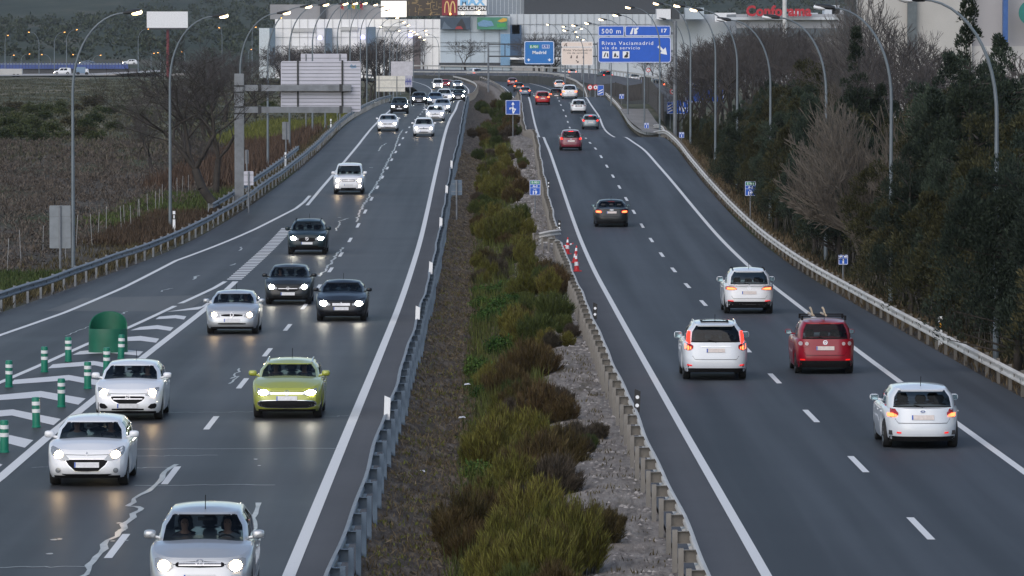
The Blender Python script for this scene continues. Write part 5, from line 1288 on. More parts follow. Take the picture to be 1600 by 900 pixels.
# departing
put('R', 1437, 698, 'hatch', P_white2, B_focus, 'hatchback_car', 'white hatchback with lens shaped rear window, nearest departing car', 1, dim=dict(L=4.35, W=1.82, H=1.47, nR=3.6), spx=0)
put('R', 1287, 583, 'mpv', P_red, B_plus, 'hatchback_car', 'red tall hatchback with a roof rack and round clear tail lights', 1, rack=True, dim=dict(W=1.77))
put('R', 1116, 592, 'suv', P_white2, B_xc, 'suv_car', 'white SUV with tall red lamps up its rear pillars', 1, privacy=True, rails=True, rail_mat=P_white2, sunroof=True, dim=dict(W=1.88))
put('R', 1169, 489.5, 'suv', P_white, B_tig, 'suv_car', 'white SUV with dark lower bumper farther along the departing middle lane', 1, dim=dict(L=4.4, W=1.84, H=1.66), rails=True)
put('R', 955, 354, 'saloon', P_dark, B_sal, 'saloon_car', 'dark grey saloon alone with glowing orange red tail lights', 1, dim=dict(W=1.86))
put('R', 892, 235, 'hatch', P_wine, B_small, 'hatchback_car', 'wine red hatchback just before the dip in the departing lanes', 0, dim=dict(H=1.55), brake=True)
put('R', 922.5, 202, 'hatch', P_grey, B_small, 'hatchback_car', 'grey hatchback in the outer lane beyond the dip', 0, ymin=500)
put('R', 904, 177, 'hatch', P_white, B_clear, 'hatchback_car', 'white hatchback without lit lamps climbing to the second crest', 0, ymin=500, dim=dict(H=1.52))
put('R', 848, 163.5, 'hatch', P_red2, B_hot, 'hatchback_car', 'bright red hatchback braking in the fast lane at the second crest', 0, ymin=500, dim=dict(H=1.52))
put('R', 890, 154.5, 'suv', P_white, B_hot, 'suv_car', 'white SUV with red lamps on the second crest', 0, ymin=500)
put('R', 869, 152, 'suv', P_dark, B_hot, 'suv_car', 'dark car sinking behind the second crest beside the white SUV', 0, Y=690)
put('R', 846, 150, 'suv', P_orange, B_hot, 'suv_car', 'rust coloured SUV just ahead of the bright red hatchback', 0, Y=708, dim=dict(H=1.75))
for i, (u, Y, pn, lab) in enumerate(((833, 742, P_white, 'white roofed car in the braking row, next to the rust SUV'),(826, 768, P_silver, 'silver roofed car in the braking row, second from the median'),(819, 735, P_blue, 'slate car in the braking row beside the median rail'),(820.5, 900, P_blue, 'dark blue car farther on with red lamps near the median'),(810.6, 960, P_dark, 'dark car with red lamps entering the far bend'),(800.6, 1040, P_wine, 'wine car farthest into the bend of the departing lanes'),(874, 1000, P_white, 'white car in the far exit lane of the departing bend'),(879, 880, P_red2, 'red car behind the white SUV in the far exit lane'))):
    put('R', u, 150, 'hatch', pn, B_hot, 'hatchback_car', lab, 0, Y=Y, sc=1.12 if Y > 850 else 1)
# service road
def put_free(u, v, Y, typ, pnt, style, label, sc=1.0, rot=.12):
    p = at(u, v, Y); sp = dict(type=typ, paint=pnt, style=style, name='hatchback_car', label=label, near=0, front=False, loc=p, rz=rot, beam=M_hl, group=GOFF); o, i = make_car(sp); o.scale = (sc,)*3; return o
put_free(740.5, 121, 1160, 'suv', P_white, B_hot, 'white SUV with red lamps crossing high above the far bend', 1.2, .35); put_free(889, 119.5, 1070, 'hatch', P_white, B_hot, 'white car with red lamps on the service road behind lamp poles', 1.1, .35); put_free(945, 125, 965, 'suv', P_dark, B_small, 'dark SUV on the service road below the big blue sign', 1, .25)
put_free(988, 130, 905, 'suv', P_white, B_clear, 'white SUV on the service road right of the dark one', 1, .2); put_free(1026, 141, 800, 'suv', P_dark, B_hot, 'dark car with a red lamp on the service road behind sign poles', 1, .15)
# far field road vehicles
def put_side(u, v, Y, pnt, label, typ='hatch', sc=1.0):
    p = at(u, v, Y); sp = dict(type=typ, paint=pnt, style=F_logan, name='hatchback_car', label=label, near=0, front=True, loc=p, rz=R(95), beam=M_hldim, group='vehicles on the far field road'); o, i = make_car(sp); o.scale = (sc,)*3
put_side(203, 101.5, 1640, P_white, 'tiny white car on the far field road behind the blue railing', 'suv', 1.0); put_side(136, 101.5, 1640, P_blue, 'tiny blue car on the far field road', 'saloon', 1.0); put_side(98, 116.5, 1530, P_white, 'tiny white van on the nearer field track', 'van', 1.0)

# ------------------------------------------------------------------ people seen through the windscreens
def skin_body():
    me = bpy.data.meshes.new('person')
    V = [(0,0,0),(0,-.02,.14),(0,-.04,.30),(0,-.05,.44),(0,-.03,.52),(0,-.015,.58),(0,0,.66),(0,.005,.76),
         (.10,0,.02),(.12,.42,.04),(.12,.58,-.32),(-.10,0,.02),(-.12,.42,.04),(-.12,.58,-.32),
         (.17,-.05,.43),(.24,.08,.22),(.14,.36,.32),(.10,.45,.37),(-.17,-.05,.43),(-.24,.08,.22),(-.14,.36,.32),(-.10,.45,.37)]
    E = [(0,1),(1,2),(2,3),(3,4),(4,5),(5,6),(6,7),(0,8),(8,9),(9,10),(0,11),(11,12),(12,13),(3,14),(14,15),(15,16),(16,17),(3,18),(18,19),(19,20),(20,21)]
    rad = [(.15,.11),(.145,.10),(.15,.105),(.15,.10),(.055,.055),(.055,.06),(.080,.095),(.055,.065),(.085,.085),(.065,.065),(.045,.045),(.085,.085),(.065,.065),(.045,.045),(.06,.06),(.045,.045),(.033,.033),(.036,.03),(.06,.06),(.045,.045),(.033,.033),(.036,.03)]
    me.from_pydata(V, E, []); o = bpy.data.objects.new('person', me); COL.objects.link(o)
    m = o.modifiers.new('s', 'SKIN'); m.use_smooth_shade = True
    for d, r in zip(me.skin_vertices[0].data, rad): d.radius = r
    me.skin_vertices[0].data[0].use_root = True
    s = o.modifiers.new('d', 'SUBSURF'); s.levels = 2; s.render_levels = 2
    dg = bpy.context.evaluated_depsgraph_get(); out = bpy.data.meshes.new_from_object(o.evaluated_get(dg)); bpy.data.objects.remove(o); return out
PB = skin_body(); M_skin = mat('skin', (.42,.24,.17), .6, var=.06)
def person(car, seat_x, top, label, hair=(.02,.014,.01), arms=True):
    o, info = car; fl = info['fl']
    me = PB.copy(); me.materials.clear(); me.materials.append(mat('cloth_%d' % int(top[0]*1000 + top[2]*7000), top, .85)); me.materials.append(M_skin); me.materials.append(mat('trousers', (.02,.022,.03), .9))
    for p in me.polygons:
        c = p.center
        p.material_index = 1 if c.z > .50 or (c.y > .40 and c.z > .30) else (2 if c.z < .1 else 0)
    q = bpy.data.objects.new('person', me); COL.objects.link(q)
    M = Matrix.Translation(o.location) @ Matrix.Rotation(o.rotation_euler[2], 4, 'Z')
    q.location = M @ Vector((seat_x, -.13, fl + .22)); q.rotation_euler = (0, 0, o.rotation_euler[2] + (0 if arms else 0)); q.scale = (1,1,.97)
    tag(q, label, 'person', 'people in the oncoming cars')
    mb = MB(); c = Vector((0,-.012,.70)); mb.grid([[c + Vector((.088*math.sin(a)*math.cos(b), -.01 + .105*math.sin(a)*math.sin(b) - .012, .02 + .105*math.cos(a))) for b in np.linspace(R(165), R(375), 15)] for a in np.linspace(0, R(105), 8)])
    mb.grid([[c + Vector((.088*math.sin(a)*math.cos(b), -.01 + .105*math.sin(a)*math.sin(b) - .012, .02 + .105*math.cos(a))) for b in np.linspace(R(15), R(165), 11)] for a in np.linspace(0, R(52), 5)]); mb.build('hair', mat('hair_%d' % int(hair[0]*1000), hair, .8), q, smooth=True)
    mb = MB()
    for sg in (1,-1): mb.lathe([(0,-.012),(.012,0),(0,.012)], 8, M=Matrix.Translation((sg*.032, .082, .695)))
    mb.build('eyes', M_signblack, q)
    mb = MB(); mb.add([(-.014,.085,.665),(.014,.085,.665),(0,.112,.668),(0,.088,.705)], [(0,1,2),(0,2,3),(1,3,2)]); mb.build('nose', M_skin, q)
person(cars['near'], -.36, (.30,.33,.36), 'person in light grey top driving the silver hatchback at the bottom edge'); person(cars['near'], .36, (.05,.05,.06), 'person in dark top seated beside the driver of the silver hatchback', (.05,.035,.02))
person(cars['w1'], -.36, (.06,.06,.08), 'person in dark top driving the white hatchback with large grille'); person(cars['w1'], .36, (.30,.36,.36), 'person in pale top beside the driver of the white hatchback with large grille', (.03,.02,.012))
person(cars['w2'], -.36, (.035,.035,.045), 'person in dark clothes driving the white hatchback beside the bollards'); person(cars['lime'], -.36, (.07,.07,.09), 'person in dark top driving the lime green estate car')
person(cars['lime'], .36, (.12,.06,.06), 'person in reddish top beside the driver of the lime green car', (.04,.025,.015)); person(cars['meg'], -.36, (.05,.05,.06), 'person in dark top driving the silver hatchback with diamond badge'); person(cars['opel'], .36, (.04,.04,.05), 'person in dark top on the passenger side of the dark grey hatchback')
# ------------------------------------------------------------------ plants
def leaf_mat(name, dark, light, trans=.0, rough=.7):
    t = NT(name); g = t.n('ShaderNodeNewGeometry'); n = t.noise(.9, 3, .5, t.pos())
    oi = t.n('ShaderNodeObjectInfo')
    f = t.math('ADD', t.math('MULTIPLY', g.outputs['Random Per Island'], .55), t.math('MULTIPLY', n, .45))
    c = t.ramp(f, [(.2, dark), (.8, light)])
    hsv = t.n('ShaderNodeHueSaturation'); t.t.links.new(c, hsv.inputs['Color'])
    t.t.links.new(t.math('ADD', t.math('MULTIPLY', oi.outputs['Random'], .5), .72), hsv.inputs['Value'])
    t.t.links.new(t.math('ADD', t.math('MULTIPLY', oi.outputs['Random'], -.035), .5175), hsv.inputs['Hue'])
    t.bsdf(hsv.outputs[0], rough, spec=.15); return t.m
def unit(n):
    v = nr.normal(size=(n, 3)); return v/np.linalg.norm(v, axis=1)[:, None]
def blades(c, d, length, width, curl=0.0):
    """pointed leaf quads at c along d"""
    n = len(c); d = d/np.linalg.norm(d, axis=1)[:, None]
    s = np.cross(d, unit(n)); s /= np.linalg.norm(s, axis=1)[:, None] + 1e-9
    L = np.asarray(length).reshape(-1, 1)*np.ones((n,1)); W = np.asarray(width).reshape(-1,1)*np.ones((n,1))
    V = np.empty((n, 4, 3)); V[:,0] = c; V[:,1] = c + d*L*.45 + s*W*.5; V[:,2] = c + d*L; V[:,3] = c + d*L*.45 - s*W*.5
    return V.reshape(-1,3), np.arange(4*n).reshape(-1,4)
def join(parts):
    Vs, Fs, o = [], [], 0
    for V, Fq in parts: Vs.append(V); Fs.append(Fq + o); o += len(V)
    return np.concatenate(Vs), np.concatenate(Fs)
def tubes_np(segs, k=3):
    """segs (p0, p1, r0, r1) -> quads"""
    P0 = np.array([s[0] for s in segs]); P1 = np.array([s[1] for s in segs]); r0 = np.array([s[2] for s in segs]); r1 = np.array([s[3] for s in segs])
    d = P1 - P0; d /= np.linalg.norm(d, axis=1)[:,None] + 1e-9
    a = np.where(np.abs(d[:,2:3]) < .9, np.array([[0,0,1.]]), np.array([[1.,0,0]])); e1 = np.cross(d, a); e1 /= np.linalg.norm(e1, axis=1)[:,None]; e2 = np.cross(d, e1)
    n = len(segs); V = np.empty((n, 2*k, 3))
    for j in range(k):
        an = 2*math.pi*j/k; q = e1*math.cos(an) + e2*math.sin(an); V[:, j] = P0 + q*r0[:,None]; V[:, k+j] = P1 + q*r1[:,None]
    Fq = np.array([[j, (j+1)%k, k+(j+1)%k, k+j] for j in range(k)]); Fq = (np.arange(n)[:,None,None]*2*k + Fq[None]).reshape(-1,4)
    return V.reshape(-1,3), Fq
M_bark = mat('bark_brown', (.034,.029,.025), .95, var=.35, scale=3); M_bark_grey = mat('bark_grey', (.115,.107,.102), .9, var=.3, scale=2); M_twig = mat('twigs_grey_brown', (.062,.055,.053), .9, var=.3, scale=1.5); M_twig2 = mat('twigs_tan', (.105,.090,.074), .9, var=.3, scale=1.5)
M_con = [leaf_mat('juniper_blue_green', (.012,.021,.016), (.048,.066,.046)), leaf_mat('juniper_olive', (.018,.020,.010), (.068,.066,.030)), leaf_mat('cypress_dark', (.010,.017,.012), (.038,.052,.034))]

def conifer(seed, h, rad, base, spire, m, n=9000):
    """upright juniper / cypress: plumes of small sprays round a trunk with limbs"""
    global nr
    st = nr; nr = np.random.RandomState(seed); r = random.Random(seed)
    segs = [((0,0,-.4),(0.05,0,h*.45),.15,.08),((.05,0,h*.45),(0,.05,h*.88),.06,.01)]
    cl = []
    lobes = [(0,0,1.0)] + [(r.uniform(-.55,.55)*rad, r.uniform(-.55,.55)*rad, r.uniform(.6,.86)) for _ in range(4)]
    for _ in range(230 if spire else 120):
        lx, ly, lh = r.choice(lobes); z = base + (h*lh - base)*r.random()**.9
        f = (z-base)/(h*lh-base); prof = (1-f)**(.95 if spire else .6)*min(1, .55 + f*3)
        a = r.uniform(0, 6.283); q = rad*(.75 if lx else 1)*prof*(1.02*r.random()**.38)
        x, y = lx + q*math.cos(a), ly + q*math.sin(a); cl.append((x, y, z, a, prof))
        if r.random() < .45: segs.append(((lx*.3, ly*.3, max(base*.5, z - q*.55)), (x, y, z), .035, .01))
    C, D, Ln = [], [], []
    per = n//len(cl)
    for x, y, z, a, prof in cl:
        k = per; s = (.26 + .22*prof*rad/1.8)*nr.uniform(.75, 1.2)*(.74 if spire else 1)
        u = unit(k); u[:,2] = np.where(u[:,2] < -.25, -u[:,2], u[:,2]); c = u*nr.uniform(.62, 1.05, (k,1))*np.array([s, s, s*1.5]) + np.array([x, y, z + .1])
        out = np.array([math.cos(a), math.sin(a), 0])*.35 + np.array([0,0,.55]); d = out[None] + u*.55 + unit(k)*.45
        C.append(c); D.append(d); Ln.append(nr.uniform(.06,.15,k))
    C = np.concatenate(C); D = np.concatenate(D); Ln = np.concatenate(Ln); C[:,2] = np.maximum(C[:,2], base*.5)
    V, Fq = blades(C, D, Ln, Ln*.34); nr = st
    tv, tf = tubes_np(segs, 5)
    return np_mesh('crown', V, Fq, m), np_mesh('trunk', tv, tf, M_bark, True)
def bare_tree(seed, h, spread, depth=6, tilt=0.0, fork=.28, rad=.16, tw=1.0, split=3):
    r = random.Random(seed); segs, tw_ = [], []
    def grow(p, d, L, ra, lv):
        n = 3 if lv < 2 else 2
        for k in range(n):
            d = (d + Vector((r.gauss(0,.13), r.gauss(0,.13), r.gauss(.03,.07)))).normalized(); q = p + d*(L/n); r1 = ra*(1 - .32/n)
            (segs if lv < 3 else tw_).append((tuple(p), tuple(q), ra, r1)); p, ra = q, r1
            if lv >= 1 and r.random() < .75 and lv < depth:
                sd = (d + Vector((r.gauss(0,spread), r.gauss(0,spread), r.gauss(.1,.25)))).normalized(); grow(p, sd, L*r.uniform(.45,.7), ra*.5, lv + 1 + (r.random() < .3))
        if lv < depth:
            for _ in range(split if lv < 2 else 2):
                sd = (d + Vector((r.gauss(0,spread), r.gauss(0,spread), r.gauss(.08,.2)))).normalized(); grow(p, sd, L*r.uniform(.62,.82), ra*.62, lv+1)
    grow(Vector((0,0,-.4)), Vector((tilt, 0, 1)).normalized(), h*fork, rad, 0)
    tw_ = [(a, b, max(.007*tw, ra*.8), max(.005*tw, rb*.8)) for a, b, ra, rb in tw_]
    return segs, tw_
def tree_proto(name, trunk_me, crown_me, crown='crown'):
    root = bpy.data.objects.new(name, None); COL.objects.link(root); link('trunk', trunk_me, root); link(crown, crown_me, root); return root

# --- evergreen belt along the departing lanes
con = [conifer(1, 7.4, 2.1, 1.2, False, M_con[0], 40000), conifer(2, 6.6, 2.2, .8, False, M_con[1], 40000), conifer(3, 9.5, 1.8, 1.3, True, M_con[2], 40000), conifer(4, 6.0, 2.2, .7, False, M_con[2], 36000), conifer(5, 8.2, 1.9, 1.4, True, M_con[0], 40000)]
CN = ['blue green juniper', 'olive brown juniper', 'dark slender cypress', 'low dark juniper', 'tall blue green cypress']
cprot = [tree_proto('conifer_tree', t_, c_) for c_, t_ in con]
GC = 'dark evergreens lining the departing lanes'
used = [False]*5; cnt = [0]*5
def plant_con(kind, x, y, sc, lab=None):
    z = float(terr_z(np.array([x]), np.array([y]))[0]); o = cprot[kind] if not used[kind] else copy_tree(cprot[kind]); used[kind] = True
    o.location = (x, y, z - .05); o.rotation_euler = (rnd.uniform(-.03,.03), rnd.uniform(-.03,.03), rnd.uniform(0, 6.28)); s = sc; o.scale = (s*rnd.uniform(.9,1.12), s*rnd.uniform(.9,1.12), s)
    tag(o, lab or '%s in the evergreen belt, %s of its kind from the camera' % (CN[kind], nth(cnt[kind])), 'tree', GC); cnt[kind] += 1
rows_ = []
def beltx(y): return float(REx(y)) + 2.7
for y in np.arange(132, 450, 4.6):
    for row in range(2):
        x = beltx(y) + row*3.4 + rnd.uniform(-.7, .7) + (0 if row else rnd.uniform(0,.5)); rows_.append((y + row*2.3 + rnd.uniform(-1,1), x, row))
rows_.sort()
for y, x, row in rows_:
    # leave the leafless stretch that shows between the evergreens
    u = 800 + x*F/y
    if 1138 < u < 1205 and y < 325: continue
    if 1285 < u < 1345 and y < 232: continue
    if 1345 < u < 1392 and row == 0 and rnd.random() < .7: continue
    top = np.interp(u, [1080,1140,1200,1260,1330,1400,1500,1560,1600,1750], [215,185,140,105,150,175,150,125,135,110]) + rnd.uniform(-14, 22)
    z0 = float(terr_z(np.array([x]), np.array([y]))[0]); want = at(u, top, y).z - z0; want = min(max(want, 3.2), 9.5) * (1.0 if row else .86)
    k = rnd.choice([0,0,1,1,3,4,2]); Hk = [7.4,6.6,9.5,6.0,8.2][k]
    plant_con(k, x, y, want/Hk)
plant_con(2, at(1516,0,196).x, 196, (at(1516,-8,196).z + .5)/9.5, 'tall pointed cypress rising above all the other evergreens before the white building')
plant_con(4, at(1478,0,201).x, 201, (at(1478,45,201).z + .5)/8.2*.93, 'blue green cypress shouldering the tall pointed one'); plant_con(4, at(1568,0,204).x, 204, (at(1566,48,204).z + .5)/8.2, 'blue green cypress between the tall pointed one and the nearest lamp')
plant_con(0, 14.7, 158, .98, 'blue green juniper overhanging the guard rail before the nearest tree side lamp'); plant_con(0, 14.7, 200, .86, 'blue green juniper standing before the second tree side lamp'); plant_con(4, 14.75, 245, .95, 'blue green cypress standing before the third tree side lamp'); plant_con(0, 14.1, 290, .86, 'blue green juniper standing before the fourth tree side lamp'); plant_con(3, 14.0, 335, .85, 'low dark juniper standing before the fifth tree side lamp'); plant_con(1, 17.4, 178, .95, 'olive juniper close behind the marker post with amber reflector')
for u_, Y_, v_, l_ in ((1495,214,72,'broad blue green juniper just left of the tall pointed cypress'),(1546,212,80,'broad blue green juniper just right of the tall pointed cypress'),(1604,206,105,'broad blue green juniper cut by the frame edge beyond the nearest tree side lamp'),(1452,222,112,'broad blue green juniper stepping down towards the tan leafless shrubs')): plant_con(0, at(u_,0,Y_).x, Y_, (at(u_,v_,Y_).z + .5)/7.4, l_)
plant_con(2, at(1338,0,268).x, 268, (at(1338,25,268).z + .5)/9.5, 'olive tipped cypress below the arm of the second tree side lamp')
# shrubs and thin stems under the belt
stems = []
r = random.Random(5)
for _ in range(900):
    y = r.uniform(128, 420); x = float(REx(y)) + r.uniform(2.0, 6.5); z = float(terr_z(np.array([x]), np.array([y]))[0]); hh = r.uniform(.5, 2.6); a = r.uniform(-.35,.35); b = r.uniform(-.35,.35)
    stems.append(((x,y,z-.1),(x+a*hh*.5,y+b*hh*.5,z+hh*.55),.022,.016)); stems.append(((x+a*hh*.5,y+b*hh*.5,z+hh*.55),(x+a*hh+r.gauss(0,.1),y+b*hh,z+hh),.016,.006))
V, Fq = tubes_np(stems, 3); tag(link('undergrowth', np_mesh('undergrowth', V, Fq, M_bark_grey)), kind='stuff')
def scatter_grass(name, n, fx, fy, h, w, m, zf, tuft=.25, lean=.5, k=6):
    nt = n//k; Y = fy(nt); X = fx(nt, Y); c = np.repeat(np.stack([X, Y, zf(X, Y)], 1), k, 0) + nr.normal(size=(nt*k,3))*np.array([tuft, tuft, 0])
    d = unit(nt*k)*lean + np.array([0,0,1]); L = nr.uniform(h*.5, h*1.3, nt*k)
    V, Fq = blades(c, d, L, w*nr.uniform(.6,1.4,nt*k)); return tag(link(name, np_mesh(name, V, Fq, m)), kind='stuff')
M_gdry = leaf_mat('dry_grass', (.050,.038,.022), (.145,.115,.065)); M_ggreen = leaf_mat('verge_grass_green', (.024,.038,.012), (.080,.108,.034)); M_grust = leaf_mat('rusty_weeds', (.040,.028,.019), (.090,.064,.043)); M_gyellow = leaf_mat('yellow_green_weeds', (.05,.06,.014), (.145,.155,.04)); M_scrub = leaf_mat('grey_brown_scrub', (.034,.029,.025), (.128,.108,.088))
_sky = lambda X, Y: terr_z(X, Y)
scatter_grass('undergrowth', 26000, lambda n, Y: REx(Y) + .5 + nr.exponential(1.6, n), lambda n: nr.uniform(110, 460, n), .30, .05, M_gdry, _sky, .2)
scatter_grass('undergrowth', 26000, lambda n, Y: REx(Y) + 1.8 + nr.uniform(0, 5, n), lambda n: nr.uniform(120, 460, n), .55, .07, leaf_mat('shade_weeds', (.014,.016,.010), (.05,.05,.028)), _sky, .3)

# --- leafless trees
M_cr = {'a': M_twig, 'b': M_twig2, 'c': M_bark_grey}
def bt(seed, h, spread, m_t, m_c, **k):
    s, w = bare_tree(seed, h, spread, **k); tv, tf = tubes_np(s, 6); cv, cf = tubes_np(w, 3)
    hh = cv[:,2].max(); tv *= h/hh; cv *= h/hh
    return np_mesh('trunk', tv, tf, m_t, True), np_mesh('branches', cv, cf, m_c)
bps = [bt(21, 10, .42, M_bark, M_twig, fork=.24, rad=.17, tw=1.3), bt(22, 9, .55, M_bark, M_twig, fork=.22, rad=.15, tw=1.3), bt(23, 11, .30, M_bark_grey, M_bark_grey, fork=.26, rad=.15, depth=6), bt(24, 6, .40, M_twig2, M_twig2, fork=.16, rad=.06, depth=5, split=5), bt(25, 9, .62, M_bark, M_bark, fork=.30, rad=.22, tilt=-.25)]
bprot = [tree_proto('bare_tree', t_, c_, 'branches') for t_, c_ in bps]; bused = [False]*5; bcount = [0]*5; BH = [10,9,11,6,9]
BN = ['grey brown leafless tree', 'wide leafless tree', 'pale upright leafless tree', 'tan leafless shrubby tree', 'dark leaning leafless tree']
def plant_bare(kind, u, Y, vtop, lab=None, z=None, grp='leafless trees behind the evergreens', rot=None, wide=1.0, cat='tree'):
    x = at(u, 200, Y).x; z = float(terr_z(np.array([x]), np.array([Y]))[0]) if z is None else z; hgt = at(u, vtop, Y).z - z; s = hgt/BH[kind]
    o = bprot[kind] if not bused[kind] else copy_tree(bprot[kind]); bused[kind] = True; o.location = (x, Y, z); o.rotation_euler = (0, 0, rnd.uniform(0,6.28) if rot is None else rot); o.scale = (s*wide, s*wide, s)
    tag(o, lab or '%s, %s of its kind counted across from the road' % (BN[kind], nth(bcount[kind])), cat, grp); bcount[kind] += 1; return o
for i in range(46):          # grey belt between the gantry and the evergreens
    u = 1062 + i*5.6 + rnd.uniform(-4, 4); Y = rnd.uniform(440, 640); vt = np.interp(u, [1060,1090,1130,1170,1220,1260,1320], [95,62,48,34,30,42,60]) + rnd.uniform(-4, 24)
    plant_bare(rnd.choice([0,1,0,1,0]), u, Y, vt, wide=1.05)
for i, (u, Y, vt, k) in enumerate(((1388,300,-40,2),(1372,306,-25,2),(1402,296,-15,0),(1350,312,8,2),(1420,290,30,0),(1437,285,55,1),(1600,250,75,1),(1450,300,40,2),(1620,244,60,0),(1330,330,30,0),(1310,340,60,1),(1583,300,80,0),(1462,295,62,1))):
    plant_bare(k, u, Y, vt, wide=1.0 if k != 2 else .75)
for i, (u, Y, vt) in enumerate(((1352,240,138),(1364,236,150),(1374,232,160),(1340,300,120),(1330,310,130),(1412,216,140),(1426,212,150))):
    plant_bare(3 if i < 8 else 2, u, Y, vt, grp='leafless trees among the evergreens', wide=.62)
plant_bare(4, 352, 302, 48, 'big dark leafless tree leaning over the field beside the gantry post', grp='leafless trees in the field', rot=.4, wide=1.15); plant_bare(1, 336, 330, 85, 'smaller leafless tree behind the big leaning one', grp='leafless trees in the field', wide=1.2)
for i, (u, Y, vt) in enumerate(((300,420,118),(270,470,120),(240,390,165),(320,520,92),(350,600,78),(285,380,190),(225,480,142),(310,360,215),(330,700,70),(262,360,232),(400,640,80),(215,420,190))):
    plant_bare(rnd.choice([0,1]), u, Y, vt, 'thin leafless bush tree in the brown field, %s of twelve behind the second lamp' % nth(i), grp='leafless trees in the field', wide=1.5)
mallz = lambda Y: -2.5
for i, (u, Y, vt) in enumerate(((663,1235,52),(728,1235,60))): plant_bare(1 if i else 0, u, Y, vt, ['narrow leafless tree in front of the white mall wall', 'round leafless tree in front of the blue grey mall wall'][i], z=-1.0, grp='trees before the mall', wide=1.0 + .5*i)
for i, u in enumerate((438,446,455,463,492,500,509,517,526,535,543,552,560,569,577,585,594,603,612,470,480)):
    plant_bare(rnd.choice([0,1]), u, 1000 + rnd.uniform(-60, 60), np.interp(u, [438,470,500,560,600,615],[62,70,66,66,55,60]) + rnd.uniform(-2, 8), 'dark leafless tree in the row before the white mall, %s of twenty-one' % nth(i), z=-3, grp='trees before the mall', wide=1.3)
for i, u in enumerate((838,846,853,861,868,1010,1022,1034,1046)):
    plant_bare(0, u, 1180, (46 if u < 900 else 80) + rnd.uniform(0, 8), 'reddish leafless tree by the service road, %s of nine across' % nth(i), z=-1.5, grp='trees before the mall', wide=1.5)

# --- shrubs
def shrub(seed, h, rad, m, n=2600, stemm=None, leafy=False):
    global nr
    st = nr; nr = np.random.RandomState(seed); r = random.Random(seed); C, D, Ln = [], [], []; segs = []
    for _ in range(60 if not leafy else 46):
        a = r.uniform(0, 6.283); q = rad*r.random()**.6; lean = q/rad*.75; hh = h*(1 - .36*(q/rad)**2)*r.uniform(.55, 1.12)
        b = np.array([q*.45*math.cos(a), q*.45*math.sin(a), -.05]); t_ = np.array([q*.86*math.cos(a), q*.86*math.sin(a), hh*1.12])
        segs.append((tuple(b), tuple(t_*.8 + b*.2), .012, .005)); k = n//60
        f = nr.uniform(.18, 1.0, k)**.75; c = b[None] + (t_-b)[None]*f[:,None] + nr.normal(size=(k,3))*(.035 if not leafy else .10)*(.5 + rad)
        dd = (t_-b)/np.linalg.norm(t_-b); D.append(dd[None]*(1.0 if not leafy else .2) + unit(k)*(.42 if not leafy else .9)); C.append(c); Ln.append(nr.uniform(.10,.24,k) if not leafy else nr.uniform(.07,.14,k))
    Ln = np.concatenate(Ln)*(.75 + .35*h); V, Fq = blades(np.concatenate(C), np.concatenate(D), Ln, Ln*(.075 if not leafy else .8)); nr = st
    tv, tf = tubes_np(segs, 3); return np_mesh('foliage', V, Fq, m), np_mesh('stems', tv, tf, M_bark)
M_sol = leaf_mat('shrub_yellow_olive', (.045,.034,.012), (.160,.166,.036)); M_sbr = leaf_mat('shrub_rust_brown', (.036,.022,.013), (.105,.080,.032)); M_sgr = leaf_mat('mallow_green', (.018,.042,.010), (.075,.140,.030)); M_sdk = leaf_mat('shrub_dark_green', (.020,.030,.010), (.085,.108,.030)); M_sgy = leaf_mat('shrub_grey_brown', (.028,.024,.018), (.090,.074,.054))
sk = [shrub(31, 1.25, .85, M_sol, 12000), shrub(32, 1.05, .9, M_sbr, 12000), shrub(33, .62, .7, M_sgr, 3000, leafy=True), shrub(34, 1.0, .8, M_sdk, 10000), shrub(35, .8, .75, M_sgy, 8400)]
SN = ['yellow olive', 'rusty brown', 'bright green leafy', 'dark green', 'grey brown']
sprot = [tree_proto('shrub', t_, c_, 'foliage') for c_, t_ in sk]
for p_ in sprot:
    for ch in p_.children:
        if ch.name.startswith('trunk'): ch.name = 'stems'
sused = [False]*5; scount = [0]*5
def plant_shrub(k, p, s, grp='shrubs growing along the median', lab=None):
    o = sprot[k] if not sused[k] else copy_tree(sprot[k]); sused[k] = True; o.location = p; o.rotation_euler = (0,0,rnd.uniform(0,6.28)); o.scale = (s*rnd.uniform(.9,1.15), s*rnd.uniform(.9,1.15), s*rnd.uniform(.9,1.1))
    tag(o, lab or '%s median shrub, %s of its colour counted from the camera' % (SN[k], nth(scount[k])), 'shrub', grp); scount[k] += 1
M_ = []
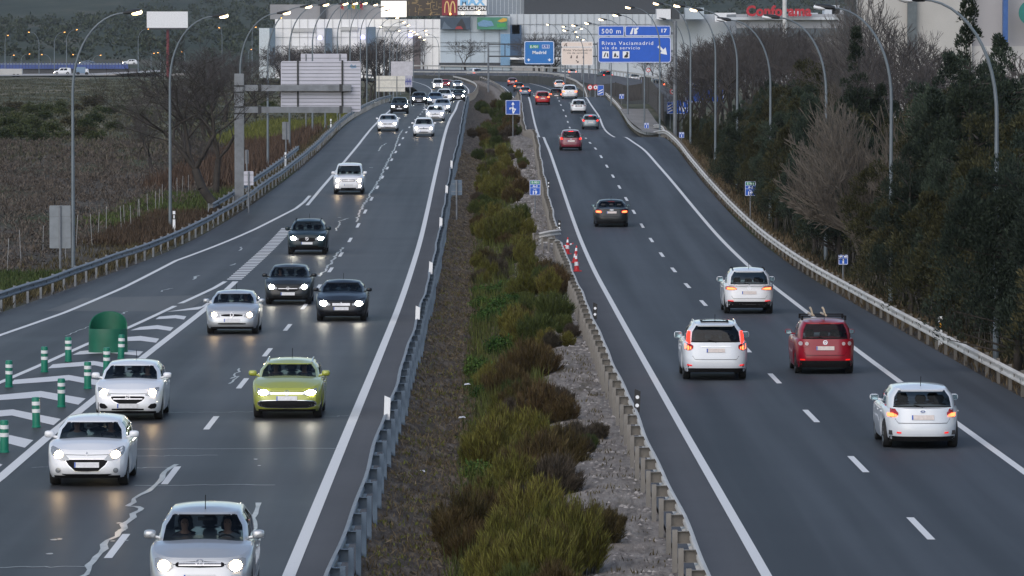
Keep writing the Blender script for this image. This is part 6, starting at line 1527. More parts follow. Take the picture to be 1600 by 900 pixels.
# (u, v base, kind, size) read along the median
for u, v, k, s in ((905,905,0,1.25),(850,920,0,1.2),(800,915,0,1.1),(765,900,0,.9),(830,895,2,.9),(745,850,1,1.0),(720,830,1,.9),(760,820,1,.85),(885,845,1,.8),(835,840,0,1.1),(790,860,0,.95),(800,775,0,.85),(770,790,0,.75),(930,870,1,.95),
        (870,775,4,1.0),(845,755,1,1.05),(880,735,1,.9),(905,715,4,.8),(940,700,4,.5),(770,715,0,1.05),(790,700,0,1.0),(830,705,0,.85),(745,725,2,.7),(740,700,2,.6),(850,665,1,1.0),(820,650,1,.95),(875,660,4,.8),(800,655,4,.75),
        (825,595,1,1.05),(790,605,1,.95),(775,590,4,.8),(850,590,1,.8),(748,575,2,.85),(755,590,2,.8),(742,560,2,.6),(865,555,4,.6),(905,540,4,.55),(840,545,3,1.0),(870,520,3,1.05),(815,535,0,.9),(780,540,2,.8),(805,520,0,.8),(850,510,4,.8),(830,500,3,.9),
        (760,490,2,.9),(780,480,2,.9),(750,470,2,.8),(800,475,2,.75),(795,500,2,.7),(870,475,1,1.0),(885,470,1,1.0),(850,465,3,.9),(820,470,0,.85),(875,450,4,.9),(765,450,2,.8),(790,445,2,.8),(830,440,0,.8),(750,430,4,.8),(780,420,4,1.0),(800,412,4,1.0),(820,410,0,.9),(770,410,4,.9),(755,400,1,.8),
        (775,375,0,1.15),(795,370,0,1.2),(760,365,0,1.0),(812,372,0,1.0),(790,355,0,1.0),(750,350,1,.8),(770,340,0,1.0),(815,350,3,.9),(745,325,3,.9),(760,320,3,.8),(800,320,1,.9),(780,305,0,1.1),(765,300,0,1.1),(795,300,1,.9),(755,290,0,.9),(815,310,1,.9),(745,310,4,.8),
        (780,275,0,.9),(770,262,3,.9),(790,265,0,.8),(800,285,1,.9),(755,262,4,.8),(745,245,3,.8),(765,240,4,.9),(785,245,0,.8),(800,250,4,.7),(818,268,3,.7),(760,222,1,.9),(775,225,3,.9),(790,225,4,.8),(735,213,4,.8),(750,205,1,.9),(770,205,3,.8),(785,205,4,.8),(800,212,1,.8),(760,190,3,.9),(775,188,4,.9),(790,190,3,.8),(805,200,1,.9)):
    Y = gnd(u, v, zL if u < 800 else zR, -.3).y; a, b = float(LMx(Y)), float(RMx(Y)); x = at(u, v, Y).x; s_ = min(.9, max(.1, (x-a)/(b-a))); M_.append((Y, s_, k, s))
for Y in np.arange(470, 640, 9.0):
    for _ in range(2): M_.append((Y + rnd.uniform(0, 8), rnd.uniform(.25, .85), rnd.choice([3,4,1,3]), rnd.uniform(.8, 1.1)))
M2 = []
for Y, s_, k, s in M_:
    s *= .9 if Y > 105 else .72
    M2.append((Y, s_, k, s))
    if Y < 470:
        for q in range(2 if rnd.random() < .6 else 1):
            kk = rnd.choice([k, 0, 0, 3, 1]) if k != 2 else 2
            M2.append((Y + rnd.uniform(-4.5, 4.5), min(.86, max(.30, s_ + rnd.uniform(-.13, .13))), kk, s*rnd.uniform(.45, .8)))
M_ = M2
for Y, s_, k, s in sorted(M_):
    plant_shrub(k, med_pt(Y, s_) - Vector((0,0,.04)), s)
GF = 'dark bushes on the far side of the field'
# ground cover of the median
def medz(X, Y):
    return np.array([med_pt(float(y), min(1, max(0, (x-float(LMx(y)))/(float(RMx(y))-float(LMx(y)))))).z for x, y in zip(X, Y)]) - .01
def medx(lo, hi): return lambda n, Y: LMx(Y) + (RMx(Y)-LMx(Y))*nr.uniform(lo, hi, n)
scatter_grass('grass', 30000, medx(.28,.66), lambda n: 84 + 330*nr.random(n)**1.5, .17, .03, M_ggreen, medz, .16)
scatter_grass('grass', 22000, medx(.03,.5), lambda n: 84 + 330*nr.random(n)**1.5, .14, .028, M_gdry, medz, .18)
scatter_grass('grass', 4500, medx(.02,.22), lambda n: 84 + 200*nr.random(n)**1.4, .10, .035, M_gyellow, medz, .14)
scatter_grass('grass', 3500, medx(.62,.95), lambda n: 84 + 300*nr.random(n)**1.3, .12, .025, M_gdry, medz, .12)

# --- field left of the slip lane
z_f = _sky
scatter_grass('verge_weeds', 24000, lambda n, Y: LEx(Y) - .6 - nr.exponential(1.3, n), lambda n: nr.uniform(150, 470, n), .34, .05, M_gdry, z_f, .2)
scatter_grass('verge_weeds', 16000, lambda n, Y: LEx(Y) - 1.4 - nr.uniform(0, 2.8, n), lambda n: nr.uniform(180, 230, n), .38, .05, M_ggreen, z_f, .2)
scatter_grass('verge_weeds', 9000, lambda n, Y: LEx(Y) - 1.2 - nr.uniform(0, 3.2, n), lambda n: nr.uniform(262, 300, n), .55, .06, M_grust, z_f, .22)
scatter_grass('verge_weeds', 9000, lambda n, Y: LEx(Y) - 2.4 - nr.uniform(0, 5, n), lambda n: nr.uniform(285, 335, n), .40, .06, M_ggreen, z_f, .22)
scatter_grass('verge_weeds', 16000, lambda n, Y: LEx(Y) - 2.2 - nr.uniform(0, 6.5, n), lambda n: nr.uniform(345, 480, n), 1.05, .08, M_grust, z_f, .35, .35)
scatter_grass('verge_weeds', 12000, lambda n, Y: LEx(Y) - 3 - nr.uniform(0, 9, n), lambda n: nr.uniform(480, 600, n), .9, .10, M_gyellow, z_f, .4)
# low grey brown scrub mounds
nt = 2600; Y = 170 + 330*nr.random(nt)**1.15; X = LEx(Y) - 4.0 - nr.uniform(0, 1, nt)**.8*(8 + Y*.045); c0 = np.stack([X, Y, z_f(X, Y)], 1); k = 44
c = np.repeat(c0, k, 0); a = unit(nt*k); a[:,2] = np.abs(a[:,2]); rr = np.repeat(nr.uniform(.3,1.35,nt), k)[:,None]; c = c + a*rr*nr.uniform(.3,1,(nt*k,1))*np.array([1,1,.7])
V, Fq = blades(c, a + unit(nt*k)*.6 + np.array([0,0,.4]), nr.uniform(.14,.34,nt*k), nr.uniform(.04,.08,nt*k)); tag(link('scrub', np_mesh('scrub', V, Fq, M_scrub)), kind='stuff')
# rounded dark bushes across the field
def bush(seed, m, n=2600):
    global nr
    st = nr; nr = np.random.RandomState(seed); r = random.Random(seed); C, D = [], []
    for _ in range(22):
        q = np.array([r.gauss(0,.5), r.gauss(0,.5), abs(r.gauss(.45,.28))]); k = n//22; a = unit(k); C.append(q + a*nr.uniform(.18,.42,(k,1))); D.append(a + unit(k)*.5 + np.array([0,0,.35]))
    L_ = nr.uniform(.10,.24,n//22*22); V, Fq = blades(np.concatenate(C), np.concatenate(D), L_, L_*.5); V[:,2] = np.maximum(V[:,2], -.1); nr = st
    tv, tf = tubes_np([((0,0,-.3),(r.gauss(0,.3),r.gauss(0,.3),.5),.06,.02) for _ in range(5)], 4); return np_mesh('foliage', V, Fq, m), np_mesh('stems', tv, tf, M_bark)
M_bush = leaf_mat('bush_dark_olive', (.016,.026,.010), (.070,.086,.034)); M_bush2 = leaf_mat('bush_brown_green', (.026,.026,.014), (.075,.068,.036))
bk = [bush(41, M_bush), bush(42, M_bush), bush(43, M_bush2)]; bupr = [tree_proto('bush', t_, c_, 'foliage') for c_, t_ in bk]; bu_used = [False]*3
pts = []
rb_ = random.Random(9)
for u, v, s in ((22,160,3.4),(8,172,2.8),(60,158,2.8),(75,165,2.6),(95,155,3.0),(118,158,2.6),(142,150,4.2),(160,164,3.0),(45,178,3.2),(30,190,3.0),(12,200,3.4),(70,185,2.8),(95,180,2.4),(50,205,3.2),(80,212,3.0),(30,222,3.0),(110,200,2.6),(135,205,2.8),(150,192,3.0),(128,222,2.8),(5,225,2.8),(60,228,2.6),(100,226,2.4),(172,176,2.4),(185,155,2.0),(178,205,2.2),(200,168,1.8),(150,226,2.2),(290,158,2.4),(330,152,2.4),(312,160,2.0),(228,180,2.0),(398,163,2.4),(420,150,2.6),(432,120,2.8),(415,112,2.6),(445,112,2.6),(405,100,2.6),(455,160,2.4),(430,165,2.4)):
    a, b = (u - CU)/F, (CV - v)/F; Y = (HC + 1.1)/((sp - b*cp)/(cp + b*sp)); Y = min(Y, 1500); pts.append((Y, u, v, s))
for i, (Y, u, v, s) in enumerate(sorted(pts)):
    k = rb_.choice([0,1,0,1,2]); o = bupr[k] if not bu_used[k] else copy_tree(bupr[k]); bu_used[k] = True; x = at(u, v, Y).x; z = float(terr_z(np.array([x]), np.array([Y]))[0])
    s *= .40; o.location = (x, Y, z); o.rotation_euler = (0,0,rb_.uniform(0,6)); o.scale = (s, s, s*.85); tag(o, 'dark rounded field bush, %s of forty counted from the camera' % nth(i), 'bush', GF)
# wooded hillside far behind
n_ = 2600; Yh = 1900 + 2200*nr.random(n_); Xh = nr.uniform(-1, 1, n_)*Yh*.105; band = np.sin(Xh*.011 + 1.3)*np.cos(Yh*.0045 + Xh*.004) + .5*np.sin(Xh*.031) ; keep = band > -.75; Xh, Yh = Xh[keep], Yh[keep]; n_ = len(Xh)
k = 42; cc = np.repeat(np.stack([Xh, Yh, z_f(Xh, Yh)], 1), k, 0); a = unit(n_*k); a[:,2] = np.abs(a[:,2]); sz = np.repeat(nr.uniform(1.6,4.2,n_), k)[:,None]
V, Fq = blades(cc + a*sz*nr.uniform(.5,1,(n_*k,1))*np.array([1,1,1.1]), a + unit(n_*k)*.7, nr.uniform(1.0,2.2,n_*k), nr.uniform(.6,1.3,n_*k)); tag(link('hillside_wood', np_mesh('hillside_wood', V, Fq, leaf_mat('far_wood', (.014,.022,.014), (.050,.064,.038)))), kind='stuff')
scatter_grass('tall_weeds', 22000, medx(.30,.66), lambda n: 84 + 360*nr.random(n)**1.4, .52, .022, leaf_mat('feathery_weeds', (.030,.032,.012), (.135,.155,.040)), medz, .10, .28, 14)
# flattened straw on the median soil
scatter_grass('dry_straw', 26000, medx(.02,.5), lambda n: 82 + 330*nr.random(n)**1.5, .20, .018, leaf_mat('straw', (.06,.045,.026), (.21,.165,.10)), medz, .2, 3.0)
# green verge tufts and far field tussocks
nt = 9000; Y = 420 + 1000*nr.random(nt); X = -Y*.095*nr.random(nt)**.9 - 12; X = np.minimum(X, LEx(np.minimum(Y,1270)) - 6); c = np.repeat(np.stack([X, Y, z_f(X, Y)], 1), 8, 0) + nr.normal(size=(nt*8,3))*np.array([.6,.6,.05]); V, Fq = blades(c, unit(nt*8)*.6 + np.array([0,0,1.]), nr.uniform(.2,.5,nt*8), nr.uniform(.12,.3,nt*8)); tag(link('far_scrub', np_mesh('far_scrub', V, Fq, leaf_mat('far_tussock', (.040,.044,.026), (.130,.122,.082)))), kind='stuff')
# clods and pebbles on the bare median soil
def pebbles(name, n, lo, hi, smin, smax, m, hgt=.5):
    Y = 82 + 330*nr.random(n)**1.5; X = LMx(Y) + (RMx(Y)-LMx(Y))*nr.uniform(lo, hi, n); c = np.stack([X, Y, medz(X, Y)], 1)
    s = nr.uniform(smin, smax, n)*(.8 + Y/260); base = np.array([[1,0,0],[-.5,.87,0],[-.5,-.87,0],[.1,.05,hgt*1.3]]); V = np.empty((n,4,3)); an = nr.uniform(0,6.28,n)
    for k, b in enumerate(base): V[:,k,0] = b[0]*np.cos(an)-b[1]*np.sin(an); V[:,k,1] = b[0]*np.sin(an)+b[1]*np.cos(an); V[:,k,2] = b[2]
    V = V*s[:,None,None]*nr.uniform(.7,1.3,(n,4,1)) + c[:,None,:]; Fq = (np.arange(n)[:,None,None]*4 + np.array([[0,1,3],[1,2,3],[2,0,3]])[None]).reshape(-1,3)
    tag(link(name, np_mesh(name, V.reshape(-1,3), Fq, m)), kind='stuff')
pebbles('pebbles', 26000, .02, .5, .03, .09, leaf_mat('soil_clods', (.035,.026,.019), (.19,.15,.115)))
pebbles('pebbles', 6000, .62, .97, .02, .06, leaf_mat('sandy_pebbles', (.10,.09,.085), (.40,.37,.34)))
# ------------------------------------------------------------------ the mall and other buildings
M_mwhite = mat('cladding_white', (.84,.84,.84), .7, var=.05, scale=.15); M_mgrey = mat('cladding_blue_grey', (.42,.49,.55), .6, var=.08, scale=.1); M_mgrey2 = mat('cladding_pale_grey', (.50,.54,.58), .6, var=.07, scale=.1); M_mdark = mat('cladding_dark', (.035,.040,.048), .6); M_mslate = mat('panel_slate', (.10,.15,.20), .5); M_mconc = mat('roof_block_grey', (.23,.23,.235), .8, var=.12, scale=.2); M_mblue = mat('panel_light_blue', (.16,.30,.46), .5); M_mdeep = mat('panel_deep_blue', (.025,.06,.12), .5); M_joint = mat('panel_joint', (.16,.17,.18), .7)
def slab(root, name, u0, u1, v0, v1, Y, depth, m, parent=None):
    a, b = at(u0, v1, Y), at(u1, v0, Y); o = Vector(root.location); mb = MB(); mb.box2((a.x-o.x, Y-o.y, a.z-o.z), (b.x-o.x, Y+depth-o.y, b.z-o.z)); return mb.build(name, m, parent or root)
Y = 1300; g = at(600, 118, Y); mall = empty('shopping_mall', (g.x, Y, g.z), 0, 'long white and blue grey shopping mall closing the view behind the motorway bend', 'building')
slab(mall, 'wall', 430, 688, 30, 122, Y, 60, M_mwhite); slab(mall, 'side_wing', 405, 430, 44, 122, Y+4, 40, mat('wing_pale', (.50,.56,.60), .6)); slab(mall, 'wall', 688, 797, 25, 122, Y-2, 60, M_mgrey); slab(mall, 'wall', 797, 1137, 22, 122, Y-1, 60, M_mgrey2)
slab(mall, 'roof_block', 422, 602, 7, 30, Y+10, 30, M_mconc); slab(mall, 'roof_block', 759, 819, -4, 24, Y+6, 30, mat('roof_ribbed', (.21,.24,.27), .6)); slab(mall, 'roof_block', 819, 1026, -14, 21, Y+4, 40, M_mdark)
for u0, u1, v0, v1, m in ((421,430,44,102,M_mslate),(507,519,44,100,M_mslate),(572,587,42,84,M_mslate),(645,657,56,108,mat('pillar_brown', (.12,.10,.10), .7)),(782,797,53,102,M_mblue),(797,815,39,92,M_mdeep),(800,812,39,53,M_mdeep)):
    slab(mall, 'pillar_panel', u0, u1, v0, v1, Y-3, 1.2, m)
slab(mall, 'pillar_panel', 500, 509, -2, 28, Y+9, 1.2, M_mdark)
for u0, u1, v0, v1 in ((455,493,44,50),(532,560,42,48),(600,625,41,48)): slab(mall, 'vent_band', u0, u1, v0, v1, Y-.4, 1, mat('band_grey', (.46,.46,.45), .7))
slab(mall, 'plinth', 686, 860, 98, 104, Y-2.5, 1, M_mdark); slab(mall, 'canopy', 797, 880, 90, 93, Y-8, 6, M_mwhite)
mb = MB(); o = Vector(mall.location)
for u in list(range(442, 686, 13)): mb.box2(at(u-.12, 122, Y-.15) - o, at(u+.12, 30, Y-.05) - o)
for v in (44, 58, 72): mb.box2(at(430, v+.12, Y-.15) - o, at(686, v-.12, Y-.05) - o)
for u in (712, 735, 757, 780): mb.box2(at(u-.12, 100, Y-2.2) - o, at(u+.12, 25, Y-2.05) - o)
for v in (50, 66, 72, 80): mb.box2(at(688, v+.12, Y-2.2) - o, at(796, v-.12, Y-2.05) - o)
for u in list(range(808, 1136, 10)): mb.box2(at(u-.12, 100, Y-1.2) - o, at(u+.12, 22, Y-1.05) - o)
for v in (38, 53, 68): mb.box2(at(797, v+.14, Y-1.2) - o, at(1137, v-.14, Y-1.05) - o)
mb.build('panel_joint', M_joint, mall)
# brown lattice screen on the roof
b = slab(mall, 'lattice_backing', 636, 691, -3, 25, Y+3, 2, mat('lattice_brown', (.055,.042,.030), .7)); mb = MB(); r = random.Random(3)
for k in range(46):
    u, v = r.uniform(637, 686), r.uniform(-2, 23); w = r.uniform(2, 9); mb.box2(at(u, v+.6, Y+2.9) - o, at(min(690.5, u+w), v, Y+2.95) - o) if r.random() < .6 else mb.box2(at(u, min(24.5, v+r.uniform(3,10)), Y+2.85) - o, at(u+.6, v, Y+2.9) - o)
mb.build('lattice', mat('lattice_gold', (.34,.24,.11), .6, var=.5, scale=.3), b)
mb = MB()
for k in range(9): mb.box2(at(763 + k*6.2, 22, Y+5.9) - o, at(764 + k*6.2, -4, Y+5.97) - o)
mb.build('rib', mat('roof_rib_pale', (.40,.44,.47), .6), mall)
def wall_sign(name, label, u0, u1, v0, v1, m, cat='sign', grp='signs on the mall roof and wall', dy=-2.8, th=.5):
    root = empty(name, at((u0+u1)/2, v1, Y + dy), 0, label, cat, grp); return Board(root, u0, u1, v0, v1, Y + dy, m, None, .02, th=th)
b = wall_sign('roof_sign', 'dark red roof sign with a large rounded golden letter M', 690.5, 714.8, -4, 24, mat('sign_dark_red', (.23,.014,.03), .5))
gold = mat('letter_gold', (.72,.52,.20), .5)
for s0 in (694, 703.2):
    top = [(s0 + 4.3 - 4.3*math.cos(a), 20 - 18.6*math.sin(a)**.75) for a in np.linspace(0, math.pi, 15)]; inn = [(s0 + 4.3 - 2.6*math.cos(a), 20 - 16.2*math.sin(a)**.75) for a in np.linspace(0, math.pi, 15)]
    for i in range(14): b.poly([top[i], top[i+1], inn[i+1], inn[i]], gold, .06 + .002*(s0 > 700))
b.done('letter')
b = wall_sign('roof_sign', 'white, pale blue and black roof sign reading MAX COLCHON', 715, 760.5, -4, 23, M_signwhite); b.text('MAX', 719, 758, 7.6, -3.5, mat('letter_sky_blue', (.22,.50,.80), .5), .05, d=.05); b.rect(715.3, 760.2, 9, 17, M_signblack, .05); b.text('COLCHON', 716.5, 759, 15.5, 10.4, M_signwhite, .035, d=.09); b.done()
b = wall_sign('lit_roof_screen', 'bright white lit roof screen with faint pink smudges', 595.5, 635, 1.5, 26.5, emat('screen_glow', (1.0,.94,.84), .95)); pk = emat('screen_pink', (.95,.62,.66), .80)
for k, (u, w, h) in enumerate(((608,4,9),(613,3,6),(617,5,11),(623,3,8),(627,2.5,7))): b.rect(u, u+w, 9, 9+h, pk, .06 + .003*k)
b.done('screen_image')
b = wall_sign('billboard_poster', 'dusky blue wall poster with a dark figure shape and red patch', 688, 735, 27, 46, mat('poster_blue', (.045,.075,.115), .5, var=.6, scale=.12)); b.poly([(712,45.5),(714,38),(718,33),(720,29.5),(723,29.5),(724.5,34),(727,39),(728,45.5)], mat('poster_dark', (.02,.022,.03), .5), .05); b.poly([(711,45.5),(713,41.5),(720,40.5),(724,45.5)], mat('poster_red', (.30,.03,.035), .5), .06)
b.poly([(690,45.5),(694,33),(700,40),(708,45.5)], mat('poster_slate', (.10,.14,.19), .5), .045); b.done('poster_shape')
b = wall_sign('billboard_poster', 'green and turquoise wall poster with a yellow orange patch', 745.5, 793, 27, 46, mat('poster_green', (.06,.24,.16), .5, var=.5, scale=.15)); b.poly([(746,36),(755,31),(768,33),(772,40),(760,42),(748,41)], mat('poster_teal', (.14,.28,.44), .5), .05); b.poly([(777,33),(786,28),(792,29),(792,33),(783,35)], mat('poster_orange', (.62,.36,.05), .5), .06); b.poly([(776,37),(790,36),(790,42),(777,43)], mat('poster_leaf', (.05,.32,.08), .5), .055); b.done('poster_shape')
for i, (u, v, r_, m_) in enumerate(((703.5,21.8,1.6,M_lampsod),(723,21,1.6,M_lampglow),(748,19.5,2.6,M_lampglow),(439.5,28,.9,M_lampsod))):
    c = at(u, v, Y - 5); root = empty('flood_lamp', c, 0, ['small red orange lamp below the golden letter','small white lamp below the sky blue letters','large glaring white lamp below the black sign band','thin orange lamp on the grey roof block'][i], 'lamp', 'lamps on the mall roof'); rr = r_*Y/F
    mb = MB(); mb.lathe([(0,-.1),(rr,-.08),(rr,.02),(0,.05)], 14, M=Matrix.Rotation(math.pi/2,4,'X')); mb.build('bulb_glass', m_, root); mb = MB(); mb.box((0,1.2,-rr*.3), (.12,2.2,.12)); mb.build('bracket', M_dark, root)
for i, (u, v) in enumerate(((500,60),(567,59),(641,56))):
    c = at(u, v, Y - 4); root = empty('wall_light', c, 0, 'glowing violet blue wall light on the mall, %s of three across' % nth(i), 'lamp', 'violet lights on the mall'); mb = MB(); mb.lathe([(0,-.3),(.45,-.25),(.55,.2),(.3,.6),(0,.7)], 12); mb.build('bulb_glass', emat('violet_glow', (.35,.36,1.0), 3.0), root, smooth=True); mb = MB(); mb.box((0,1.8,0), (.1,3.6,.1)); mb.build('bracket', M_dark, root)
for i, (u, v0, v1, col, nm) in enumerate(((534,3,13,(.42,.10,.09),'red'),(545,4,13,(.08,.22,.25),'teal'),(551.5,2,12,(.55,.42,.05),'yellow'),(559,4,13,(.10,.28,.16),'green'),(564,2,13,(.40,.04,.07),'crimson'))):
    root = empty('flag', at(u, 30, Y+8), 0, '%s flag hanging on a pole above the mall roof' % nm, 'flag', 'flags on the mall roof'); o2 = Vector(root.location)
    mb = MB(); mb.tube([at(u-2, 30, Y+8) - o2, at(u-2, -3, Y+8) - o2], .06, 6); mb.build('pole', M_pole, root); mb = MB(); mb.grid([[at(u - 2 + k*1.0, v0 + (v1-v0)*j/4 + .5*k, Y + 8 + .3*math.sin(k*1.7 + j)) - o2 for k in range(6)] for j in range(5)]); mb.build('cloth', mat('flag_' + nm, col, .8), root, smooth=True)
# right hand buildings behind the trees
Yb = 560; g = at(1520, 190, Yb); bl = empty('warehouse', (g.x, Yb, 0), 0, 'large pale warehouse wall with dark corner pillar behind the tall cypress', 'building'); M_beige_w = mat('cladding_cream', (.46,.45,.44), .7, var=.06, scale=.2)
slab(bl, 'wall', 1392, 1720, -60, 72, Yb, 40, mat('cladding_lilac_grey', (.36,.35,.36), .7, var=.05, scale=.2)); slab(bl, 'wall', 1392, 1720, 72, 200, Yb-.6, 40, M_beige_w); slab(bl, 'wall', 1340, 1519, -60, 150, Yb+2-3.2, 2.4, mat('cladding_warm_white', (.42,.41,.39), .7, var=.08, scale=.2)); slab(bl, 'pillar_panel', 1418, 1433, -60, 82, Yb-1.8, .6, mat('pillar_green_grey', (.10,.12,.13), .6)); slab(bl, 'column', 1567.5, 1575.5, -60, 66, Yb-2.2, 1.2, mat('column_blue', (.03,.10,.30), .5))
root = empty('round_wall_sign', at(1612, 20, Yb-3), 0, 'teal green disc on the warehouse wall at the frame edge', 'sign'); mb = MB(); mb.lathe([(0,-.2),(1.32,-.2),(1.32,.1),(0,.1)], 32, M=Matrix.Rotation(math.pi/2,4,'X')); q = mb.build('disc', mat('disc_teal', (.01,.17,.15), .5), root); mb = MB(); mb.box((0,.1,.0), (.2,5.8-.0,.2)); mb.build('bracket', M_dark, root)
Yc = 900; g = at(1250, 130, Yc); sh = empty('furniture_store', (g.x, Yc, -2), 0, 'white store roofline with red rooftop letters behind the grey leafless trees', 'building'); slab(sh, 'wall', 1150, 1420, 22, 130, Yc, 40, mat('store_white', (.30,.31,.33), .7, var=.1, scale=.15)); slab(sh, 'parapet', 1120, 1310, 27, 31, Yc-1, 1, M_mgrey2)
for u0, u1, v0 in ((1235,1252,17),(1262,1278,20),(1288,1318,14),(1300,1312,8)): slab(sh, 'roof_unit', u0, u1, v0, 24, Yc+4, 6, M_mgrey2)
slab(sh, 'wall_panel', 1318, 1330, 10, 130, Yc-2, 1, mat('store_slate', (.10,.13,.16), .6)); slab(sh, 'window_band', 1150, 1310, 44, 58, Yc-.5, .4, mat('store_glass', (.08,.10,.12), .2))
root = empty('roof_letters', at(1217, 26, Yc-2), 0, 'tall red rooftop letters reading Conforama half hidden by branches', 'sign'); vs, fs, lo, hi = text_mesh('Conforama', .04, 1.05); a, b_ = at(1166, 24.5, Yc-2), at(1268, 9, Yc-2); o2 = Vector(root.location)
mb = MB(); mb.add([Vector((a.x + (p[0]-lo[0])/(hi[0]-lo[0])*(b_.x-a.x), Yc-2 - p[2]*20, a.z + p[1]/.70*(b_.z-a.z))) - o2 for p in vs], fs); mb.build('lettering', mat('letter_red', (.40,.015,.03), .5), root)
mb = MB()
for u in range(1168, 1268, 8): mb.tube([at(u, 26, Yc-1.8) - o2, at(u, 12, Yc-1.8) - o2], .05, 5)
mb.build('frame', M_dark, root)
root = empty('mast', at(1226, 130, 700), 0, 'thick white mast behind the grey leafless trees', 'mast'); o2 = Vector(root.location); mb = MB(); mb.tube([at(1226, 130, 700) - o2, at(1226, -30, 700) - o2], .28, 10); mb.build('pole', mat('mast_white', (.55,.55,.54), .6), root, smooth=True); mb = MB(); mb.lathe([(0,0),(.45,0),(.45,.2),(0,.2)], 12); mb.build('base', M_concrete, root)
Yd = 1220; dep = empty('roof_sheds', at(1055, 26, Yd), 0, 'white rooftop sheds and a dark glass cabin above the pale grey mall wall', 'building', None); slab(dep, 'shed', 1026, 1048, 14, 30, Yd, 8, M_white); slab(dep, 'cabin', 1049, 1062, 11, 30, Yd, 6, M_mdark); slab(dep, 'shed', 1070, 1100, 12, 30, Yd+2, 6, M_mgrey); slab(dep, 'shed', 1117, 1150, 20, 34, Yd, 6, M_white); slab(dep, 'podium', 1020, 1150, 22, 130, Yd + 9, 12, M_mgrey2)
# parapet wall beside the exit loop
root = empty('concrete_wall', at(830, 112, 1240), 0, 'low pale concrete wall behind the far guard rails', 'wall'); a, b_ = at(800, 112, 1240), at(850, 103, 1240); o2 = Vector(root.location); mb = MB(); mb.box2(Vector((a.x, 1240, a.z-3)) - o2, Vector((b_.x, 1240.6, b_.z)) - o2); mb.build('wall_body', M_concrete, root)
# blue parapet and trailer on the far field road
Yf = 1600; root = empty('bridge_railing', at(100, 112, Yf), 0, 'long blue railing of the bridge on the far field road', 'railing'); o2 = Vector(root.location); mb = MB(); a, b_ = at(-60, 107.5, Yf), at(200, 101, Yf); mb.box2(Vector((a.x, Yf, a.z)) - o2, Vector((b_.x, Yf+.3, b_.z)) - o2); pn = mb.build('panel', mat('railing_blue', (.045,.085,.29), .5, var=.2, scale=.2), root)
mb = MB(); mb.box2(Vector((a.x, Yf-.1, b_.z + .1)) - o2, Vector((b_.x, Yf+.3, b_.z+.3)) - o2); mb.build('top_rail', mat('railing_pale', (.30,.36,.50), .5), root); mb = MB()
for u in range(-55, 200, 5): p = at(u, 102, Yf); mb.box(Vector((p.x, Yf-.1, p.z)) - o2, (.2,.2,1.7))
mb.build('baluster', mat('railing_deep', (.03,.05,.16), .5), root); mb = MB(); a, b_ = at(-60, 115, Yf+1), at(215, 107.6, Yf+1); mb.box2(Vector((a.x, Yf+.5, a.z - 2)) - o2, Vector((b_.x, Yf+12, b_.z)) - o2); mb.build('deck', mat('deck_dark', (.06,.06,.065), .8), root)
mb = MB(); mb.box2(Vector((at(135,0,Yf).x, Yf-2, a.z - 1)) - o2, Vector((at(300,0,Yf).x, Yf-1.6, a.z + .1)) - o2); mb.build('kerb', M_concrete, root)
root = empty('truck_trailer', at(10, 119, 1540), 0, 'pale container trailer parked below the blue railing', 'trailer'); o2 = Vector(root.location); mb = MB(); a, b_ = at(-30, 117.5, 1540), at(34.5, 107.5, 1540); mb.box2(Vector((a.x, 1540, a.z)) - o2, Vector((b_.x, 1542.5, b_.z)) - o2); mb.build('container', mat('trailer_pale', (.42,.42,.41), .7, var=.1, scale=.3), root)
for u in (-10, 22, 28):
    mb = MB(); mb.lathe([(0,-.2),(.5,-.2),(.5,.2),(0,.2)], 12, M=Matrix.Translation(at(u, 118.2, 1540) - o2) @ Matrix.Rotation(math.pi/2,4,'X')); mb.build('wheel', M_tyre, root)
root = empty('box_truck', at(128, 117, 1535), 0, 'small pale blue box truck on the near field track', 'truck'); o2 = Vector(root.location); mb = MB(); a, b_ = at(119, 114.5, 1535), at(133, 104.8, 1535); mb.box2(Vector((a.x, 1535, a.z)) - o2, Vector((b_.x, 1537.3, b_.z)) - o2); mb.build('cargo_box', mat('truck_blue', (.16,.24,.34), .6), root); mb = MB(); a, b_ = at(133.2, 114.5, 1535), at(138, 107.5, 1535); mb.poly_plate([(0,0),(b_.x-a.x,0),(b_.x-a.x,(b_.z-a.z)*.5),((b_.x-a.x)*.7,b_.z-a.z),(0,b_.z-a.z)], Vector((a.x, 1537.2, a.z)) - o2, EX, EZ, EN, 2.1); mb.build('cab', M_white, root)
for u in (122, 135.5):
    mb = MB(); mb.lathe([(0,-.2),(.5,-.2),(.5,.2),(0,.2)], 12, M=Matrix.Translation(at(u, 115, 1535) - o2) @ Matrix.Rotation(math.pi/2,4,'X')); mb.build('wheel', M_tyre, root)
mb = MB(); mb.grid([[at(-70, 119, 1500), at(150, 117.4, 1520), at(250, 112, 1560)], [at(-70, 116.5, 1560), at(150, 114.5, 1580), at(250, 109.5, 1640)]]); mb.v = [(x, y, z + .02) for x, y, z in mb.v]; tag(mb.build('field_track', M_concrete), kind='structure')

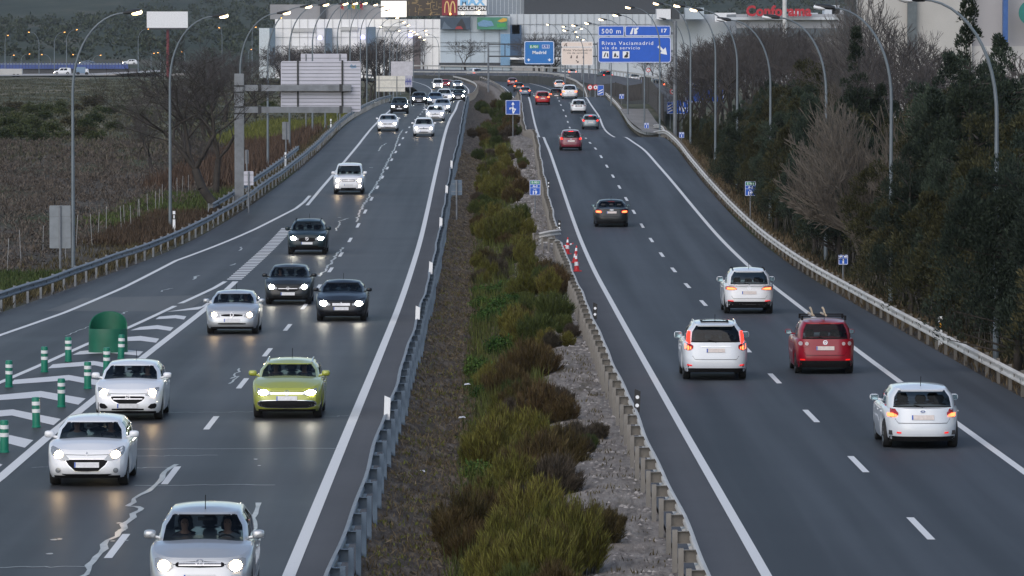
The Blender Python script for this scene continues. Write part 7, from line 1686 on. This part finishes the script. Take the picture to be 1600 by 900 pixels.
# ------------------------------------------------------------------ light, air, camera
EL, AZ = 40.0, 205.0      # low veiled sun behind the camera
w = bpy.data.worlds.new('World'); scene.world = w; w.use_nodes = True; nt_ = w.node_tree; nt_.nodes.clear()
out = nt_.nodes.new('ShaderNodeOutputWorld'); bg = nt_.nodes.new('ShaderNodeBackground'); sk_ = nt_.nodes.new('ShaderNodeTexSky')
sk_.sky_type = 'NISHITA'; sk_.sun_disc = False; sk_.sun_elevation = R(EL); sk_.sun_rotation = R(AZ); sk_.air_density = 1.0; sk_.dust_density = 1.2; sk_.ozone_density = .7
nt_.links.new(sk_.outputs[0], bg.inputs[0]); bg.inputs[1].default_value = .07; nt_.links.new(bg.outputs[0], out.inputs[0])
sl_ = bpy.data.lights.new('sun', 'SUN'); sl_.energy = .8; sl_.angle = R(75); sl_.color = (1.0,.93,.86); so = bpy.data.objects.new('sun', sl_); COL.objects.link(so)
d = Vector((math.sin(R(AZ))*math.cos(R(EL)), math.cos(R(AZ))*math.cos(R(EL)), math.sin(R(EL)))); so.rotation_euler = d.to_track_quat('Z', 'Y').to_euler(); so.location = (0, 0, 200)
HAZE = 0.000035
if HAZE:
    mb = MB(); mb.box2((-1900, -30, -12), (1900, 5400, 140)); hz_ = NT('haze_air'); hz_.t.nodes.remove(hz_.out); hz_.out = hz_.n('ShaderNodeOutputMaterial'); pv = hz_.n('ShaderNodeVolumePrincipled'); pv.inputs['Color'].default_value = (.80,.86,.95,1); pv.inputs['Density'].default_value = HAZE; hz_.t.links.new(pv.outputs[0], hz_.out.inputs['Volume']); tag(mb.build('haze', hz_.m), kind='stuff')
cam = bpy.data.cameras.new('camera'); co = bpy.data.objects.new('camera', cam); COL.objects.link(co); cam.sensor_width = 36; cam.lens = F/1600*36; cam.clip_start = .5; cam.clip_end = 9000
co.location = (0, 0, HC); co.rotation_euler = (math.pi/2 - PITCH, 0, 0); scene.camera = co
scene.view_settings.view_transform = 'Standard'; scene.view_settings.look = 'None'; scene.view_settings.gamma = 1; scene.view_settings.use_curve_mapping = False; scene.view_settings.exposure = 1.15
scene.render.engine = 'CYCLES'; cy = scene.cycles; cy.use_denoising = True; cy.max_bounces = 8; cy.transparent_max_bounces = 12; cy.diffuse_bounces = 3; cy.glossy_bounces = 3; cy.transmission_bounces = 4; cy.volume_bounces = 0; cy.caustics_reflective = False; cy.caustics_refractive = False; cy.sample_clamp_indirect = 4; cy.use_light_tree = True
try: cy.denoiser = 'OPENIMAGEDENOISE'
except Exception: pass
